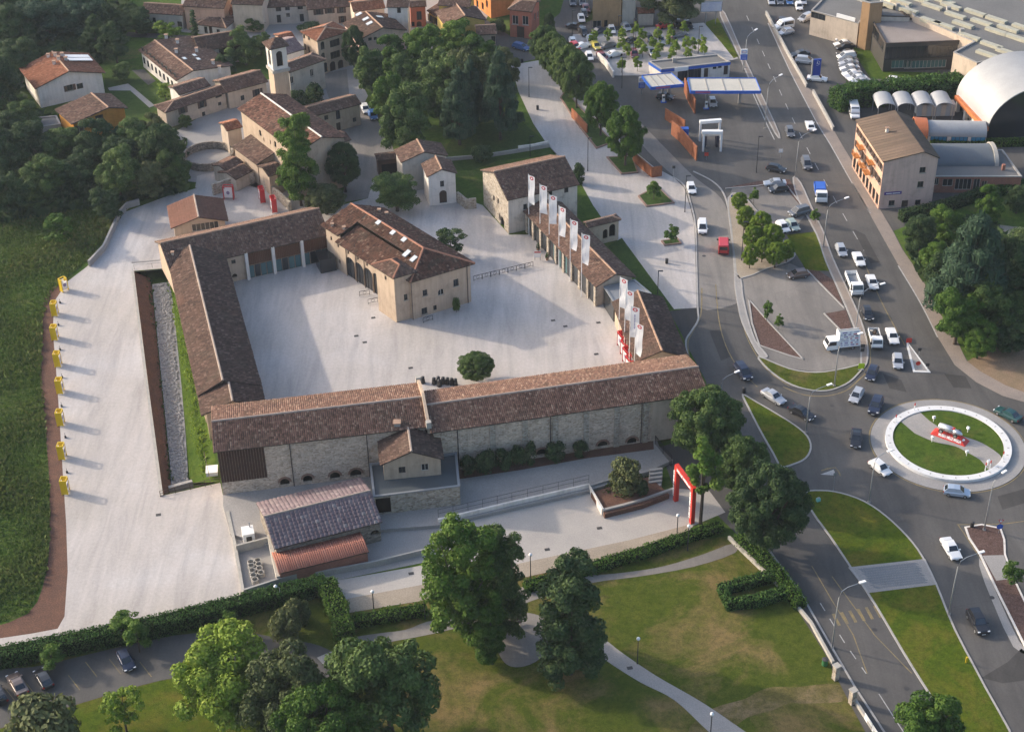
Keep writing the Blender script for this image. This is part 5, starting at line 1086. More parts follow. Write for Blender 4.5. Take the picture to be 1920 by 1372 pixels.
CARS = dict(
    hatch=make_car('car', 3.9, 1.7, 1.48, P_(3.9, .88, .9), (1.05, .35, -1.35, -1.85)),
    sedan=make_car('car', 4.5, 1.76, 1.43, P_(4.5, .88, .92, .64, .84), (1.0, .3, -.95, -1.6)),
    wagon=make_car('car', 4.5, 1.76, 1.5, P_(4.5, .88, .9, .64, .84), (1.1, .4, -1.75, -2.12)),
    suv=make_car('car', 4.5, 1.86, 1.78, [(a, z+.14, k) for a, z, k in P_(4.5, .96, .98, .78, .92)], (1.05, .45, -1.7, -2.1), 1.04, .37),
    mpv=make_car('car', 4.4, 1.8, 1.74, [(a, z+.08, k) for a, z, k in P_(4.4, .94, .96, .72, .9)], (1.55, .6, -1.75, -2.1), .98, .33))
def make_van(name, L, W, H, wins=True):
    th = thing(name, 'van', 'van'); h = L/2; w = W/2; st = []
    for x, zt, k in ((-h, H-.12, .97), (-h+.08, H, 1), (h-1.75, H, 1), (h-1.0, H*.62+.12, 1), (h-.9, 1.12, 1), (h-.2, .95, .96), (h, .8, .88)):
        z0 = .28; st.append([(x, -w*k*.96, z0), (x, -w*k, z0+.15), (x, -w*k, max(zt*.55, .6)), (x, -w*k*.93, zt-.06), (x, -w*k*.8, zt), (x, w*k*.8, zt), (x, w*k*.93, zt-.06), (x, w*k, max(zt*.55, .6)), (x, w*k, z0+.15), (x, w*k*.96, z0)])
    loft(st).build('body', M_PAINT, th)
    MB().poly([(h-.93, -w*.85, 1.16), (h-.93, w*.85, 1.16), (h-1.63, w*.78, H-.14), (h-1.63, -w*.78, H-.14)]).build('windscreen', M_CGLASS, th)
    # windscreen stands a little proud of the slope
    th.children[-1].location = (.06, 0, .03)
    for s in (-1, 1):
        MB().poly([(h-1.1, s*(w+.012), 1.15), (h-1.9, s*(w+.012), 1.15), (h-1.9, s*(w*.95+.012), H-.22), (h-1.6, s*(w*.95+.012), H-.22)]).build('side_window', M_CGLASS, th)
        if wins: MB().poly([(h-2.1, s*(w+.012), 1.15), (-h+.3, s*(w+.012), 1.15), (-h+.3, s*(w*.95+.012), H-.22), (h-2.1, s*(w*.95+.012), H-.22)]).build('side_window', M_CGLASS, th)
        MB().box((h-.05, s*w*.7, .78), (.16, .3, .2)).build('headlight', M_HEAD, th); MB().box((-h, s*w*.86, .95), (.06, .16, .5)).build('taillight', M_TAIL, th); MB().box((h-1.2, s*(w+.13), 1.3), (.12, .26, .3)).build('mirror', M_TRIM, th)
    MB().poly([(-h-.012, -w*.75, 1.2), (-h-.012, w*.75, 1.2), (-h+.0, w*.72, H-.3), (-h+.0, -w*.72, H-.3)]).build('rear_window', M_CGLASS, th)
    MB().box((h, 0, .42), (.1, W*.85, .24)).build('front_bumper', M_TRIM, th); MB().box((-h, 0, .45), (.1, W*.85, .2)).build('rear_bumper', M_TRIM, th)
    wheels(th, [(h-.95, w), (h-.95, -w), (-h+1.0, w), (-h+1.0, -w)], .34); return th
CARS['van'] = make_van('van', 4.9, 1.95, 2.15); CARS['minibus'] = make_van('minibus', 5.4, 2.0, 2.4)
def place(px, d, kind, col, label, group=None, cat=None, z=.03, skip=(), sc=1.0):
    p = G(px[0], px[1], .5); q = G(px[0]+d[0], px[1]+d[1], .5); r = math.atan2(q[1]-p[1], q[0]-p[0])
    o = clone(CARS[kind], (p[0], p[1], z), r, sc, label, group, {'car_paint': COLS[col]} if col else None, skip=skip)
    if cat: o['category'] = cat
    return o
D = (18, 40)
V = [((1577, 470), D, 'hatch', 'silver', 'silver hatchback driving ahead of the tipper truck beside the kerb'), ((1610, 487), D, 'sedan', 'white', 'white saloon with dark windscreen driving beside the silver hatchback'),
     ((1635, 530), (15, 40), 'sedan', 'white', 'white saloon with black sunroof driving beside the tipper truck'), ((1626, 588), (14, 40), 'hatch', 'black', 'black hatchback driving between tipper truck and white pickup'),
     ((1673, 631), (14, 40), 'sedan', 'white', 'plain white saloon queuing beside the white pickup'), ((1683, 678), (4, 40), 'hatch', 'silver', 'silver white hatchback waiting beside the triangular island'),
     ((1635, 700), (-12, 30), 'hatch', 'navy', 'dark blue hatchback entering the roundabout past the lawn tongue'), ((1606, 742), (-14, 24), 'hatch', 'silver', 'silver hatchback crossing the roundabout mouth behind the dark cars'),
     ((1642, 762), (-10, 26), 'suv', 'navy', 'dark blue off road car beside the roundabout apron'), ((1605, 822), (-2, 30), 'sedan', 'black', 'black saloon rounding the roundabout towards the grass islands'),
     ((1650, 877), (28, 22), 'hatch', 'white', 'white hatchback turning off beside the roundabout apron'), ((1794, 922), (40, 5), 'hatch', 'paleblue', 'pale silver blue hatchback circling the roundabout below the ring'),
     ((1890, 777), (-32, -16), 'sedan', 'teal', 'dark green saloon leaving the roundabout'), ((1450, 744), (22, 14), 'sedan', 'silver', 'silver saloon approaching the roundabout along the lawn tongue'),
     ((1503, 774), (24, 13), 'sedan', 'black', 'black saloon waiting beside the pointed grass island'), ((1783, 1029), (16, 26), 'sedan', 'white', 'white saloon driving away beside the mulch island'),
     ((1833, 1167), (14, 26), 'suv', 'black', 'black off road car with roof rails beside the long lawn'), ((1393, 698), (18, 24), 'mpv', 'navy', 'dark blue people carrier beside the hall corner road'),
     ((1296, 354), (8, 28), 'hatch', 'white', 'white hatchback coming down the lane past the steel screen'), ((1317, 427), (1, 30), 'mpv', 'white', 'white people carrier driving along the promenade kerb'),
     ((1481, 248), (10, 30), 'hatch', 'grey', 'dark grey hatchback on the main road beside the station exit'), ((1519, 237), (-8, -24), 'sedan', 'white', 'white saloon driving uphill on the main road'), ((1512, 308), (10, 28), 'mpv', 'grey', 'dark grey people carrier on the main road behind the flatbed truck'),
     ((1496, 515), (-28, 4), 'hatch', 'brown', 'brown grey hatchback alone in the pale car park'), ((1499, 398), (-30, 8), 'mpv', 'grey', 'grey people carrier parked at the edge of the upper car park'),
     ((1468, 426), (12, 14), 'hatch', 'white', 'white hatchback parked under the young trees'), ((1486, 423), (12, 14), 'hatch', 'green', 'pale green hatchback parked beside the white one'),
     ((1455, 317), (26, 5), 'hatch', 'black', 'black hatchback standing at the station forecourt edge'), ((1453, 344), (-28, 1), 'sedan', 'silver', 'silver saloon parked side on beside the mulch strip'), ((1460, 355), (-28, 3), 'hatch', 'black', 'black hatchback parked close beside the silver saloon'),
     ((1336, 193), (6, 20), 'hatch', 'silver', 'silver hatchback refuelling under the larger canopy'), ((1247, 182), (22, 2), 'hatch', 'black', 'black car refuelling under the smaller canopy'),
     ((236, 1238), (13, 26), 'hatch', 'navy', 'dark blue hatchback parked nose out below the long hedge'), ((82, 1272), (-14, -24), 'hatch', 'black', 'black hatchback parked nose in below the long hedge'), ((33, 1283), (-14, -24), 'sedan', 'brown', 'brown saloon with pale roof parked beside the black hatchback'), ((-4, 1302), (-14, -24), 'hatch', 'black', 'dark car half out of view in the bottom car park'),
     ((685, 205), (10, 20), 'hatch', 'white', 'white hatchback parked on the village street'), ((699, 217), (10, 20), 'hatch', 'blue', 'blue hatchback parked on the village street'), ((977, 89), (18, 5), 'wagon', 'blue', 'blue estate car on the upper street beside the hedge row')]
for v in V: place(*v)
for (x, y), d, kd, c in (((1074, 5), (2, 14), 'hatch', 'grey'), ((1092, 5), (2, 14), 'hatch', 'grey'), ((1099, 17), (4, 12), 'hatch', 'maroon'), ((1095, 27), (4, 12), 'hatch', 'black'), ((1090, 36), (3, 12), 'hatch', 'white'), ((1079, 51), (14, 2), 'sedan', 'black')):
    place((x, y), d, kd, c, f'{c} car parked at the kerb of the upper street', 'cars along the upper street', skip=('rim', 'number_plate', 'mirror'))
NP = [(1094, 61, 'black'), (1126, 58, 'navy'), (1147, 57, 'white'), (1174, 52, 'silver'), (1247, 48, 'red'), (1271, 47, 'black'), (1290, 48, 'black'), (1272, 66, 'grey'), (1074, 80, 'white'), (1079, 88, 'red'), (1092, 87, 'white'), (1107, 78, 'silver'), (1117, 87, 'yellow'), (1139, 86, 'grey'), (1105, 107, 'white'), (1129, 107, 'maroon'), (1152, 102, 'white'), (1239, 76, 'silver'), (1217, 72, 'grey'), (1186, 77, 'black'), (1189, 101, 'maroon'), (1221, 98, 'silver')]
for i, (x, y, c) in enumerate(NP):
    place((x, y), ((10, 10), (12, -3), (4, 14))[i % 3], ('hatch', 'sedan', 'wagon')[i % 3 if i % 3 != 2 or i % 2 else 0], c, f'{c} car parked among the young trees of the northern car park', 'cars in the northern car park', skip=('rim', 'number_plate', 'mirror'))
DR = [(1581, 72, 'white', 'mpv'), (1581, 83, 'white', 'sedan'), (1584, 88, 'black', 'sedan'), (1587, 101, 'black', 'sedan'), (1587, 107, 'white', 'mpv'), (1590, 114, 'grey', 'sedan'), (1591, 119, 'silver', 'sedan'), (1592, 124, 'grey', 'sedan'), (1593, 129, 'white', 'sedan'), (1595, 133, 'grey', 'sedan'), (1597, 139, 'white', 'sedan'), (1601, 143, 'silver', 'wagon'), (1607, 148, 'white', 'sedan'), (1614, 154, 'silver', 'sedan')]
for x, y, c, kd in DR: place((x, y), (-24, 3), kd, c, f'{c} {"people carrier" if kd == "mpv" else "estate" if kd == "wagon" else "saloon"} in the row parked beside the dealer lawn', 'cars in the dealer row', skip=('rim', 'number_plate', 'mirror'))
for (x, y), d, kd, c, l in (((1500, 102), (-20, 3), 'sedan', 'black', 'black saloon parked alone in the dealer lot'), ((1509, 115), (20, 2), 'mpv', 'silver', 'silver people carrier parked behind the blue pylon'), ((1532, 148), (20, 2), 'sedan', 'white', 'white saloon parked beside the foot of the blue pylon'), ((1511, 35), (-18, 8), 'mpv', 'silver', 'silver people carrier parked near the office block'),
    ((1498, 13), (4, 14), 'hatch', 'white', 'white hatchback parked in front of the office block'), ((1474, 61), (-18, 4), 'hatch', 'silver', 'silver hatchback parked behind the white van at the low wall'), ((1471, 41), (16, 2), 'hatch', 'black', 'black hatchback parked beyond the white van at the low wall'), ((1678, 152), (18, 2), 'hatch', 'white', 'white car standing at the dealer lawn edge')): place((x, y), d, kd, c, l)
for x, c in ((1446, 'silver'), (1462, 'grey'), (1480, 'blue'), (1505, 'silver')): place((x, 3), (4, 14), 'hatch', c, f'{c} car at the far end of the dealer lot', 'cars at the far end of the dealer lot', skip=('rim', 'number_plate', 'mirror'))
place((1469, 50), (-20, 4), 'van', 'white', 'white van parked beside the low wall of the dealer lot'); place((1601, 212), (6, 20), 'minibus', 'white', 'white minibus parked behind the pink apartment house'); place((1356, 463), (-1, -30), 'van', 'red', 'red van driving up the lane beside the tree bed')
# trucks
def truck_cab(th, x0, x1, W, H, mat):
    w = W/2; st = []
    for x, zt in ((x0, H-.05), (x0+.1, H), (x1-.45, H), (x1-.12, H*.62), (x1, H*.55)): st.append([(x, -w, .4), (x, -w, zt*.7), (x, -w*.92, zt), (x, w*.92, zt), (x, w, zt*.7), (x, w, .4)])
    loft(st).build('cab', mat, th)
    MB().poly([(x1-.1, -w*.84, H*.64), (x1-.1, w*.84, H*.64), (x1-.4, w*.82, H-.1), (x1-.4, -w*.82, H-.1)]).build('windscreen', M_CGLASS, th)
    for s in (-1, 1):
        MB().poly([(x1-.25, s*(w+.012), H*.6), (x0+.35, s*(w+.012), H*.6), (x0+.35, s*(w*.96+.012), H-.15), (x1-.5, s*(w*.96+.012), H-.15)]).build('side_window', M_CGLASS, th)
        MB().box((x1+.0, s*w*.7, .75), (.08, .34, .2)).build('headlight', M_HEAD, th); MB().box((x1-.2, s*(w+.16), H*.7), (.1, .28, .4)).build('mirror', M_TRIM, th)
    MB().box((x1+.02, 0, .5), (.12, W*.95, .25)).build('front_bumper', M_TRIM, th)
def truck(name, label, px, d, L, W, H, bed, mat, bedmat, load=None, side=.6):
    th = thing(name, label, 'truck'); h = L/2
    truck_cab(th, h-1.7, h, W, H, mat)
    MB().box((-.85, 0, .55), (L-1.7, W*.5, .25)).build('chassis', M_TRIM, th)
    b0, b1 = -h, h-1.8; z = bed
    MB().box(((b0+b1)/2, 0, z), (b1-b0, W, .12)).build('bed_floor', M_ZINC, th)
    for y in (-W/2+.04, W/2-.04): MB().box(((b0+b1)/2, y, z+side/2), (b1-b0, .07, side)).build('bed_side', bedmat, th)
    MB().box((b0+.04, 0, z+side/2), (.07, W-.16, side)).build('tailgate', bedmat, th); MB().box((b1-.04, 0, z+side/2+.2), (.07, W-.16, side+.4)).build('bed_front', bedmat, th)
    wheels(th, [(h-.9, W/2), (h-.9, -W/2), (-h+1.1, W/2), (-h+1.1, -W/2)], .4, .28)
    if load == 'boxes':
        for i in range(7): MB().box((b0+.5+random.random()*(b1-b0-1), random.uniform(-.6, .6), z+.3), (.5, .4, .45), random.random()).build('load', random.choice((M_DOOR, M_SILL, M_FRAME)), th)
    if load == 'crate': MB().box(((b0+b1)/2, 0, z+.7), ((b1-b0)*.7, W*.8, 1.0)).build('load', M_BLUE, th)
    if load == 'chute': MB().hexa([(b1-.9, -.5, z+.5), (b1-.2, -.9, z+.9), (b1-.2, .9, z+.9), (b1-.9, .5, z+.5), (b1-.9, -.5, z+.6), (b1+.9, -.9, z+1.3), (b1+.9, .9, z+1.3), (b1-.9, .5, z+.6)]).build('tipper_hood', bedmat, th)
    p = G(px[0], px[1], .6); q = G(px[0]+d[0], px[1]+d[1], .6); th.location = (p[0], p[1], .03); th.rotation_euler = (0, 0, math.atan2(q[1]-p[1], q[0]-p[0])); return th
truck('tipper_truck', 'white tipper truck with open empty bed in the traffic', (1601, 535), (16, 40), 6.4, 2.1, 2.35, 1.0, M_WPAINT, M_WPAINT, 'chute', .75)
truck('pickup_truck', 'white pickup truck with loaded open bed near the roundabout', (1641, 636), (10, 40), 5.2, 1.85, 1.95, .75, M_WPAINT, M_WPAINT, 'boxes', .5)
truck('flatbed_truck', 'white cab truck with blue load driving down the main road', (1538, 365), (6, 36), 6.2, 2.2, 2.4, 1.0, M_WPAINT, M_BLUE, 'crate', .8)
# advertising van
bv = thing('advertising_van', 'white van carrying a slanted printed poster board in the car park', 'van'); truck_cab(bv, .9, 2.9, 1.95, 2.1, M_WPAINT)
MB().box((-.9, 0, .6), (3.8, 1.2, .3)).build('chassis', M_TRIM, bv); wheels(bv, [(2.0, .95), (2.0, -.95), (-1.7, .95), (-1.7, -.95)], .34)
for s in (-1, 1):
    b_ = MB().hexa([(-2.9, s*1.0, .7), (.7, s*1.0, .7), (.7, s*.94, .7), (-2.9, s*.94, .7), (-2.9, s*.35, 3.5), (.7, s*.35, 3.5), (.7, s*.29, 3.5), (-2.9, s*.29, 3.5)]).build('poster_board', M_WPAINT, bv)
    rn = random.Random(3)
    for r in range(7):
        z0, x = .95+r*.36, -2.6
        while x < .3:
            l = rn.uniform(.3, .9); t0, t1 = (z0-.7)/2.8, (z0+.2-.7)/2.8
            y0, y1 = 1.0+(.35-1.0)*t0+.015, 1.0+(.35-1.0)*t1+.015; MB().poly([(x, s*y0, z0), (min(x+l, .5), s*y0, z0), (min(x+l, .5), s*y1, z0+.2), (x, s*y1, z0+.2)]).build('print_line', flat(*rn.choice((('print_violet', (.22, .16, .33, 1)), ('print_red', (.4, .08, .14, 1)), ('print_dark', (.08, .08, .12, 1)), ('print_grey', (.4, .4, .5, 1))))), b_); x += l+rn.uniform(.1, .5)
MB().box((.75, 0, 2.1), (.12, 1.7, 2.6)).build('front_panel', M_WPAINT, bv)
p = G(1577, 652); q = G(1549, 655); bv.location = (p[0], p[1], .03); bv.rotation_euler = (0, 0, math.atan2(q[1]-p[1], q[0]-p[0]))
for k in list(CARS.values()):                                   # the patterns themselves are not part of the scene
    for c in list(k.children):
        for g in list(c.children): bpy.data.objects.remove(g)
        bpy.data.objects.remove(c)
    bpy.data.objects.remove(k)
# ---------------------------------------------------------------- the village
def gh(name, label, A, B, R, base, ty, s=.36, wm=None, rm=None, ops=(), **k):
    he = hgt(base, ty) if isinstance(base, tuple) else base
    return gable(name, label, A, B, R, he, s, wm or M_BEIGE, rm or M_TILE, ops, **k)
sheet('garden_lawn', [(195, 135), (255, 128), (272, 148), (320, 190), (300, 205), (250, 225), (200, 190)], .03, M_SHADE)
sheet('garden_path', [(202, 165), (240, 157), (252, 166), (290, 198), (280, 202), (244, 170), (205, 170)], .036, M_PAVE)
sheet('garden_terrace', [(247, 132), (270, 130), (292, 152), (278, 160)], .034, M_ASPH)
sheet('inner_yard', [(370, 330), (420, 318), (436, 352), (400, 362), (366, 352)], .034, M_GRAVEL)
sheet('dark_lane', [(240, 60), (440, 72), (440, 84), (300, 72), (235, 70)], .02, M_ASPH)
T1 = gh('villa', 'grey white villa with red tiled roof, chimney pots and white roof awning', (198, 137), (165, 100), (128, 133), (91, 196), 157, .28, M_WHITE, M_TILE_RED, [(3, 131, 165, 1.3, 1.4, 'shut'), (3, 150, 162, 1.4, 1.3, 'win'), (3, 128, 142, 5, .9, 'open'), (0, 190, 150, 2.5, 5, 'open')], over=.7)
for x, y in ((91, 108), (104, 106), (110, 113), (117, 106), (124, 114), (102, 121)): chimney(T1, x, y, .8, .6, 8.2, M_WHITE)
p, nn = on_roof(T1, 148, 112, 0); q = MB()
for k in (-1, 1): c = p+T1['d']*k*1.0+np.array([0, 0, .35]); q.bar(c-T1['n']*2.6+np.array([0, 0, -.5]), c+T1['n']*2.6+np.array([0, 0, .7]), 1.6, .12)
q.build('roof_awning', M_WPAINT, T1['th'])
T2 = gh('ochre_house', 'ochre yellow house with brown tiled roof among dark trees', (240, 203), (207, 176), (200, 199), (226, 252), 207, .32, M_OCHRE, M_TILE, [(3, 187, 224, 1.8, 2.2, 'win'), (3, 145, 246, 3.2, 2.4, 'door-w')], over=.6, w2=8.5)
gp_ = flatb('garage', 'low flat roofed grey garage beside the ochre house', [(60, 240), (114, 233), (106, 217), (50, 222)], 2.8, M_GREY, M_FLATGREY, 0, [], .2)
LHS = gh('long_house', 'long white house with many dark windows and mottled tiled roof', (259, 94), (330, 152), (322, 101), (272, 132), 100, .3, M_WHITE, M_TILE, over=.5, w2=9.5)
for k in range(9):
    for z in (2.0, 4.6):
        c = LHS['C'][0]+(LHS['C'][1]-LHS['C'][0])*(k+.5)/9; dd = LHS['d']; oo = np.array([dd[1], -dd[0], 0]); w_ = MB().box((*(c+oo*.02)[:2], z), (.95, .08, 1.5), math.atan2(dd[1], dd[0])).build('window', M_FRAME, LHS['th']); MB().box((*(c+oo*.05)[:2], z), (.75, .06, 1.3), math.atan2(dd[1], dd[0])).build('pane', M_GLASS, w_)
for x, y in ((312, 73), (333, 82), (331, 100), (369, 98), (400, 121), (412, 132)): chimney(LHS, x, y, 1, .6, 7.3, M_WHITE)
for x, y in ((346, 111), (365, 105), (372, 112)): skylight(LHS, x, y, 1.4, .8, 1)
gh('low_house', 'low tiled roof tucked against the white gable of the long house', (335, 178), (395, 160), (372, 150), 4.5, 0, .3, M_WHITE, M_TILE, over=.3)
T4 = gh('presbytery', 'plastered house with shuttered windows and hipped tiled roof by the church', (309, 212), (427, 173), (365, 177), (327, 238), 207, .34, M_BEIGE, M_TILE, [(0, 343, 207, 1.1, 1.5, 'shut'), (0, 379, 196, 1.1, 1.5, 'shut'), (0, 410, 180, 1.6, .8, 'win'), (0, 345, 225, .8, 1, 'win-sill'), (0, 382, 214, .8, 1, 'win-sill'), (0, 412, 195, .8, .8, 'win')], over=.4, hip=(3.5, 0))
gh('presbytery_wing', 'plastered wing with deep tiled roof between presbytery and bell tower', (425, 174), (503, 153), (462, 139), (470, 196), 163, .34, M_BEIGE, M_TILE, [(0, 483, 174, 1.2, 1.7, 'shut'), (0, 455, 184, .9, 1.2, 'win')], over=.4)
CHR = gh('church', 'tall cream church with long mottled tiled roof beside the poplar', (445, 204), (557, 288), (540, 212), (629, 336), 246, .32, M_CREAM, tile_mat('patched_clay_tile', T3((.08, .05, .04), (.15, .08, .06), (.24, .12, .085), (.34, .2, .15)), .6), [(0, 488, 250, .9, 1.3, 'win'), (0, 516, 271, .9, 1.3, 'win'), (0, 495, 262, .4, .9, 'win'), (0, 507, 267, .4, .9, 'win')], over=.5, rmat=M_WHITE)
gh('side_chapel', 'lower cream chapel with brown roof built against the church', (435, 275), (481, 309), (497, 267), (485, 349), 308, .3, M_CREAM, M_TILE, [], over=.35, w2=.6, cap=False)
gh('lean_to', 'small upper tiled lean-to beside the round wall', (424, 321), (457, 304), (446, 292), 3.4, 0, .3, M_BEIGE, M_TILE, over=.2, cap=False)
gh('lean_to', 'small lower tiled lean-to above the red framed poster', (442, 337), (474, 320), (458, 306), 2.8, 0, .3, M_BEIGE, M_TILE, over=.2, cap=False)
gh('church_porch', 'small pale porch with brown roof in front of the church', (503, 331), (534, 322), (512, 308), 4.6, 0, .3, M_CREAM, M_TILE_DARK, [(0, 526, 338, 1.0, 2.6, 'door')], over=.3, cap=False)
gh('apse_roof', 'small tiled apse roof behind the church side chapel', (425, 246), (455, 238), (440, 226), 5.5, 0, .35, M_BEIGE, M_TILE_RED, over=.3, cap=False)
gh('sacristy', 'small brown roofed sacristy joining the church front', (628, 271), (659, 262), (640, 250), 4.4, 0, .3, M_CREAM, M_TILE, over=.3, cap=False)
STH = gh('street_house', 'cream two storey house with tiled roof facing the village street', (585, 219), (678, 195), (622, 190), (640, 247), 207, .34, M_CREAM, M_TILE, [(0, 612, 221, .9, 1.1, 'win'), (0, 665, 225, .8, 1.0, 'win'), (0, 634, 216, 1.0, 2.0, 'win'), (0, 635, 238, 1.0, 1.9, 'door')], over=.35)
# bell tower
tz = 18.0; a_, b_ = G(508, 91, tz), G(536, 85, tz); d_ = (b_-a_)/np.linalg.norm(b_-a_); n_ = np.array([-d_[1], d_[0], 0]); w_ = np.linalg.norm(b_-a_)
BT = thing('bell_tower', 'square plastered bell tower with open arched belfry and low tiled roof', 'tower', (*(a_+d_*w_/2+n_*w_/2)[:2], 0)); C = [a_, b_, b_+n_*w_, a_+n_*w_]
for i in range(4):
    wall(BT, C[i], C[(i+1) % 4], -.1, 12.4, M_CREAM); wall(BT, C[i], C[(i+1) % 4], 12.9, tz, M_WHITE, [(w_/2, 15.3, w_*.42, 3.4, 'arch-open')], name='belfry_wall')
O = inset([tuple(p[:2]) for p in C], -.3); MB().prism(O, 12.35, 12.95).build('cornice', M_SILL, BT)
E = [np.array([*p, tz]) for p in inset([tuple(p[:2]) for p in C], -.55)]; ap = np.array([*(sum(C)/4)[:2], tz+1.4]); add_roof(BT, [(E[i], E[(i+1) % 4], ap, ap) for i in range(4)], M_TILE)
cc = sum(C)/4; MB().lathe((cc[0], cc[1], 14.0), [(.75, 0), (.6, .3), (.42, 1.0), (.2, 1.4)], 12).build('bell', flat('bronze', (.12, .08, .04, 1), .4, .8), BT)
gh('priory_house', 'old grey plaster house with tall white framed windows by the bell tower', (541, 137), (612, 112), (582, 104), (580, 178), 124, .34, M_GREY, M_TILE, [(0, 548, 151, .9, 1.7, 'win-w-sill'), (0, 585, 137, .9, 1.7, 'win-w-sill'), (0, 582, 169, .9, 1.5, 'win-w-sill')], hip=(0, 2.5))
gh('corner_palazzo', 'three storey cream house with red hipped roof and arched windows', (594, 78), (656, 59), (622, 46), (610, 138), 73, .34, M_CREAM, M_TILE_RED, [(0, 605, 86, 1.0, 1.9, 'arch-win'), (0, 628, 81, 2.6, 1.7, 'win'), (0, 606, 106, 1.0, 1.7, 'arch-win'), (0, 629, 103, 2.6, 1.7, 'win'), (0, 624, 125, 1.5, 2.4, 'arch-door'), (0, 639, 122, 1.5, 2.4, 'arch-door'), (0, 610, 127, 1.2, 2.4, 'arch-win'), (3, 570, 67, .8, 1.6, 'win'), (3, 579, 70, .8, 1.6, 'win'), (3, 572, 89, .8, 1.6, 'win'), (3, 579, 94, .8, 1.6, 'win')], hip=(5, 5), over=.4)
PG = gh('pink_house', 'pink gabled house with dark roof and skylights above the trees', (763, 57), (730, 27), (711, 46), (715, 92), 55, .3, M_ROSE, M_TILE_DARK, [(3, 702, 56, .8, .8, 'win'), (3, 726, 54, .8, .8, 'win'), (3, 694, 74, .9, .8, 'win'), (3, 704, 73, .8, .8, 'win')], over=.4)
for x, y in ((686, 37), (693, 45), (673, 28)): skylight(PG, x, y, 1.2, 1.6, 1)
skylight(PG, 712, 33, 1.2, 1.6, 0)
W2 = [(0, 522, 18, 1.3, 1.1, 'win'), (0, 539, 17, 1.1, .9, 'win'), (0, 563, 15, 1.3, .9, 'win'), (0, 523, 36, 1.0, 2, 'win'), (0, 540, 29, .9, 1, 'win'), (0, 566, 34, 1.0, 2, 'win')]
gh('farmhouse', 'old ochre grey farmhouse with small dark windows above the gardens', (497, 15), (578, 11), (540, -12), (540, 46), 13, .36, M_GREY, M_TILE, W2, over=.3)
gh('farmhouse', 'grey plaster farmhouse with ribbed tiled roof and shuttered upper windows', (575, 19), (663, 12), (620, -10), (620, 46), 15, .36, M_BEIGE, M_TILE, [(0, 597, 22, 1.2, 1.7, 'shut'), (0, 618, 20, 1.2, 1.5, 'shut'), (0, 640, 19, 1.1, 1.6, 'shut'), (0, 642, 37, .9, 1.7, 'shut')], over=.3)
gh('barn', 'low barn with pinkish tiled roof behind the pink gabled house', (662, 22), (723, 15), (690, 2), 6, 0, .3, M_BEIGE, M_TILE_RED, over=.3)
gh('monastery_wing', 'long grey plaster house with brown roof behind the garden trees', (262, 24), (342, 29), (300, 8), (300, 55), 26, .36, M_GREY, M_TILE, [(0, 289, 38, .8, 1.2, 'win'), (0, 337, 46, 1.2, 1.4, 'win'), (0, 277, 37, .7, 1, 'win')], over=.35)
gh('garden_house', 'small white house with hipped roof beside the dark cypress', (366, 46), (424, 53), (398, 29), (386, 66), 48, .34, M_WHITE, M_TILE, [(0, 386, 57, .9, 1.8, 'win'), (0, 395, 58, .9, 2.2, 'door'), (0, 409, 60, .9, 1.2, 'win')], hip=(3, 3), over=.4)
gh('cart_shed', 'long dark tiled shed roof on white posts among garden trees', (372, 97), (466, 82), (415, 63), 4.2, 0, .36, M_GREY, M_TILE_DARK, [(0, 425, 96, 3.5, 2.2, 'open'), (0, 445, 93, 2.5, 2.2, 'open')], over=.4)
gh('white_outbuilding', 'white walled outbuilding with pale metal roof behind the bell tower', (532, 104), (572, 92), (545, 72), 6, 0, .3, M_WHITE, M_TILE_GREY, over=.2, cap=False)
gh('small_house', 'small house with red tiled roof left of the cream palazzo', (528, 80), (556, 74), (540, 62), 6, 0, .3, M_PINK, M_TILE_RED, over=.25, cap=False)
gh('white_house', 'white walled house with flat red tiled roof behind the cypress', (432, 29), (474, 22), (446, 12), (452, 50), 26, .3, M_WHITE, M_TILE_RED, over=.25)
gh('village_house', 'village house with brown roof at the top of the hamlet', (342, 12), (420, 16), (385, -6), 6, 0, .34, M_PINK, M_TILE, over=.3)
gh('village_house', 'village house with grey brown roof above the white outbuilding', (432, 8), (492, 10), (460, -12), 7, 0, .34, M_BEIGE, M_TILE_DARK, over=.3)
gh('red_house', 'narrow brick red house with arched doorway on the upper street', (767, 14), (800, 12), (784, 2), (782, 52), 13, .34, M_REDP, M_TILE, [(0, 786, 30, 1.2, 2.2, 'win'), (0, 786, 47, 1.2, 1.8, 'arch-door'), (0, 774, 46, .9, 1.2, 'win')], over=.3)
gh('yellow_house', 'yellow house with brown roof beside the brick red house', (800, 20), (822, 34), (838, 8), (821, 56), 35, .34, M_YELLOW, M_TILE, [(0, 807, 35, 1.2, 1.7, 'shut'), (0, 817, 40, 1.0, 1.7, 'shut')], over=.35)
gh('brown_roofed_house', 'house with broad brown tiled gable roof above the big trees', (912, 38), (893, 13), (862, 16), 6.5, 0, .34, M_YELLOW, M_TILE, over=.35)
gh('lane_house', 'small house with brown roof half hidden behind the big trees', (893, 66), (932, 64), (912, 48), 6, 0, .34, M_CREAM, M_TILE, [(0, 925, 74, .9, 1.4, 'win')], over=.35)
gh('upper_house', 'tan house with brown roof between yellow house and orange palazzo', (820, 10), (880, 14), (850, -6), 8, 0, .34, M_YELLOW, M_TILE, over=.3)
gh('corner_house', 'white trimmed house at the top of the lane behind the barn', (724, 14), (766, 14), (745, 0), 8, 0, .34, M_WHITE, M_TILE, [(0, 748, 20, .9, 1.4, 'win')], over=.3)
k0 = G(921, 35); k1 = G(883, 4); k2 = G(950, 36); dv = k1-k0; dv /= np.linalg.norm(dv); ev = np.array([-dv[1], dv[0], 0]); ev = -ev
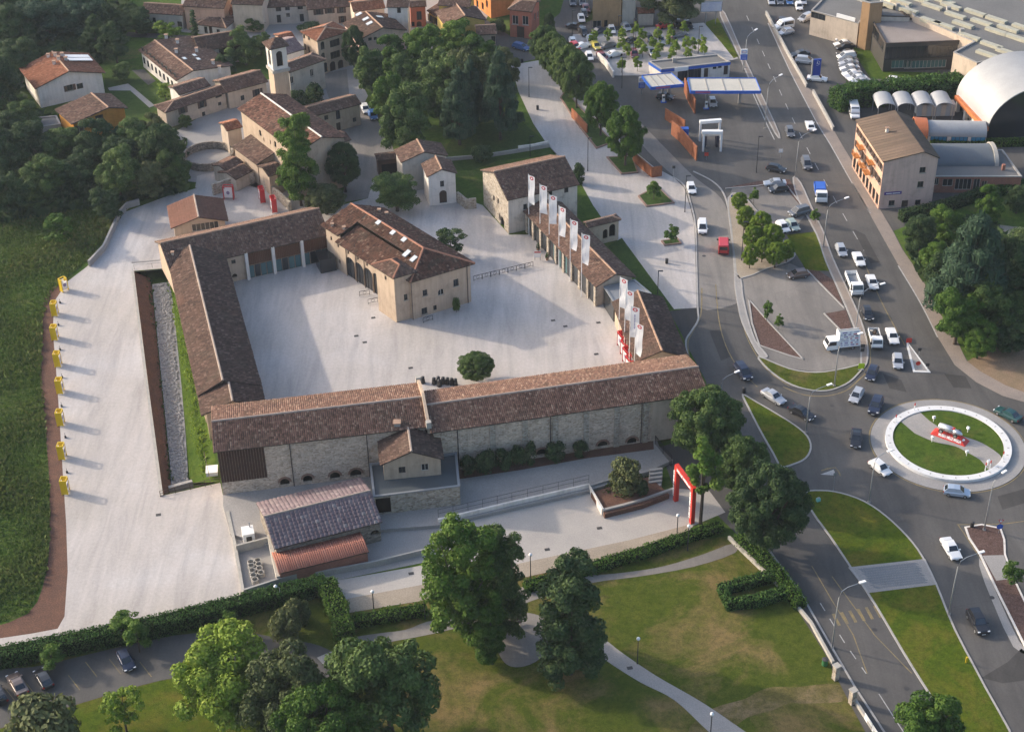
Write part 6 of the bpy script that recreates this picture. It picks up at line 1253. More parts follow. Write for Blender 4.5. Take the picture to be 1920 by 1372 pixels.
OP = flatb('orange_palazzo', 'tall bright orange building at the top of the upper street', None, 14, M_ORANGE, M_FLATGREY, 0, [(3, 905, 12, 1.2, 1.8, 'win'), (3, 913, 8, 1.2, 1.8, 'win'), (3, 895, 8, 1.2, 1.8, 'win')], .2, pts=[k0, k0+ev*12, k0+ev*12+dv*26, k0+dv*26])
RP = gh('red_palazzo', 'red plaster house with white framed windows and portal at the street bend', (952, 18), (998, 23), (982, 1), (976, 73), 21, .34, M_REDP, M_TILE, [(0, 966, 38, 1.5, 2.2, 'win-w-sill'), (0, 985, 39, 1.5, 2.2, 'win-w-sill'), (0, 976, 62, 1.8, 3.2, 'door'), (1, 1003, 32, 1.0, 1.8, 'win-w'), (1, 1009, 28, 1.0, 1.8, 'win-w')], hip=(2.5, 0), over=.35)
flatb('tan_block', 'plain tan block at the edge of the northern car park', None, 9, M_BROWN, M_FLATROOF, 0, [(0, 1119, 46, 2.2, 1.8, 'win-w'), (0, 1136, 45, .8, 1.8, 'win')], .2, pts=[G(1111, 52), G(1164, 49), G(1164, 49)+np.array([2, 14, 0]), G(1111, 52)+np.array([1, 14, 0])])
flatb('grey_block', 'grey block with sloping shed roof beside the tan block', None, 7, M_GREY, M_FLATGREY, 0, [], .2, pts=[G(1166, 47), G(1190, 45), G(1190, 45)+np.array([1, 10, 0]), G(1166, 47)+np.array([1, 10, 0])])
gh('orange_shed', 'low shed with orange tiled roof beside the big willow', (1196, 26), (1228, 25), (1212, 16), 3.2, 0, .3, M_GREY, M_TILE_RED, over=.3, cap=False)
# round wall by the church
c = G(392, 300); rw = thing('round_wall', 'round stone wall enclosing a sunken ring beside the lean-tos', 'wall', c); m = MB(); R_ = 5.2
for t0, t1 in zip(np.linspace(0, 2*math.pi, 37), np.linspace(0, 2*math.pi, 37)[1:]): m.hexa([(c[0]+r*math.cos(t), c[1]+r*math.sin(t), z) for z in (0, 1.7) for r, t in ((R_-.35, t0), (R_, t0), (R_, t1), (R_-.35, t1))])
m.build('wall_body', M_STONE_D, rw)
lowwall('stone_wall', 'old rubble wall between red poster frames and the church yard', [(400, 366), (440, 352), (478, 343)], 2.4, .5, M_STONE_W)
lowwall('stone_wall', 'sloping rubble wall ending behind the glass fronted wing', [(498, 356), (522, 374), (545, 396)], 2.0, .5, M_STONE_W)
lowwall('stone_wall', 'low rubble wall joining chapel and stone house', [(858, 378), (875, 392), (893, 390)], 2.2, .5, M_STONE_W)
lowwall('path_wall', 'low pale wall curving along the field edge of the gravel lot', [(168, 500), (196, 470), (212, 435), (226, 405), (240, 390), (262, 384)], 1.3, .4, M_CONC)
lowwall('garden_wall', 'low pale wall across the garden behind the stone house', [(835, 302), (900, 297), (960, 288), (1030, 276)], .8, .4, M_CONC)
lowwall('garden_wall', 'low white wall end beside the promenade lawn', [(972, 284), (1002, 280), (1028, 274)], 1.2, .4, M_WHITE)
# ---------------------------------------------------------------- vegetation
def leaf_mat(name, dark, mid, light):
    m, nd, lk, bs = newmat(name); p = pos(nd, lk)
    a = nd.new('ShaderNodeAttribute'); a.attribute_name = 'tint'
    c = ramp(nd, lk, a.outputs['Fac'], [(0, dark), (.5, mid), (1, light)])
    oi = nd.new('ShaderNodeObjectInfo'); r = ramp(nd, lk, oi.outputs['Random'], [(0, (.8, .85, .82)), (1, (1.18, 1.12, 1.1))]); c = mix(nd, lk, c, r, 1.0, 'MULTIPLY')
    lk.new(c, bs.inputs['Base Color']); bs.inputs['Roughness'].default_value = .7; bs.inputs['Specular IOR Level'].default_value = .2
    tr = nd.new('ShaderNodeBsdfTranslucent'); lk.new(c, tr.inputs[0]); mx = nd.new('ShaderNodeMixShader'); mx.inputs[0].default_value = .25
    out = nd['Material Output']; lk.new(bs.outputs[0], mx.inputs[1]); lk.new(tr.outputs[0], mx.inputs[2]); lk.new(mx.outputs[0], out.inputs[0]); return m
LM = dict(mid=leaf_mat('leaf_green', (0.041, 0.079, 0.022), (0.083, 0.139, 0.038), (0.143, 0.206, 0.057)), dark=leaf_mat('leaf_dark', (0.026, 0.054, 0.021), (0.048, 0.088, 0.032), (0.088, 0.135, 0.044)),
    olive=leaf_mat('leaf_olive', (0.058, 0.075, 0.029), (0.101, 0.125, 0.049), (0.156, 0.176, 0.072)), bright=leaf_mat('leaf_bright', (.1, .175, .016), (.175, .265, .03), (.26, .33, .055)),
    lush=leaf_mat('leaf_lush', (.035, .085, .012), (.075, .15, .02), (.13, .205, .035)), cedar=leaf_mat('leaf_blue_green', (0.022, 0.048, 0.028), (0.044, 0.088, 0.051), (0.079, 0.135, 0.071)),
    hedge=leaf_mat('leaf_hedge', (0.029, 0.072, 0.016), (0.055, 0.124, 0.026), (0.091, 0.169, 0.036)), weed=leaf_mat('leaf_weed', (.055, .1, .02), (.1, .15, .034), (.17, .175, .06)))
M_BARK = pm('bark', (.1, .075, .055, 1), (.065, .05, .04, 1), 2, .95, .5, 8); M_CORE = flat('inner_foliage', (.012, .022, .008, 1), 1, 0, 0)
def leaves(P, N, size, rng, flatk=.72, asp=1.6):
    """quads at points P leaning along N"""
    n = len(P); R = rng.normal(size=(n, 3)); D = N*flatk+R*(1-flatk); D /= np.linalg.norm(D, axis=1)[:, None]+1e-9
    A = np.cross(D, rng.normal(size=(n, 3))); A /= np.linalg.norm(A, axis=1)[:, None]+1e-9; B = np.cross(D, A)
    s = size*rng.uniform(.6, 1.3, n)[:, None]; A = A*s*asp/2; B = B*s/2
    V = np.stack([P-A*.9-B*.5, P+A*.2-B, P+A, P-A*.1+B], 1).reshape(-1, 3)
    return V, np.arange(n*4).reshape(-1, 4)
def clumps(rng, centers, radii, per, size, light=None):
    VV = []; QQ = []; TT = []; b = 0
    for c, r in zip(centers, radii):
        n = int(per*(r**2)); d = rng.normal(size=(n, 3)); d /= np.linalg.norm(d, axis=1)[:, None]; d[:, 2] = np.where(d[:, 2] < -.3, -d[:, 2]*.5, d[:, 2])
        k = r*rng.uniform(.55, 1.08, n)**.6
        P = np.array(c)+d*k[:, None]*np.array([1, 1, .8]); V, Q = leaves(P, d, size, rng); VV.append(V); QQ.append(Q+b); b += len(V)
        t = np.clip(rng.normal(.5+rng.normal(0, .14), .2, n), 0, 1); TT.append(t)
    return np.concatenate(VV), np.concatenate(QQ), np.concatenate(TT)
def make_tree(name, D, H, trunk, shape, nc, cr, per, leaf, seed, mat, bole=.28, lobes=1):
    """shape(t) -> crown radius factor at height t in 0..1; clumps are set over the crown's surface and inside it"""
    rng = np.random.default_rng(seed); th = thing(name, 'tree', 'tree'); C = []; R = []; z0 = H*trunk; i = 0
    LB = [(0, 0, 1, 1)] if lobes == 1 else [(math.cos(a)*D*.2*rng.uniform(.7, 1.25), math.sin(a)*D*.2*rng.uniform(.7, 1.25), rng.uniform(.5, .72), rng.uniform(.72, 1.0)) for a in np.linspace(0, 6.283, lobes, endpoint=False)+rng.uniform(0, 6)]
    if lobes > 1: k = rng.integers(lobes); LB[k] = (*LB[k][:3], 1.0)
    while len(C) < nc and i < 9000:
        i += 1; t = rng.uniform(0, 1); rr = shape(t)*D/2
        if rng.uniform() > (rr/(D/2))**1.2+.12: continue
        a = rng.uniform(0, 2*math.pi); k = rng.uniform(.3, 1)**.5; r = cr*rng.uniform(.65, 1.25)
        lx, ly, ls, lh = LB[rng.integers(len(LB))]
        q = np.array([math.cos(a)*(rr*k), math.sin(a)*(rr*k), z0+(H-z0)*t*lh]); q[:2] *= max(.1, 1-r*.45/max(rr, .3))*ls; q[:2] += (lx, ly); q[2] = min(q[2], z0+(H-z0)*lh-r*.5)
        if C and min(np.linalg.norm(q-c) for c in C) < cr*.5: continue
        C.append(q); R.append(r)
    V, Q, T = clumps(rng, C, R, per, leaf)
    me = qmesh('crown', V, Q, T); obj('crown', me, mat, th)
    m = MB(); zt = z0+(H-z0)*.55; br = bole*D/9
    m.tube([(0, 0, -.15), (0, 0, .4), (rng.normal(0, .1), rng.normal(0, .1), z0+.5), (0, 0, zt)], [br*1.35, br, br*.8, br*.25], 8)
    for k in range(7):
        c = C[rng.integers(len(C))]; s = np.array([0, 0, z0+rng.uniform(-.1, .5)*(zt-z0)]); m.tube([s, (s+c)/2+np.array([0, 0, .25]), c], [br*.45, br*.3, br*.1], 5)
    m.build('trunk', M_BARK, th, True); return th
rnd = lambda t: math.sqrt(max(.02, 1-(2*t-.85)**2)) if t > .0 else .4
ball = lambda t: math.sqrt(max(.03, 1-(2*t-.95)**2))
tall = lambda t: min(1, .78+.9*t)*math.sqrt(max(.02, 1-max(0, (t-.45)/.56)**2))
flame = lambda t: (math.sin(math.pi*min(1, t*.9+.1))**.55)*(1-.35*t)
cone = lambda t: max(.08, (1-t)**.8)
SP = {}
for k in range(3): SP['oak%d' % k] = make_tree('broadleaf_tree', 9, 10.5, .2, rnd, 66, 1.15, 330, .22, 11+k, LM['mid'], lobes=4+k)
for k in range(2): SP['dense%d' % k] = make_tree('holm_oak', 11, 10, .2, ball, 155, .98, 380, .2, 21+k, LM['dark'])
for k in range(2): SP['tall%d' % k] = make_tree('poplar', 7, 15, .07, tall, 105, .95, 380, .2, 31+k, LM['lush'], lobes=4)
SP['flame'] = make_tree('tall_tree', 7, 17, .08, flame, 84, 1.0, 360, .21, 37, LM['lush'], lobes=2)
SP['gum'] = make_tree('slender_tree', 5, 13, .42, rnd, 30, .8, 230, .27, 39, LM['lush'], .42, 3)
SP['cypress'] = make_tree('cypress', 1.8, 9, .03, lambda t: min(1, 4*t+.3)*(1-t)**.5, 34, .5, 330, .2, 41, LM['dark'])
SP['cedar'] = make_tree('cedar', 12, 14, .2, cone, 88, 1.35, 260, .23, 43, LM['cedar'])
for k in range(2): SP['young%d' % k] = make_tree('young_tree', 2.8, 5, .3, lambda t: math.sqrt(max(.05, 1-(1.6*t-.45)**2)), 18, .58, 330, .2, 51+k, LM['lush'], .2)
for k in range(2): SP['loose%d' % k] = make_tree('young_tree', 5, 7, .2, rnd, 34, .62, 280, .22, 61+k, LM['bright'], .25, 4)
for k in range(2): SP['bush%d' % k] = make_tree('shrub', 3, 2.4, .02, ball, 20, .68, 300, .19, 71+k, LM['dark'], .15)
# cedars keep flat tiers: squash their clumps
for nm in ('cedar',):
    me = [c for c in SP[nm].children if c.name.startswith('crown')][0].data; co = np.zeros(len(me.vertices)*3); me.vertices.foreach_get('co', co); co = co.reshape(-1, 3)
    z = co[:, 2]; ti = np.round(z/1.5)*1.5; co[:, 2] = ti+(z-ti)*.5-.02*np.hypot(co[:, 0], co[:, 1])**1.3; me.vertices.foreach_set('co', co.ravel()); me.update()
SIZE = dict(oak=(9, 10.5), dense=(11, 10), tall=(7, 15), flame=(7, 17), gum=(5, 13), cypress=(1.8, 9), cedar=(12, 14), young=(2.8, 5), loose=(5, 7), bush=(3, 2.4))
BASEMAT = dict(oak='mid', dense='dark', tall='lush', flame='lush', gum='lush', cypress='dark', cedar='cedar', young='lush', loose='bright', bush='dark')
KW = dict(oak=.9, tall=.86, flame=.9, dense=.95, cedar=.92, loose=.95); NT = [0]; ADJ = dict(dark='dark green', mid='mid green', lush='bright green', olive='olive green')
def tree(x, y, top, wpx, sp, mat, label, group=None, z=0.0, name=None):
    NT[0] += 1; k = NT[0]; vs = [n for n in SP if n.rstrip('0123456789') == sp]; src = SP[vs[k % len(vs)]]; D, H = SIZE[sp]
    p = G(x, y, z); h = max(.5, hgt((x, y), top, z)-z); w = wpx/pxm(x, y)
    sw = {LM[BASEMAT[sp]].name: LM[mat]} if mat and mat != BASEMAT[sp] else None
    o = clone(src, p, (k*2.399) % 6.283, (w/D*KW.get(sp, 1.0), w/D*KW.get(sp, 1.0), h/H), label, group, sw)
    if name: o.name = name
    if sp == 'bush': o['category'] = 'shrub'
    return o
tr = tree
# trees one can name
tr(565, 386, 203, 92, 'tall', 'lush', 'tall bright poplar standing in front of the church', name='poplar_tree')
tr(648, 360, 272, 68, 'dense', 'dark', 'dark dense evergreen tree right beside the church front')
tr(745, 396, 322, 108, 'oak', 'mid', 'spreading tree behind the courtyard house near the chapel')
tr(613, 402, 352, 84, 'dense', 'olive', 'round olive green tree behind the timber and glass wing')
tr(846, 480, 427, 66, 'loose', 'dark', 'small dark leafy tree behind the courtyard house roof')
tr(893, 714, 667, 74, 'dense', 'mid', 'small round tree alone in the gravel courtyard')
tr(1320, 862, 738, 150, 'dense', 'mid', 'large round clipped tree at the end of the long stone hall')
tr(1388, 925, 828, 112, 'dense', 'mid', 'round dark tree between two larger round trees by the road')
tr(1434, 1036, 882, 158, 'dense', 'dark', 'largest dark round tree beside the pavement and hedge')
tr(1313, 984, 818, 74, 'gum', 'lush', 'slender tree with bare trunk and open crown behind the red arch')
tr(880, 1205, 960, 168, 'tall', 'lush', 'broad leaning poplar clump on the park lawn'); tr(945, 1190, 985, 105, 'tall', 'mid', 'taller poplar close behind the broad poplar clump'); tr(922, 1244, 1104, 80, 'flame', 'lush', 'slim young poplar in front of the poplar clump')
tr(1070, 1262, 1048, 158, 'tall', 'dark', 'dense dark columnar tree where the footpath begins')
tr(425, 1345, 1196, 215, 'oak', 'bright', 'large yellow green tree beside the car park lane'); tr(535, 1385, 1222, 190, 'oak', 'olive', 'grey green tree next to the yellow green tree'); tr(735, 1380, 1190, 215, 'oak', 'mid', 'large green tree on the park lawn beside the stone slab'); tr(610, 1440, 1300, 190, 'dense', 'lush', 'fresh green tree cut by the bottom edge between two large trees')
tr(1728, 1420, 1322, 150, 'oak', 'lush', 'bright tree top at the kerb of the lower road'); tr(238, 1372, 1284, 80, 'loose', 'bright', 'thin pale green young tree on the verge'); tr(90, 1400, 1328, 120, 'bush', 'olive', 'purplish olive shrub at the end of the green verge')
tr(1265, 48, -46, 130, 'oak', 'olive', 'big drooping willow above the northern car park'); tr(117, 458, 402, 66, 'loose', 'lush', 'single pale young tree in the meadow')
tr(318, 78, 38, 50, 'loose', 'bright', 'pale green tree in the garden by the long house'); tr(311, 188, 156, 38, 'loose', 'bright', 'pale green tree beside the white gable'); tr(367, 74, 20, 15, 'cypress', 'dark', 'dark slim cypress beside the small white house')
tr(204, 70, 8, 15, 'cypress', 'dark', 'taller of two slim cypresses by the villa garden'); tr(193, 72, 22, 13, 'cypress', 'dark', 'shorter of two slim cypresses by the villa garden')
tr(1810, 600, 402, 190, 'cedar', 'cedar', 'big spreading cedar in the overgrown plot'); tr(1893, 590, 440, 150, 'dense', 'dark', 'dark dense tree close behind the big cedar')
for x, y, t, w, s in ((700, 188, 84, 78, 'oak'), (738, 150, 72, 84, 'oak'), (792, 142, 46, 96, 'oak'), (850, 112, 34, 96, 'oak'), (905, 132, 66, 86, 'oak'), (762, 296, 160, 118, 'oak'), (830, 236, 104, 118, 'oak'), (892, 228, 84, 118, 'oak'), (950, 165, 92, 66, 'oak'), (812, 205, 96, 96, 'oak'), (735, 235, 130, 84, 'oak'), (770, 200, 100, 90, 'oak')):
    m_ = ('mid', 'lush', 'mid', 'olive')[(x//7) % 4]; tr(x, y, t, w, s, m_, 'large %s broadleaf tree of the park clump above the chapel' % ADJ[m_], 'park trees above the chapel')
for x, y, t, w in ((938, 262, 92, 96), (862, 272, 128, 96), (885, 250, 110, 80)): tr(x, y, t, w, 'cedar', 'cedar', 'dark conifer at the lawn edge of the park clump', 'conifers of the park clump')
tr(668, 138, 52, 50, 'dense', 'dark', 'dark tree growing against the cream palazzo'); tr(1030, 75, 25, 22, 'dense', 'dark', 'dark shrub tree beside the red palazzo wall')
for x, y, t, w in ((1022, 128, 50, 62), (1036, 148, 62, 64), (1052, 168, 76, 66), (1067, 186, 88, 68), (1081, 204, 102, 66)): tr(x, y, t, w, 'dense', 'mid', 'clipped round tree in the avenue row along the promenade', 'avenue trees along the promenade')
tr(1126, 256, 157, 70, 'dense', 'lush', 'round tree standing free behind the first steel screen'); tr(1172, 312, 205, 78, 'dense', 'lush', 'round tree in the planter beside the corner screen')
for x, y, t, w in ((1385, 398, 362, 32), (1396, 432, 388, 36), (1425, 450, 398, 42), (1408, 472, 424, 38), (1446, 472, 422, 44), (1405, 504, 460, 34), (1452, 502, 456, 42), (1474, 492, 452, 32), (1428, 492, 446, 34)): tr(x, y, t, w, 'dense', 'bright', 'bright young tree in the sandy bed between lane and car park', 'young trees in the sandy bed', name='young_tree')
for x, y in ((1112, 84), (1139, 82), (1166, 78), (1191, 70), (1205, 80), (1233, 80), (1258, 74), (1283, 68), (1164, 98), (1175, 110), (1196, 98), (1205, 108), (1225, 96), (1236, 105), (1256, 92), (1268, 103), (1285, 96), (1298, 99), (1315, 94), (1258, 116), (1290, 114), (1165, 137), (1195, 134), (1320, 108), (1229, 118)): tr(x, y, y-29, 17, 'young', 'bright', 'small young tree in the gravel of the northern car park', 'young trees in the northern car park')
for x, y, t, w, l in ((1225, 376, 340, 28, 'young tree in the wide planter beside the promenade kerb'), (1258, 458, 420, 26, 'young tree in the small planter of the promenade'), (1437, 602, 564, 20, 'thin sapling at the tip of the mulch triangle'), (1460, 618, 588, 18, 'thin sapling beside the mulch triangle kerb'), (1413, 382, 352, 18, 'thin sapling in the upper car park'), (1895, 1100, 1052, 36, 'sapling tied to a stake on the planted island'), (1528, 420, 392, 20, 'sapling at the edge of the car park lawn'),
    (100, 1252, 1214, 44, 'small tree beside the black hatchback under the hedge'), (262, 1222, 1168, 48, 'small tree grown into the long hedge'), (430, 1190, 1144, 32, 'thin small tree against the tall hedge')): tr(x, y, t, w, 'young', 'lush', l)
tr(243, 1200, 1152, 74, 'loose', 'lush', 'bushy tree sticking out of the long hedge')
for x, y, t, w in ((30, 95, 8, 130), (95, 75, -8, 130), (155, 66, -14, 120), (40, 155, 78, 96), (8, 205, 98, 100), (186, 100, 28, 76), (220, 118, 46, 66), (256, 62, 14, 62), (10, 60, -40, 120), (120, 30, -50, 110)): tr(x, y, t, w, 'cedar' if x % 3 == 0 else 'oak', 'cedar' if x % 2 else 'dark', '%s of the wood behind the villa' % ('tall tiered conifer' if x % 3 == 0 else 'tall broadleaf tree with bluish leaves' if x % 2 else 'tall broadleaf tree with dark leaves'), 'wood behind the villa')
for x, y, t, w in ((282, 288, 218, 72), (312, 335, 222, 96), (240, 325, 252, 86), (182, 315, 232, 96), (120, 305, 238, 96), (60, 305, 222, 104), (18, 335, 248, 96), (8, 275, 212, 84), (228, 376, 272, 96), (334, 355, 278, 66), (150, 366, 298, 96), (82, 376, 298, 104), (20, 405, 318, 96), (266, 305, 226, 96), (46, 258, 196, 84), (285, 370, 300, 80), (205, 415, 350, 70)): m_ = ('dark', 'mid', 'dark', 'olive')[(x//9) % 4]; tr(x, y, t, w, 'oak', m_, '%s broadleaf tree of the thicket below the ochre house' % ADJ[m_], 'thicket below the ochre house')
for x, y, t, w in ((462, 122, 54, 70), (490, 104, 62, 44), (425, 145, 98, 50), (405, 120, 92, 40), (245, 45, 8, 40), (275, 66, 34, 44), (350, 240, 214, 30), (300, 108, 78, 40), (345, 95, 70, 30), (395, 150, 128, 34), (440, 118, 88, 40), (230, 150, 118, 44), (300, 60, 40, 30), (480, 60, 34, 40)): m_ = 'dark' if x % 2 else 'mid'; tr(x, y, t, w, 'oak', m_, '%s garden tree between the village houses' % ADJ[m_], 'village garden trees')
for x, y, t, w in ((590, 196, 162, 38), (560, 200, 172, 34), (905, 304, 276, 38), (1085, 345, 310, 24), (935, 60, 40, 30), (580, 60, 44, 40)): tr(x, y, t, w, 'bush', 'dark', 'dark round shrub beside a village wall', 'village shrubs')
for x, y, t, w in ((1790, 645, 538, 116), (1852, 636, 528, 116), (1906, 630, 538, 100), (1722, 480, 396, 76), (1772, 455, 386, 76), (1832, 672, 606, 66), (1893, 660, 598, 86), (1755, 560, 470, 70), (1850, 420, 352, 60), (1905, 400, 345, 60), (1745, 510, 450, 60)): m_ = ('dark', 'mid', 'lush')[x % 3]; tr(x, y, t, w, 'oak', m_, 'dense %s tree of the overgrown plot beside the main road' % ADJ[m_], 'trees of the overgrown plot')
for x, y, t, w in ((878, 890, 856, 30), (912, 886, 850, 38), (944, 880, 846, 34), (972, 874, 840, 30), (994, 870, 832, 24), (1040, 862, 834, 40), (1088, 855, 828, 28)): tr(x, y, t, w, 'bush', 'dark', 'dark shrub growing along the foot of the stone hall', 'shrubs along the stone hall', z=YZ)
tr(1172, 922, 868, 58, 'bush', 'olive', 'olive green shrub in the dry planter by the steps', z=YZ); tr(1204, 930, 900, 24, 'bush', 'dark', 'small dark shrub at the corner of the dry planter', z=YZ)
tr(540, 1196, 1148, 62, 'bush', 'olive', 'wider olive shrub in the bed between hedges'); tr(562, 1170, 1128, 44, 'bush', 'olive', 'smaller reddish olive shrub in the bed between hedges'); tr(856, 586, 560, 14, 'bush', 'mid', 'narrow climber against the courtyard house wall')
for k in SP.values():
    for c in list(k.children): bpy.data.objects.remove(c)
    bpy.data.objects.remove(k)
# hedges
def hedge(label, px, w, h, mat='hedge', rough=.12, dens=34, leaf=.2, z=0.0, cat='hedge'):
    P = [p[:2] for p in gp(px, z)]; rng = np.random.default_rng(len(label)); c = sum(P)/len(P); th = thing('hedge', label, cat, (c[0], c[1], z)); m = MB(); VV = []; NN = []
    O = []
    for i, p in enumerate(P):
        d = P[min(i+1, len(P)-1)]-P[max(0, i-1)]; d = d/(np.linalg.norm(d)+1e-9); O.append(np.array([-d[1], d[0]]))
    for (p, n0), (q, n1) in zip(zip(P, O), zip(P[1:], O[1:])):
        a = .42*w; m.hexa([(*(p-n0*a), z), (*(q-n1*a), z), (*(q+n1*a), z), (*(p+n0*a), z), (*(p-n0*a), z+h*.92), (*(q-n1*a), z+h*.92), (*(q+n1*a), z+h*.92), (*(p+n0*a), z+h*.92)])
        L = np.linalg.norm(q-p); d3 = np.array([*(q-p), 0])/L
        for side, wid in ((0, w), (-1, h), (1, h)):
            n = int(L*wid*dens); u = rng.uniform(0, 1, n)[:, None]; v = rng.uniform(-.5, .5, n); b = p*(1-u)+q*u; nr = n0*(1-u)+n1*u
            bulge = rough*(np.sin(u[:, 0]*L*1.7+side)+np.sin(u[:, 0]*L*.63+2*side))
            if side == 0: X = np.c_[b+nr*(v*w)[:, None], z+h+bulge*.5+rng.normal(0, rough*.5, n)]; N = np.tile([0, 0, 1.], (n, 1))
            else: X = np.c_[b+nr*(side*(w/2+bulge*.5+rng.normal(0, rough*.6, n)))[:, None], z+(v+.5)*h]; N = np.c_[nr*side, np.full(n, .25)]
            VV.append(X); NN.append(N)
    for p, d in ((P[0], P[0]-P[1]), (P[-1], P[-1]-P[-2])):
        d = d/np.linalg.norm(d); n = int(w*h*dens); nr = np.array([-d[1], d[0]]); v = rng.uniform(-.5, .5, n)
        VV.append(np.c_[p+nr*(v*w)[:, None]+d*.05, z+rng.uniform(0, h, n)]); NN.append(np.tile([d[0], d[1], .2], (n, 1)))
    X = np.concatenate(VV); N = np.concatenate(NN); V, Q = leaves(X, N, leaf, rng, .45); V -= origin(th)
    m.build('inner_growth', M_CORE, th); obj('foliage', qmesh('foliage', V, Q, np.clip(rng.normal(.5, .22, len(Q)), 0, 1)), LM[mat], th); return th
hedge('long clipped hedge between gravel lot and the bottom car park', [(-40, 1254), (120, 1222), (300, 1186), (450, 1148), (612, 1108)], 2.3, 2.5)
hedge('looser clipped hedge turning down from the long hedge', [(612, 1108), (632, 1150), (650, 1205)], 2.5, 2.4, 'lush', .25)
hedge('low shrubby hedge below the drive near the first globe lamps', [(662, 1172), (730, 1160), (800, 1148)], 1.8, 1.2, 'lush', .3)
hedge('low hedge along the sandy verge behind the dark columnar tree', [(985, 1106), (1060, 1086), (1130, 1064), (1210, 1040), (1290, 1012), (1352, 992)], 1.7, 1.2, 'lush', .2)
hedge('leafy hedge along the park wall beside the pavement', [(1384, 1014), (1420, 1045), (1455, 1082), (1478, 1112), (1500, 1142)], 1.9, 1.5, 'lush', .35)
hedge('U shaped clipped hedge on the dry park lawn', [(1452, 1086), (1400, 1100), (1352, 1112), (1366, 1140), (1420, 1134), (1474, 1118)], 1.5, 1.5)
hedge('clipped hedge beside the pink apartment house', [(1688, 414), (1740, 402), (1800, 386), (1850, 366)], 1.8, 2.0, 'dark'); hedge('short clipped hedge in front of the brick workshop', [(1852, 372), (1890, 360), (1930, 352)], 1.8, 1.8, 'hedge')
hedge('tall shaggy hedge behind the vaulted canopies', [(1566, 206), (1600, 196), (1660, 190), (1720, 184), (1800, 176)], 4.0, 4.2, 'hedge', .5, 22, .34); hedge('low hedge strip between silver passage and brick workshop', [(1744, 276), (1830, 274), (1930, 272)], 1.6, 1.4, 'lush')
# tall weeds of the meadow, the moat bank and rough edges
def scatter(name, px, n, hmin, hmax, mat, label=None, z=0.0, wide=.5, zf=None):
    P = np.array([p[:2] for p in gp(px, z)]); lo, hi = P.min(0), P.max(0); rng = np.random.default_rng(n); X = rng.uniform(lo, hi, (n*3, 2)); ins = np.zeros(len(X), bool); j = len(P)-1
    for i in range(len(P)):
        c = ((P[i, 1] > X[:, 1]) != (P[j, 1] > X[:, 1])) & (X[:, 0] < (P[j, 0]-P[i, 0])*(X[:, 1]-P[i, 1])/(P[j, 1]-P[i, 1]+1e-12)+P[i, 0]); ins ^= c; j = i
    X = X[ins][:n]; n = len(X); dn = .5+.5*np.sin(X[:, 0]*.21+1.3*np.sin(X[:, 1]*.13))*np.sin(X[:, 1]*.17+np.sin(X[:, 0]*.11)); h = (hmin+(hmax-hmin)*rng.uniform(0, 1, n)**2)*(.5+dn); a = rng.uniform(0, math.pi, n); w = h*wide
    dx, dy = np.cos(a)*w, np.sin(a)*w; tx, ty = rng.normal(0, .3, (2, n))*h; zz = np.full(n, z) if zf is None else zf(X)
    V = np.stack([np.c_[X[:, 0]-dx/2, X[:, 1]-dy/2, zz-.05], np.c_[X[:, 0]+dx/2, X[:, 1]+dy/2, zz-.05], np.c_[X[:, 0]+dx*.7+tx, X[:, 1]+dy*.7+ty, zz+h], np.c_[X[:, 0]-dx*.7+tx, X[:, 1]-dy*.7+ty, zz+h*.85]], 1).reshape(-1, 3)
    o = obj(name, qmesh(name, V, np.arange(n*4).reshape(-1, 4), np.clip(.25+.5*dn+rng.normal(0, .17, n), 0, 1)), mat); tag(o, label, None, None, 'stuff'); return o
scatter('tall_grass', [(-60, 400), (120, 330), (250, 375), (212, 430), (190, 468), (120, 525), (96, 550), (80, 600), (78, 700), (86, 800), (94, 900), (94, 1000), (88, 1075), (54, 1150), (-60, 1185)], 56000, .18, .6, LM['weed'], 'tall rough grass and weeds of the meadow')
scatter('undergrowth', [(-60, 180), (40, 190), (120, 240), (260, 240), (350, 260), (345, 360), (300, 372), (240, 380), (120, 400), (-60, 430)], 9000, .6, 1.8, LM['dark'], 'dark undergrowth of the thicket', wide=.9)
scatter('undergrowth', [(-60, -40), (240, -20), (235, 80), (190, 120), (40, 110), (30, 190), (-60, 190)], 6000, .8, 2.2, LM['dark'], 'dark undergrowth of the wood', wide=.9)
scatter('undergrowth', [(1700, 470), (1760, 420), (1850, 400), (1960, 540), (1960, 610), (1830, 660), (1790, 620), (1750, 560)], 5000, .5, 1.5, LM['dark'], 'dark undergrowth of the overgrown plot', wide=.9)
scatter('weeds', [(312, 530), (325, 505), (408, 890), (380, 895), (356, 800), (335, 650)], 2600, .2, .6, LM['bright'], 'weeds on the moat bank', z=-.9)
scatter('weeds', [(272, 520), (285, 520), (325, 905), (312, 915), (296, 760)], 1500, .2, .7, LM['dark'], 'weeds along the moat floor', z=-1.95)
scatter('weeds', [(1130, 925), (1140, 900), (1225, 885), (1235, 905), (1170, 938)], 700, .15, .4, LM['weed'], 'dry weeds in the planter', z=YZ)
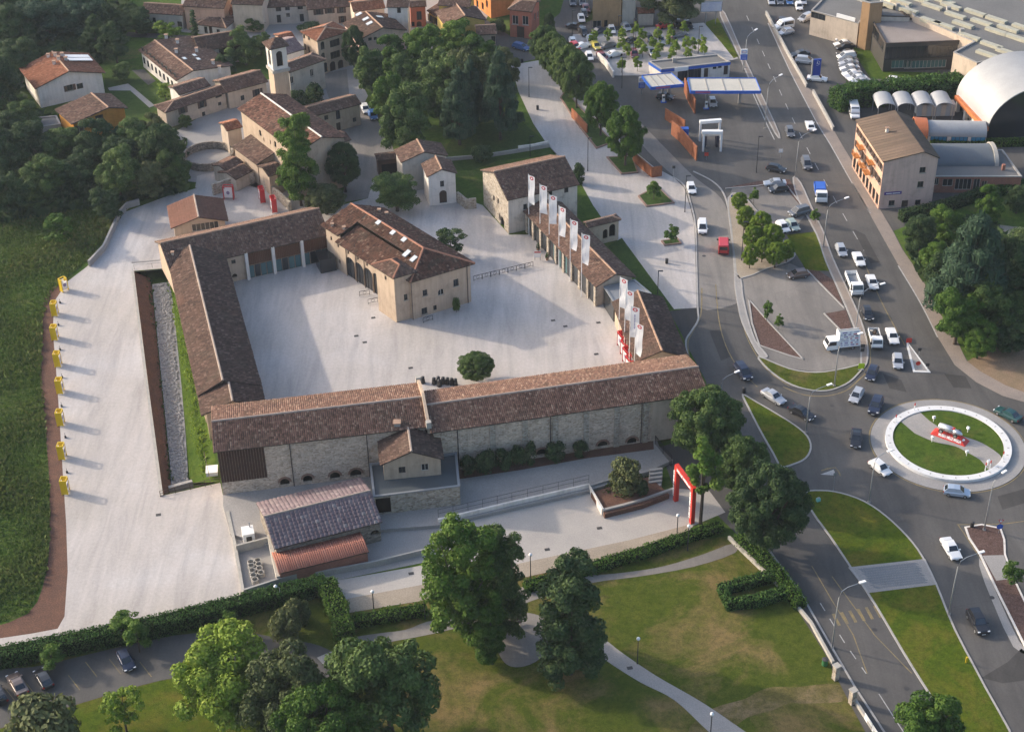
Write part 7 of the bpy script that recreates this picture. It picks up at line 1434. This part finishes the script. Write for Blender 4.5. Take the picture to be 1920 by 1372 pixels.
# ---------------------------------------------------------------- street furniture
M_POLE = flat('galvanised_pole', (.34, .35, .36, 1), .5, .4); M_BLACK = flat('black_iron', (.02, .02, .022, 1), .55); M_LAMPW = flat('lamp_cover', (.8, .8, .8, 1), .3); M_WCLOTH = pm('white_banner', (.78, .78, .79, 1), (.68, .69, .72, 1), .5, .8, 0, 4, .06)
_n = M_WCLOTH.node_tree; _b = _n.nodes['Principled BSDF']; _t = _n.nodes.new('ShaderNodeBsdfTranslucent'); _t.inputs[0].default_value = (.8, .8, .8, 1); _m = _n.nodes.new('ShaderNodeMixShader'); _m.inputs[0].default_value = .4
_n.links.new(_b.outputs[0], _m.inputs[1]); _n.links.new(_t.outputs[0], _m.inputs[2]); _n.links.new(_m.outputs[0], _n.nodes['Material Output'].inputs[0])      # cloth lets light through
def lamp_arm(base, head, label, r=.09, h=None):
    p = G(*base); H = h or hgt(base, head[1]+ (0 if head[0] == base[0] else 8)); q = G(head[0], head[1], H); th = thing('street_lamp', label, 'street lamp', p)
    d = q-p; d[2] = 0; L = np.linalg.norm(d)
    if L > 6: d = d/L*4.0
    pts = [p, p+np.array([0, 0, H*.55]), p+np.array([0, 0, H*.82])+d*.02, p+np.array([0, 0, H*.92])+d*.12, p+np.array([0, 0, H*.97])+d*.4, p+np.array([0, 0, H])+d]
    MB().tube(pts, [r*1.3, r, r*.8, r*.7, r*.6, r*.5], 8).build('pole', M_POLE, th, True)
    e = p+np.array([0, 0, H])+d; u = d/np.linalg.norm(d); MB().bar(e-u*.15+np.array([0, 0, .02]), e+u*.75+np.array([0, 0, .1]), .36, .16).build('lamp_head', M_LAMPW, th)
    MB().box((p[0], p[1], .12), (.4, .4, .24)).build('base', M_CONC, th); return th
for b, h, l in (((1560, 1214), (1613, 1092), 'curved grey street lamp on the pavement beside the park gate'), ((1779, 1151), (1836, 1036), 'curved grey street lamp on the long lawn beside the kerb'), ((1544, 463), (1585, 372), 'curved grey street lamp beside the small car park lawn'), ((1602, 640), (1652, 533), 'curved grey street lamp behind the advertising van'),
    ((1511, 811), (1552, 722), 'curved grey street lamp on the pointed grass island'), ((1564, 724), (1610, 626), 'curved grey street lamp on the lawn tongue'), ((1349, 775), (1379, 698), 'curved grey street lamp behind the large round tree'), ((1491, 333), (1525, 245), 'curved grey street lamp at the station exit'), ((1434, 242), (1462, 142), 'curved grey street lamp beside the larger fuel canopy'),
    ((1396, 128), (1416, 57), 'curved grey street lamp beside the tall fuel price sign'), ((1629, 942), (1665, 846), 'thin street lamp at the tip of the grass island below the roundabout'), ((1845, 994), (1880, 886), 'thin street lamp on the mulch island')): lamp_arm(b, h, l)
def lamp_post(base, top, label, head='T'):
    p = G(*base); H = hgt(base, top); th = thing('lamp_post', label, 'lamp post', p); MB().tube([p, p+np.array([0, 0, H*.2]), p+np.array([0, 0, H])], [.1, .07, .06], 8).build('pole', M_BLACK, th)
    if head == 'T': MB().box((p[0]+.35, p[1], H), (.9, .3, .12)).build('lamp_head', M_BLACK, th)
    else: MB().lathe((p[0], p[1], H-.05), [(.06, 0), (.2, .08), (.26, .25), (.2, .42), (.06, .5)], 12).build('globe', M_LAMPW, th, True)
for b, t, l in (((992, 182), 127, 'black lamp post on the upper promenade'), ((1102, 321), 259, 'black lamp post in the middle of the promenade'), ((994, 294), 256, 'black lamp post beside the low white garden wall'), ((1166, 166), 108, 'black lamp post at the smaller canopy entry'), ((1309, 101), 50, 'black lamp post in the northern car park near the shop'), ((1073, 68), 20, 'black lamp post at the car park corner by the upper street'),
    ((1187, 106), 36, 'tall black lamp post among the young trees'), ((1159, 76), 30, 'black lamp post in front of the tan block'), ((1233, 552), 508, 'black lamp post on the lawn behind the stable wing'), ((1390, 489), 416, 'black lamp post in the sandy tree bed'), ((1418, 324), 256, 'thin post lamp in the station forecourt'), ((1284, 398), 330, 'black post with signs beside the white hatchback')): lamp_post(b, t, l)
for b, t, l in (((1195, 1244), 1199, 'globe lamp on black post beside the curving footpath'), ((1331, 1392), 1340, 'globe lamp on black post near the lower end of the footpath'), ((701, 1142), 1111, 'globe lamp beside the shrubby hedge'), ((797, 1160), 1116, 'globe lamp on thick black post before the poplars'), ((1269, 1008), 968, 'globe lamp near the foot of the red arch'), ((1289, 1032), 988, 'globe lamp on black post in the low hedge'), ((995, 1084), 1042, 'globe lamp beside the broad poplar clump')): lamp_post(b, t, l, 'globe')
p = G(528, 1135); th = thing('street_lamp', 'lamp with white oval head leaning over the long hedge', 'street lamp', p); MB().tube([p, p+np.array([0, 0, 3.4]), p+np.array([-.3, -.4, 3.9])], .06, 6).build('pole', M_POLE, th); MB().lathe((p[0]-.4, p[1]-.5, 3.8), [(.05, 0), (.22, .12), (.26, .3), (.1, .5)], 10).build('lamp_head', M_LAMPW, th)
# banner poles
FH = hgt((1090, 556), 437)
def banner(base, label, k):
    p = G(*base); th = thing('banner_pole', label, 'banner', p, 'banner poles along the stable wings'); MB().tube([p, p+np.array([0, 0, FH])], [.08, .05], 8).build('pole', M_LAMPW, th)
    rn = np.random.default_rng(k); n = 12; V = []; wdt, hh = 1.5, 5.9; a = -.75+.12*(k % 3); ex = np.array([math.cos(a), math.sin(a), 0]); nn = np.array([-ex[1], ex[0], 0]); ph = rn.uniform(0, 6)
    def q(u, t, o=0): s = .16*t*math.sin(3.2*t*3+ph+u*1.5)+.28*t*t*u*math.sin(ph); return p+ex*(.08+u*wdt*(1-.12*t*t*abs(math.sin(ph))))+nn*(s+o)+np.array([0, 0, FH-.15-hh*t])
    m = MB()
    for i in range(4):
        for j in range(n): m.poly([q(i/4, j/n), q((i+1)/4, j/n), q((i+1)/4, (j+1)/n), q(i/4, (j+1)/n)])
    c = m.build('banner', M_WCLOTH, th)
    sd_ = -.02
    m = MB(); m.poly([q(.5+.3*math.cos(t), .085+.062*math.sin(t), sd_) for t in np.linspace(0, 2*math.pi, 16, endpoint=False)]); m.build('emblem', flat('emblem_red', (.38, .05, .07, 1), .7), c)
    m = MB(); m.poly([q(.5+.15*math.cos(t), .085+.03*math.sin(t), sd_*1.6) for t in np.linspace(0, 2*math.pi, 12, endpoint=False)]); m.build('emblem_centre', M_WCLOTH, c)
    m = MB(); t0 = .24
    while t0 < .72:
        l = rn.uniform(.02, .05); m.poly([q(.42, t0, sd_), q(.55, t0, sd_), q(.55, t0+l, sd_), q(.42, t0+l, sd_)]); t0 += l+.018
    o = m.build('printed_strokes', flat(('banner_grey', 'banner_violet')[k == 8], ((.6, .6, .63, 1), (.16, .13, .35, 1))[k == 8], .8), c); o['kind'] = 'stuff'
for k, (b, l) in enumerate((((992, 441), 'white banner pole beside the stone house'), ((1013, 460), 'white banner pole second from the stone house'), ((1030, 480), 'white banner pole third from the stone house'), ((1048, 502), 'white banner pole fourth from the stone house'), ((1069, 528), 'white banner pole fifth from the stone house'), ((1090, 556), 'white banner pole sixth from the stone house'),
    ((1160, 640), 'white banner pole beside the glass link'), ((1170, 664), 'white banner pole nearest the red display frames'), ((1179, 696), 'white banner pole with violet lettering'), ((1188, 728), 'white banner pole nearest the hall roof'))): banner(b, l, k)
# display frames: open boxes with a poster on one face
def frame_box(px, label, mat, group, w=1.2, d=.9, h=2.6, rz=0.0):
    p = G(*px); th = thing('display_frame', label, 'display frame', p, group); co, si = math.cos(rz), math.sin(rz)
    def q(x, y, z): return (p[0]+x*co-y*si, p[1]+x*si+y*co, z)
    for x in (-d/2, d/2):
        for y in (-w/2, w/2): MB().bar(q(x, y, 0), q(x, y, h), .12, .12).build('post', mat, th)
    for y in (-w/2, w/2): MB().hexa([q(x, y+t, z) for z in (.1, h-.02) for x, t in ((-d/2, -.03), (d/2, -.03), (d/2, .03), (-d/2, .03))]).build('side_panel', mat, th)
    for z in (h,):
        for a, b in (((-d/2, -w/2), (d/2, -w/2)), ((-d/2, w/2), (d/2, w/2)), ((-d/2, -w/2), (-d/2, w/2)), ((d/2, -w/2), (d/2, w/2))): MB().bar(q(*a, z), q(*b, z), .13, .13).build('top_rail', mat, th)
    for s in (-1, 1):
        f = MB().poly([q(s*(d/2+.02), y, z) for y, z in ((-w*.42, .5), (w*.42, .5), (w*.42, h-.4), (-w*.42, h-.4))]).build('poster', M_WCLOTH, th)
        MB().poly([q(s*(d/2+.03), .34*math.cos(t), h*.55+.4*math.sin(t)) for t in np.linspace(0, 2*math.pi, 14, endpoint=False)]).build('emblem', flat('emblem_grey', (.25, .2, .3, 1), .7), f)
M_YEL = flat('yellow_paint', (.68, .46, .015, 1), .45); M_REDF = flat('red_frame_paint', (.5, .025, .03, 1), .45)
YF = [(121, 545), (104, 590), (104, 635), (110, 685), (114, 735), (115, 795), (118, 858), (124, 923)]
for k, b in enumerate(YF): frame_box(b, 'yellow open display frame along the gravel lot edge' if k else 'yellow display frame turned towards the lot at the bend', M_YEL, 'yellow display frames along the lot', rz=-.75 if k == 0 else 0)
for b in ((113, 568), (110, 610), (113, 656), (117, 708), (116, 762), (123, 820), (126, 886)):
    p = G(*b); th = thing('spotlight', 'small dark ground spotlight between yellow frames', 'spotlight', p, 'spotlights between the yellow frames'); MB().tube([p, p+np.array([-.1, .25, .7])], .035, 6).build('stem', M_BLACK, th); MB().box((p[0], p[1]-.05, .18), (.3, .3, .3), .4).build('lamp_head', M_BLACK, th)
for b, l, r in (((430, 373), 'red display frame with white poster by the rubble wall', 1.5), ((492, 377), 'red display frame beside the church yard wall corner', .3), ((514, 395), 'red display frame close to the glass fronted wing', .3), ((1166, 652), 'red display frame beside the cream pillar of the stable wing', .35), ((1172, 668), 'red display frame second along the stable wing', .35), ((1176, 682), 'red display frame third along the stable wing', .35), ((1181, 698), 'red display frame at the hall end of the stable wing', .35)): frame_box(b, l, M_REDF, None, 1.9, .9, 2.9, r)
# red arch
a, b = G(1267, 938), G(1297, 980); H1 = hgt((1267, 938), 872); ra = thing('red_arch', 'tall red entrance arch with white lettering across the drive', 'arch', (a+b)/2); d = (b-a)/np.linalg.norm(b-a); nn = np.array([d[1], -d[0], 0]); nn = nn if nn[0] < 0 else -nn
for p in (a, b): MB().box((p[0], p[1], H1/2), (.62, .62, H1), math.atan2(d[1], d[0])).build('post', M_REDP2, ra)
MB().bar((*(a-d*.31)[:2], H1-.35), (*(b+d*.31)[:2], H1-.35), .6, .8).build('beam', M_REDP2, ra)
text('MILLE MIGLIA', ra, np.array([*(a+d*.5+nn*.34)[:2], H1-.58]), d, (0, 0, 1), .62, M_WPAINT, fit=np.linalg.norm(b-a)-.8, bold=.03)
fr = np.array([nn[0], nn[1], 0])
for p in (a, b): text('MILLE MIGLIA', ra, p+nn*.335+d*(-.16)+np.array([0, 0, .9]), (0, 0, 1), -d, .5, M_WPAINT, fit=H1-1.8, bold=.03)
# railings and fences
def railing(name, label, px, h, step, mat, z=0.0, rails=(1.0, .5), r=.03, cat='railing', px3=None, infill=None):
    P = [np.array([p[0], p[1], z]) for p in gp(px, z)]; th = thing(name, label, cat, sum(P)/len(P)); L = 0
    for a, b in zip(P, P[1:]):
        n = max(1, int(np.linalg.norm(b-a)/step))
        for k in range(n+1 if b is P[-1] else n): q = a+(b-a)*k/n; MB().bar(q, q+np.array([0, 0, h]), r*2.2).build('post', mat, th)
        for t in rails: MB().bar(a+np.array([0, 0, h*t]), b+np.array([0, 0, h*t]), r*1.8).build('rail', mat, th)
        if infill:
            m = MB(); n2 = int(np.linalg.norm(b-a)/infill)
            for k in range(n2): q = a+(b-a)*(k+.5)/n2; m.bar(q+np.array([0, 0, .08]), q+np.array([0, 0, h]), .03)
            o = m.build('bars', mat, th); o['kind'] = 'stuff'
    return th
M_RUST = pm('brown_steel', (.12, .085, .06, 1), None, 1, .7)
railing('railing', 'brown steel railing across the foot of the moat', [(301, 931), (413, 906)], 1.1, 2.2, M_RUST, rails=(1.0, .55, .15)); railing('railing', 'brown steel gate rail beside the white box', [(384, 858), (396, 912)], 1.2, 2.0, M_RUST)
railing('railing', 'thin grey railing along the field side of the moat', [(249, 508), (275, 720), (301, 930)], 1.0, 3.0, M_POLE, rails=(1.0,), r=.025); railing('railing', 'short grey railing across the head of the moat', [(252, 505), (320, 500)], 1.0, 2.5, M_POLE, rails=(1.0,), r=.025)
lowwall('retaining_wall', 'pale retaining kerb wall along the moat', [(249, 510), (275, 720), (303, 930)], .18, .5, M_SILL); lowwall('retaining_wall', 'concrete end wall at the head of the moat', [(250, 510), (322, 503)], 2.1, .4, M_CONC, z0=-2.0); lowwall('retaining_wall', 'pale wall block closing the foot of the moat', [(318, 924), (362, 912)], 1.2, .6, M_CONC, z0=-1.9)
WZ = YZ
lowwall('white_wall', 'long white retaining wall stepping down to the drive', [(822, 985), (960, 952), (1104, 919), (1130, 966)], 1.25, .35, M_WHITE); railing('fence', 'dark wire fence on top of the white retaining wall', [(822, 970), (960, 938), (1104, 905)], 1.5, 2.2, M_BLACK, z=1.2, rails=(1.0, .5), r=.022, cat='fence')
lowwall('planter_wall', 'grey stone wall of the dry planter along the drive', [(1130, 966), (1170, 956), (1205, 946), (1262, 926)], 1.15, .4, M_CONC); lowwall('planter_wall', 'stone wall between planter and upper yard', [(1104, 919), (1150, 905), (1215, 892)], .95, .3, M_CONC)
m = MB(); m.prism([tuple(G(x, y, 1)[:2]) for x, y in ((1108, 922), (1160, 905), (1218, 892), (1255, 925), (1205, 944), (1134, 962))], 0, .85); tag(m.build('planter_soil', M_SOIL), None, None, None, 'structure')
st_ = thing('steps', 'concrete steps climbing from drive to yard', 'steps', G(1232, 918))
for k in range(7): a = G(1226+k*.6, 926-k*5, 0); MB().box((a[0], a[1], .1+k*.13), (2.0, .45, .2+k*.26), .2).build('step', M_CONC, st_)
railing('gate', 'tall black iron gate at the end of the stone hall', [(1228, 838), (1258, 875)], 2.2, 2.5, M_BLACK, z=0, rails=(1.0, .1), r=.035, cat='gate', infill=.16)
lowwall('yard_wall', 'low pale wall between gravel lot and sunken service yard', [(428, 965), (440, 1020), (458, 1122)], .7, .45, M_SILL); lowwall('yard_wall', 'concrete wall in front of the red lean-to', [(458, 1120), (520, 1100), (590, 1080)], 1.5, .3, M_CONC); lowwall('yard_wall', 'concrete cross wall behind the stacked rings', [(444, 1036), (506, 1020)], 1.4, .3, M_SILL); lowwall('yard_wall', 'concrete wall between rings and red lean-to', [(506, 1020), (524, 1098)], 1.8, .5, M_SILL); lowwall('yard_wall', 'long concrete wall behind the drive below the dark fence', [(592, 1082), (700, 1062), (806, 1036)], 1.0, .3, M_CONC)
lowwall('park_wall', 'low pale park wall along the pavement', [(1366, 1010), (1420, 1062), (1470, 1110), (1520, 1170), (1562, 1245)], .6, .35, M_SILL); lowwall('park_wall', 'low pale park wall below the gate pillars', [(1600, 1312), (1640, 1375), (1680, 1440)], .6, .35, M_SILL)
for b, l in (((1566, 1272), 'upper stone gate pillar at the park entrance'), ((1597, 1318), 'lower stone gate pillar at the park entrance')):
    p = G(*b); th = thing('gate_pillar', l, 'pillar', p); MB().box((p[0], p[1], 1.15), (.7, .7, 2.3), .5).build('shaft', M_STONE_W, th); MB().box((p[0], p[1], 2.38), (.9, .9, .18), .5).build('cap', M_SILL, th)
wf = thing('white_fence', 'white panel fence beside the lower road', 'fence', G(1640, 1365))
for k in range(4): a, b = G(1620+k*14, 1348+k*22), G(1633+k*14, 1368+k*22); MB().hexa([(*p[:2], z) if s == 0 else (p[0]+.06, p[1], z) for z in (.15, 1.2) for p, s in ((a, 0), (b, 0), (b, 1), (a, 1))]).build('panel', M_WPAINT, wf)
# barriers in the courtyard
def barrier(px, label, n, h=1.05):
    a, b = G(*px[0]), G(*px[1]); th = thing('barrier', label, 'barrier', (a+b)/2); L = np.linalg.norm(b-a)
    for k in range(n):
        p, q = a+(b-a)*(k+.03)/n, a+(b-a)*(k+.97)/n; U = np.array([0, 0, h]); pn = MB().bar(p, p+U, .07); pn.bar(q, q+U, .07).bar(p+U, q+U, .07).bar(p+U*.25, q+U*.25, .05); o = pn.build('panel', M_FRAME, th)
        c = (p+q)/2+U*.62; r = min(.3, L/n*.3); d_ = (q-p)/np.linalg.norm(q-p); T = np.linspace(0, 2*math.pi, 13); MB().tube([c+d_*r*math.cos(t)+np.array([0, 0, r*math.sin(t)]) for t in T], .03, 5, False).build('ring', M_FRAME, o)
barrier(((888, 527), (1000, 500)), 'row of black ornamental barriers across the piazza', 7); barrier(((674, 556), (694, 553)), 'iron bicycle rack nearer the arcade', 1); barrier(((690, 571), (709, 567)), 'iron bicycle rack further from the arcade', 1); barrier(((793, 606), (812, 600)), 'iron bicycle rack in front of the courtyard house', 1)
sgn = thing('info_sign', 'small red and white notice on stand at the barrier end', 'sign', G(1008, 488)); p = G(1008, 488); MB().box((p[0], p[1], 1.3), (1.3, .1, 1.3)).build('board', M_WCLOTH, sgn); MB().box((p[0], p[1]-.06, 1.75), (1.2, .04, .3)).build('print', M_REDF, sgn)
for s in (-.5, .5): MB().bar((p[0]+s, p[1], 0), (p[0]+s, p[1], .7), .07).build('leg', M_FRAME, sgn)
def pot(px, label, g=None, h=1.0):
    p = G(*px); th = thing('potted_plant', label, 'potted plant', p, g); MB().lathe((p[0], p[1], 0), [(.22, 0), (.34, .55), (.36, .6)], 10).build('pot', M_BRICKARCH, th); rng = np.random.default_rng(int(px[0])); V, Q, T = clumps(rng, [(0, 0, .75), (0, 0, 1.15*h), (0, 0, 1.5*h)], [.42, .32, .2], 500, .14); obj('leaves', qmesh('leaves', V, Q, T), LM['dark'], th)
for b, l in (((1009, 470), 'clipped potted shrub behind the notice board'), ((1026, 488), 'clipped potted shrub beside the stable wing door'), ((1038, 484), 'clipped potted shrub next to the banner poles'), ((1058, 502), 'potted shrub between two pillars of the stable wing')): pot(b, l)
for b in ((793, 718), (814, 720), (822, 718), (824, 724), (831, 719), (839, 720), (847, 721), (854, 722)):
    p = G(*b); th = thing('bollard', 'black bollard standing behind the long hall roof', 'bollard', p, 'bollards behind the hall'); MB().lathe((p[0], p[1], 0), [(.42, 0), (.4, .1), (.3, 1.1), (.34, 1.2), (.1, 1.35)], 10).build('post', M_BLACK, th); MB().lathe((p[0], p[1], .6), [(.37, 0), (.36, .08)], 10).build('band', M_FRAME, th)
def bin_(px, label, mat=None, h=1.0, r=.28):
    p = G(*px); th = thing('litter_bin', label, 'litter bin', p); MB().lathe((p[0], p[1], 0), [(r*.9, 0), (r, .1), (r, h*.9)], 12).build('body', mat or M_BLACK, th); MB().lathe((p[0], p[1], h*.9), [(r*1.1, 0), (r*1.1, .06), (r*.6, .14)], 12).build('lid', M_FRAME, th)
bin_((1250, 494), 'black litter bin in the middle of the promenade'); bin_((1008, 206), 'black litter bin on the upper promenade'); bin_((979, 118), 'black litter bin at the top of the promenade'); bin_((1546, 1246), 'green litter bin beside the upper gate pillar', flat('bin_green', (.04, .16, .06, 1), .5), 1.1, .4); bin_((1508, 926), 'dark bollard bin at the tip of the grass island'); bin_((1822, 988), 'dark bin on the mulch island tip'); bin_((1395, 736), 'dark bin at the point of the pointed grass island')
# bench
p = G(966, 1172); bn = thing('park_bench', 'brown slatted park bench under the poplars', 'bench', p); ang = .35
def bq(x, y, z): return (p[0]+x*math.cos(ang)-y*math.sin(ang), p[1]+x*math.sin(ang)+y*math.cos(ang), z)
for k in range(3): MB().bar(bq(-.9, -.2+k*.17, .45), bq(.9, -.2+k*.17, .45), .13, .04).build('seat_slat', M_DOOR, bn); MB().bar(bq(-.9, .27, .6+k*.16), bq(.9, .27, .6+k*.16), .04, .12).build('back_slat', M_DOOR, bn)
for x in (-.75, .75): MB().bar(bq(x, -.2, 0), bq(x, -.2, .44), .07).build('leg', M_BLACK, bn); MB().bar(bq(x, .25, 0), bq(x, .3, 1.0), .07).build('leg', M_BLACK, bn)
# signs
M_SBLUE = flat('sign_blue', (.02, .09, .42, 1), .5); M_SYEL = flat('sign_fluo', (.55, .75, .02, 1), .5)
def sign(px, label, shape, col, z=1.9, w=.6, two=None, mat2=None):
    p = G(*px); th = thing('road_sign', label, 'sign', p); MB().tube([p, p+np.array([0, 0, z+w*.4])], .04, 6).build('post', M_POLE, th)
    def plate(sh, c, zc, nm, k=1.0, o=0.0):
        N = {'disc': 20, 'tri': 3, 'dia': 4}.get(sh)
        if sh == 'box': MB().box((p[0], p[1]-.06-o, zc), (w*k, .03, w*k)).build(nm, c, th); return
        ph = -math.pi/2 if sh == 'tri' else 0; pts = [(p[0]+w*.55*k*math.cos(ph+2*math.pi*i/N), p[1]-.06-o, zc+w*.55*k*math.sin(ph+2*math.pi*i/N)) for i in range(N)]
        MB().poly(pts).build(nm, c, th); MB().poly([(q[0], q[1]+.03, q[2]) for q in pts][::-1]).build('plate_back', M_POLE, th)
    plate(shape, col, z, 'plate'); 
    if shape == 'tri': plate('tri', M_WPAINT, z+.01, 'plate_face', .6, .01)
    if two: plate(two, mat2, z-w*1.15, 'lower_plate', .95)
sign((1872, 1000), 'yield triangle above a blue arrow sign at the roundabout exit', 'tri', M_REDP2, 2.4, .9, 'disc', M_SBLUE); sign((1703, 648), 'red sign with dark panel at the tip of the triangular island', 'box', M_REDP2, 1.1, .9); sign((1720, 692), 'no entry sign on the triangular island', 'disc', M_REDP2, 1.2, .75); sign((1738, 693), 'small dark sign at the foot of the triangular island', 'box', M_FRAME, 1.0, .6); sign((1722, 670), 'dark sign on the edge of the triangular island', 'box', M_FRAME, 1.6, .6)
sign((1614, 694), 'fluorescent yellow sign at the end of the lawn tongue', 'box', M_SYEL, .9, 1.0, 'box', M_WPAINT); sign((1616, 664), 'dark sign pair beside the advertising van', 'box', M_FRAME, 1.7, .7, 'box', M_FRAME); sign((1562, 920), 'grey sign post on the crest of the grass island', 'disc', M_POLE, 3.2, .5); sign((1372, 384), 'small blue parking sign at the tree bed corner', 'disc', M_SBLUE, 1.9, .5); sign((1262, 342), 'small brown sign beside the lane corner', 'box', M_FRAME, 3.4, .6); sign((1463, 296), 'white notice at the station exit', 'box', M_WPAINT, 1.6, .8); sign((1324, 300), 'red and white notice at the car wash corner', 'box', M_REDP2, 1.3, .8)
p = G(1811, 1243); th = thing('marker_post', 'yellow marker post on the long lawn', 'post', p); MB().box((p[0], p[1], .55), (.22, .12, 1.1)).build('post', M_YEL, th); MB().box((p[0], p[1], 1.12), (.26, .16, .06)).build('cap', M_YEL, th)
th = thing('warning_light', 'green survey box standing on the grass island', 'utility box', G(1534, 940)); p = G(1534, 940); MB().box((p[0], p[1], .35), (.6, .4, .5), .3).build('body', flat('pale_green_box', (.2, .5, .45, 1), .6), th); MB().box((p[0], p[1], .66), (.3, .3, .14), .3).build('lid', M_POLE, th)
# yard things
p = G(467, 1012); cb = thing('boiler_cabinet', 'white metal cabinet with dark door in the service yard', 'cabinet', p); MB().box((p[0], p[1], .95), (1.7, 2.0, 1.9), .25).build('body', M_WPAINT, cb); q = np.array([.25, -1, 0]); MB().box((p[0]+.25, p[1]-.98, .8), (.8, .08, 1.3), .25).build('door', M_BLACK, cb); MB().tube([(p[0]+.2, p[1]+.7, 1.9), (p[0]+.2, p[1]+.7, 2.7)], .1, 8).build('flue', M_POLE, cb)
p = G(398, 886); wb_ = thing('white_box', 'white flat box beside the hall corner at the moat foot', 'box', p); MB().box((p[0], p[1], .35), (1.7, 1.8, .7), .12).build('body', M_WPAINT, wb_); MB().box((p[0], p[1], .72), (1.8, 1.9, .06), .12).build('lid', M_WPAINT, wb_)
for k, (x, y) in enumerate(((471, 1060), (484, 1057), (472, 1067), (486, 1064), (474, 1076), (487, 1072), (476, 1085), (479, 1093), (490, 1080))):
    p = G(x, y); th = thing('concrete_ring', 'concrete ring stacked with others in the sunken yard', 'ring', p, 'stacked rings in the service yard')
    for z in (0, .42): m = MB(); m.tube([(p[0], p[1], z+.02), (p[0], p[1], z+.4)], .5, 14, False); m.tube([(p[0], p[1], z+.4), (p[0], p[1], z+.02)], .4, 14, False); m.tube([(p[0], p[1], z+.39), (p[0], p[1], z+.41)], [.5, .4], 14, False); m.build('ring_wall', M_SILL, th)
# manholes and drains let into the gravel
for x, y in ((297, 965), (394, 1128), (770, 690), (684, 642), (668, 630), (700, 596), (1024, 447), (1037, 601), (1060, 612), (1122, 605), (1118, 664), (1026, 1030), (1124, 990), (771, 1075), (1181, 1252)):
    p = G(x, y); o = MB().box((p[0], p[1], .045), (.75, .55, .02), .2).build('drain_cover', M_FRAME); tag(o, None, None, None, 'structure')
# stones and flowers scattered over the moat bank, pebbles in its bed
rng = np.random.default_rng(5); A, B_, C_, D_ = (G(x, y, -1.8) for x, y in ((287, 535), (317, 530), (352, 905), (324, 918))); m = MB(); u = rng.uniform(0, 1, (1500, 2)); VV = []; QQ = []; b0 = 0
for i in range(1500):
    q = (A*(1-u[i, 0])+B_*u[i, 0])*(1-u[i, 1])+(D_*(1-u[i, 0])+C_*u[i, 0])*u[i, 1]; r = rng.uniform(.12, .3); a = rng.uniform(0, 3); m.lathe((q[0], q[1], -1.8), [(r, 0), (r*.9, r*.4), (r*.4, r*.7)], 5)
o = m.build('pebbles', M_PEBBLE); tag(o, 'grey pebbles filling the bed of the dry moat', None, None, 'stuff')
# air
hz = MB().box((0, 650, 76.4), (2000, 1900, 159.0)).build('haze', None); hz.location = (0, 0, 0); tag(hz, None, None, None, 'stuff')
hm = bpy.data.materials.new('haze_air'); hm.use_nodes = True; n_ = hm.node_tree.nodes; n_.clear(); ou = n_.new('ShaderNodeOutputMaterial'); pv_ = n_.new('ShaderNodeVolumePrincipled'); pv_.inputs['Color'].default_value = (.72, .82, .95, 1); pv_.inputs['Density'].default_value = .00009; pv_.inputs['Anisotropy'].default_value = .2
hm.node_tree.links.new(pv_.outputs[0], ou.inputs['Volume']); hz.data.materials.append(hm)
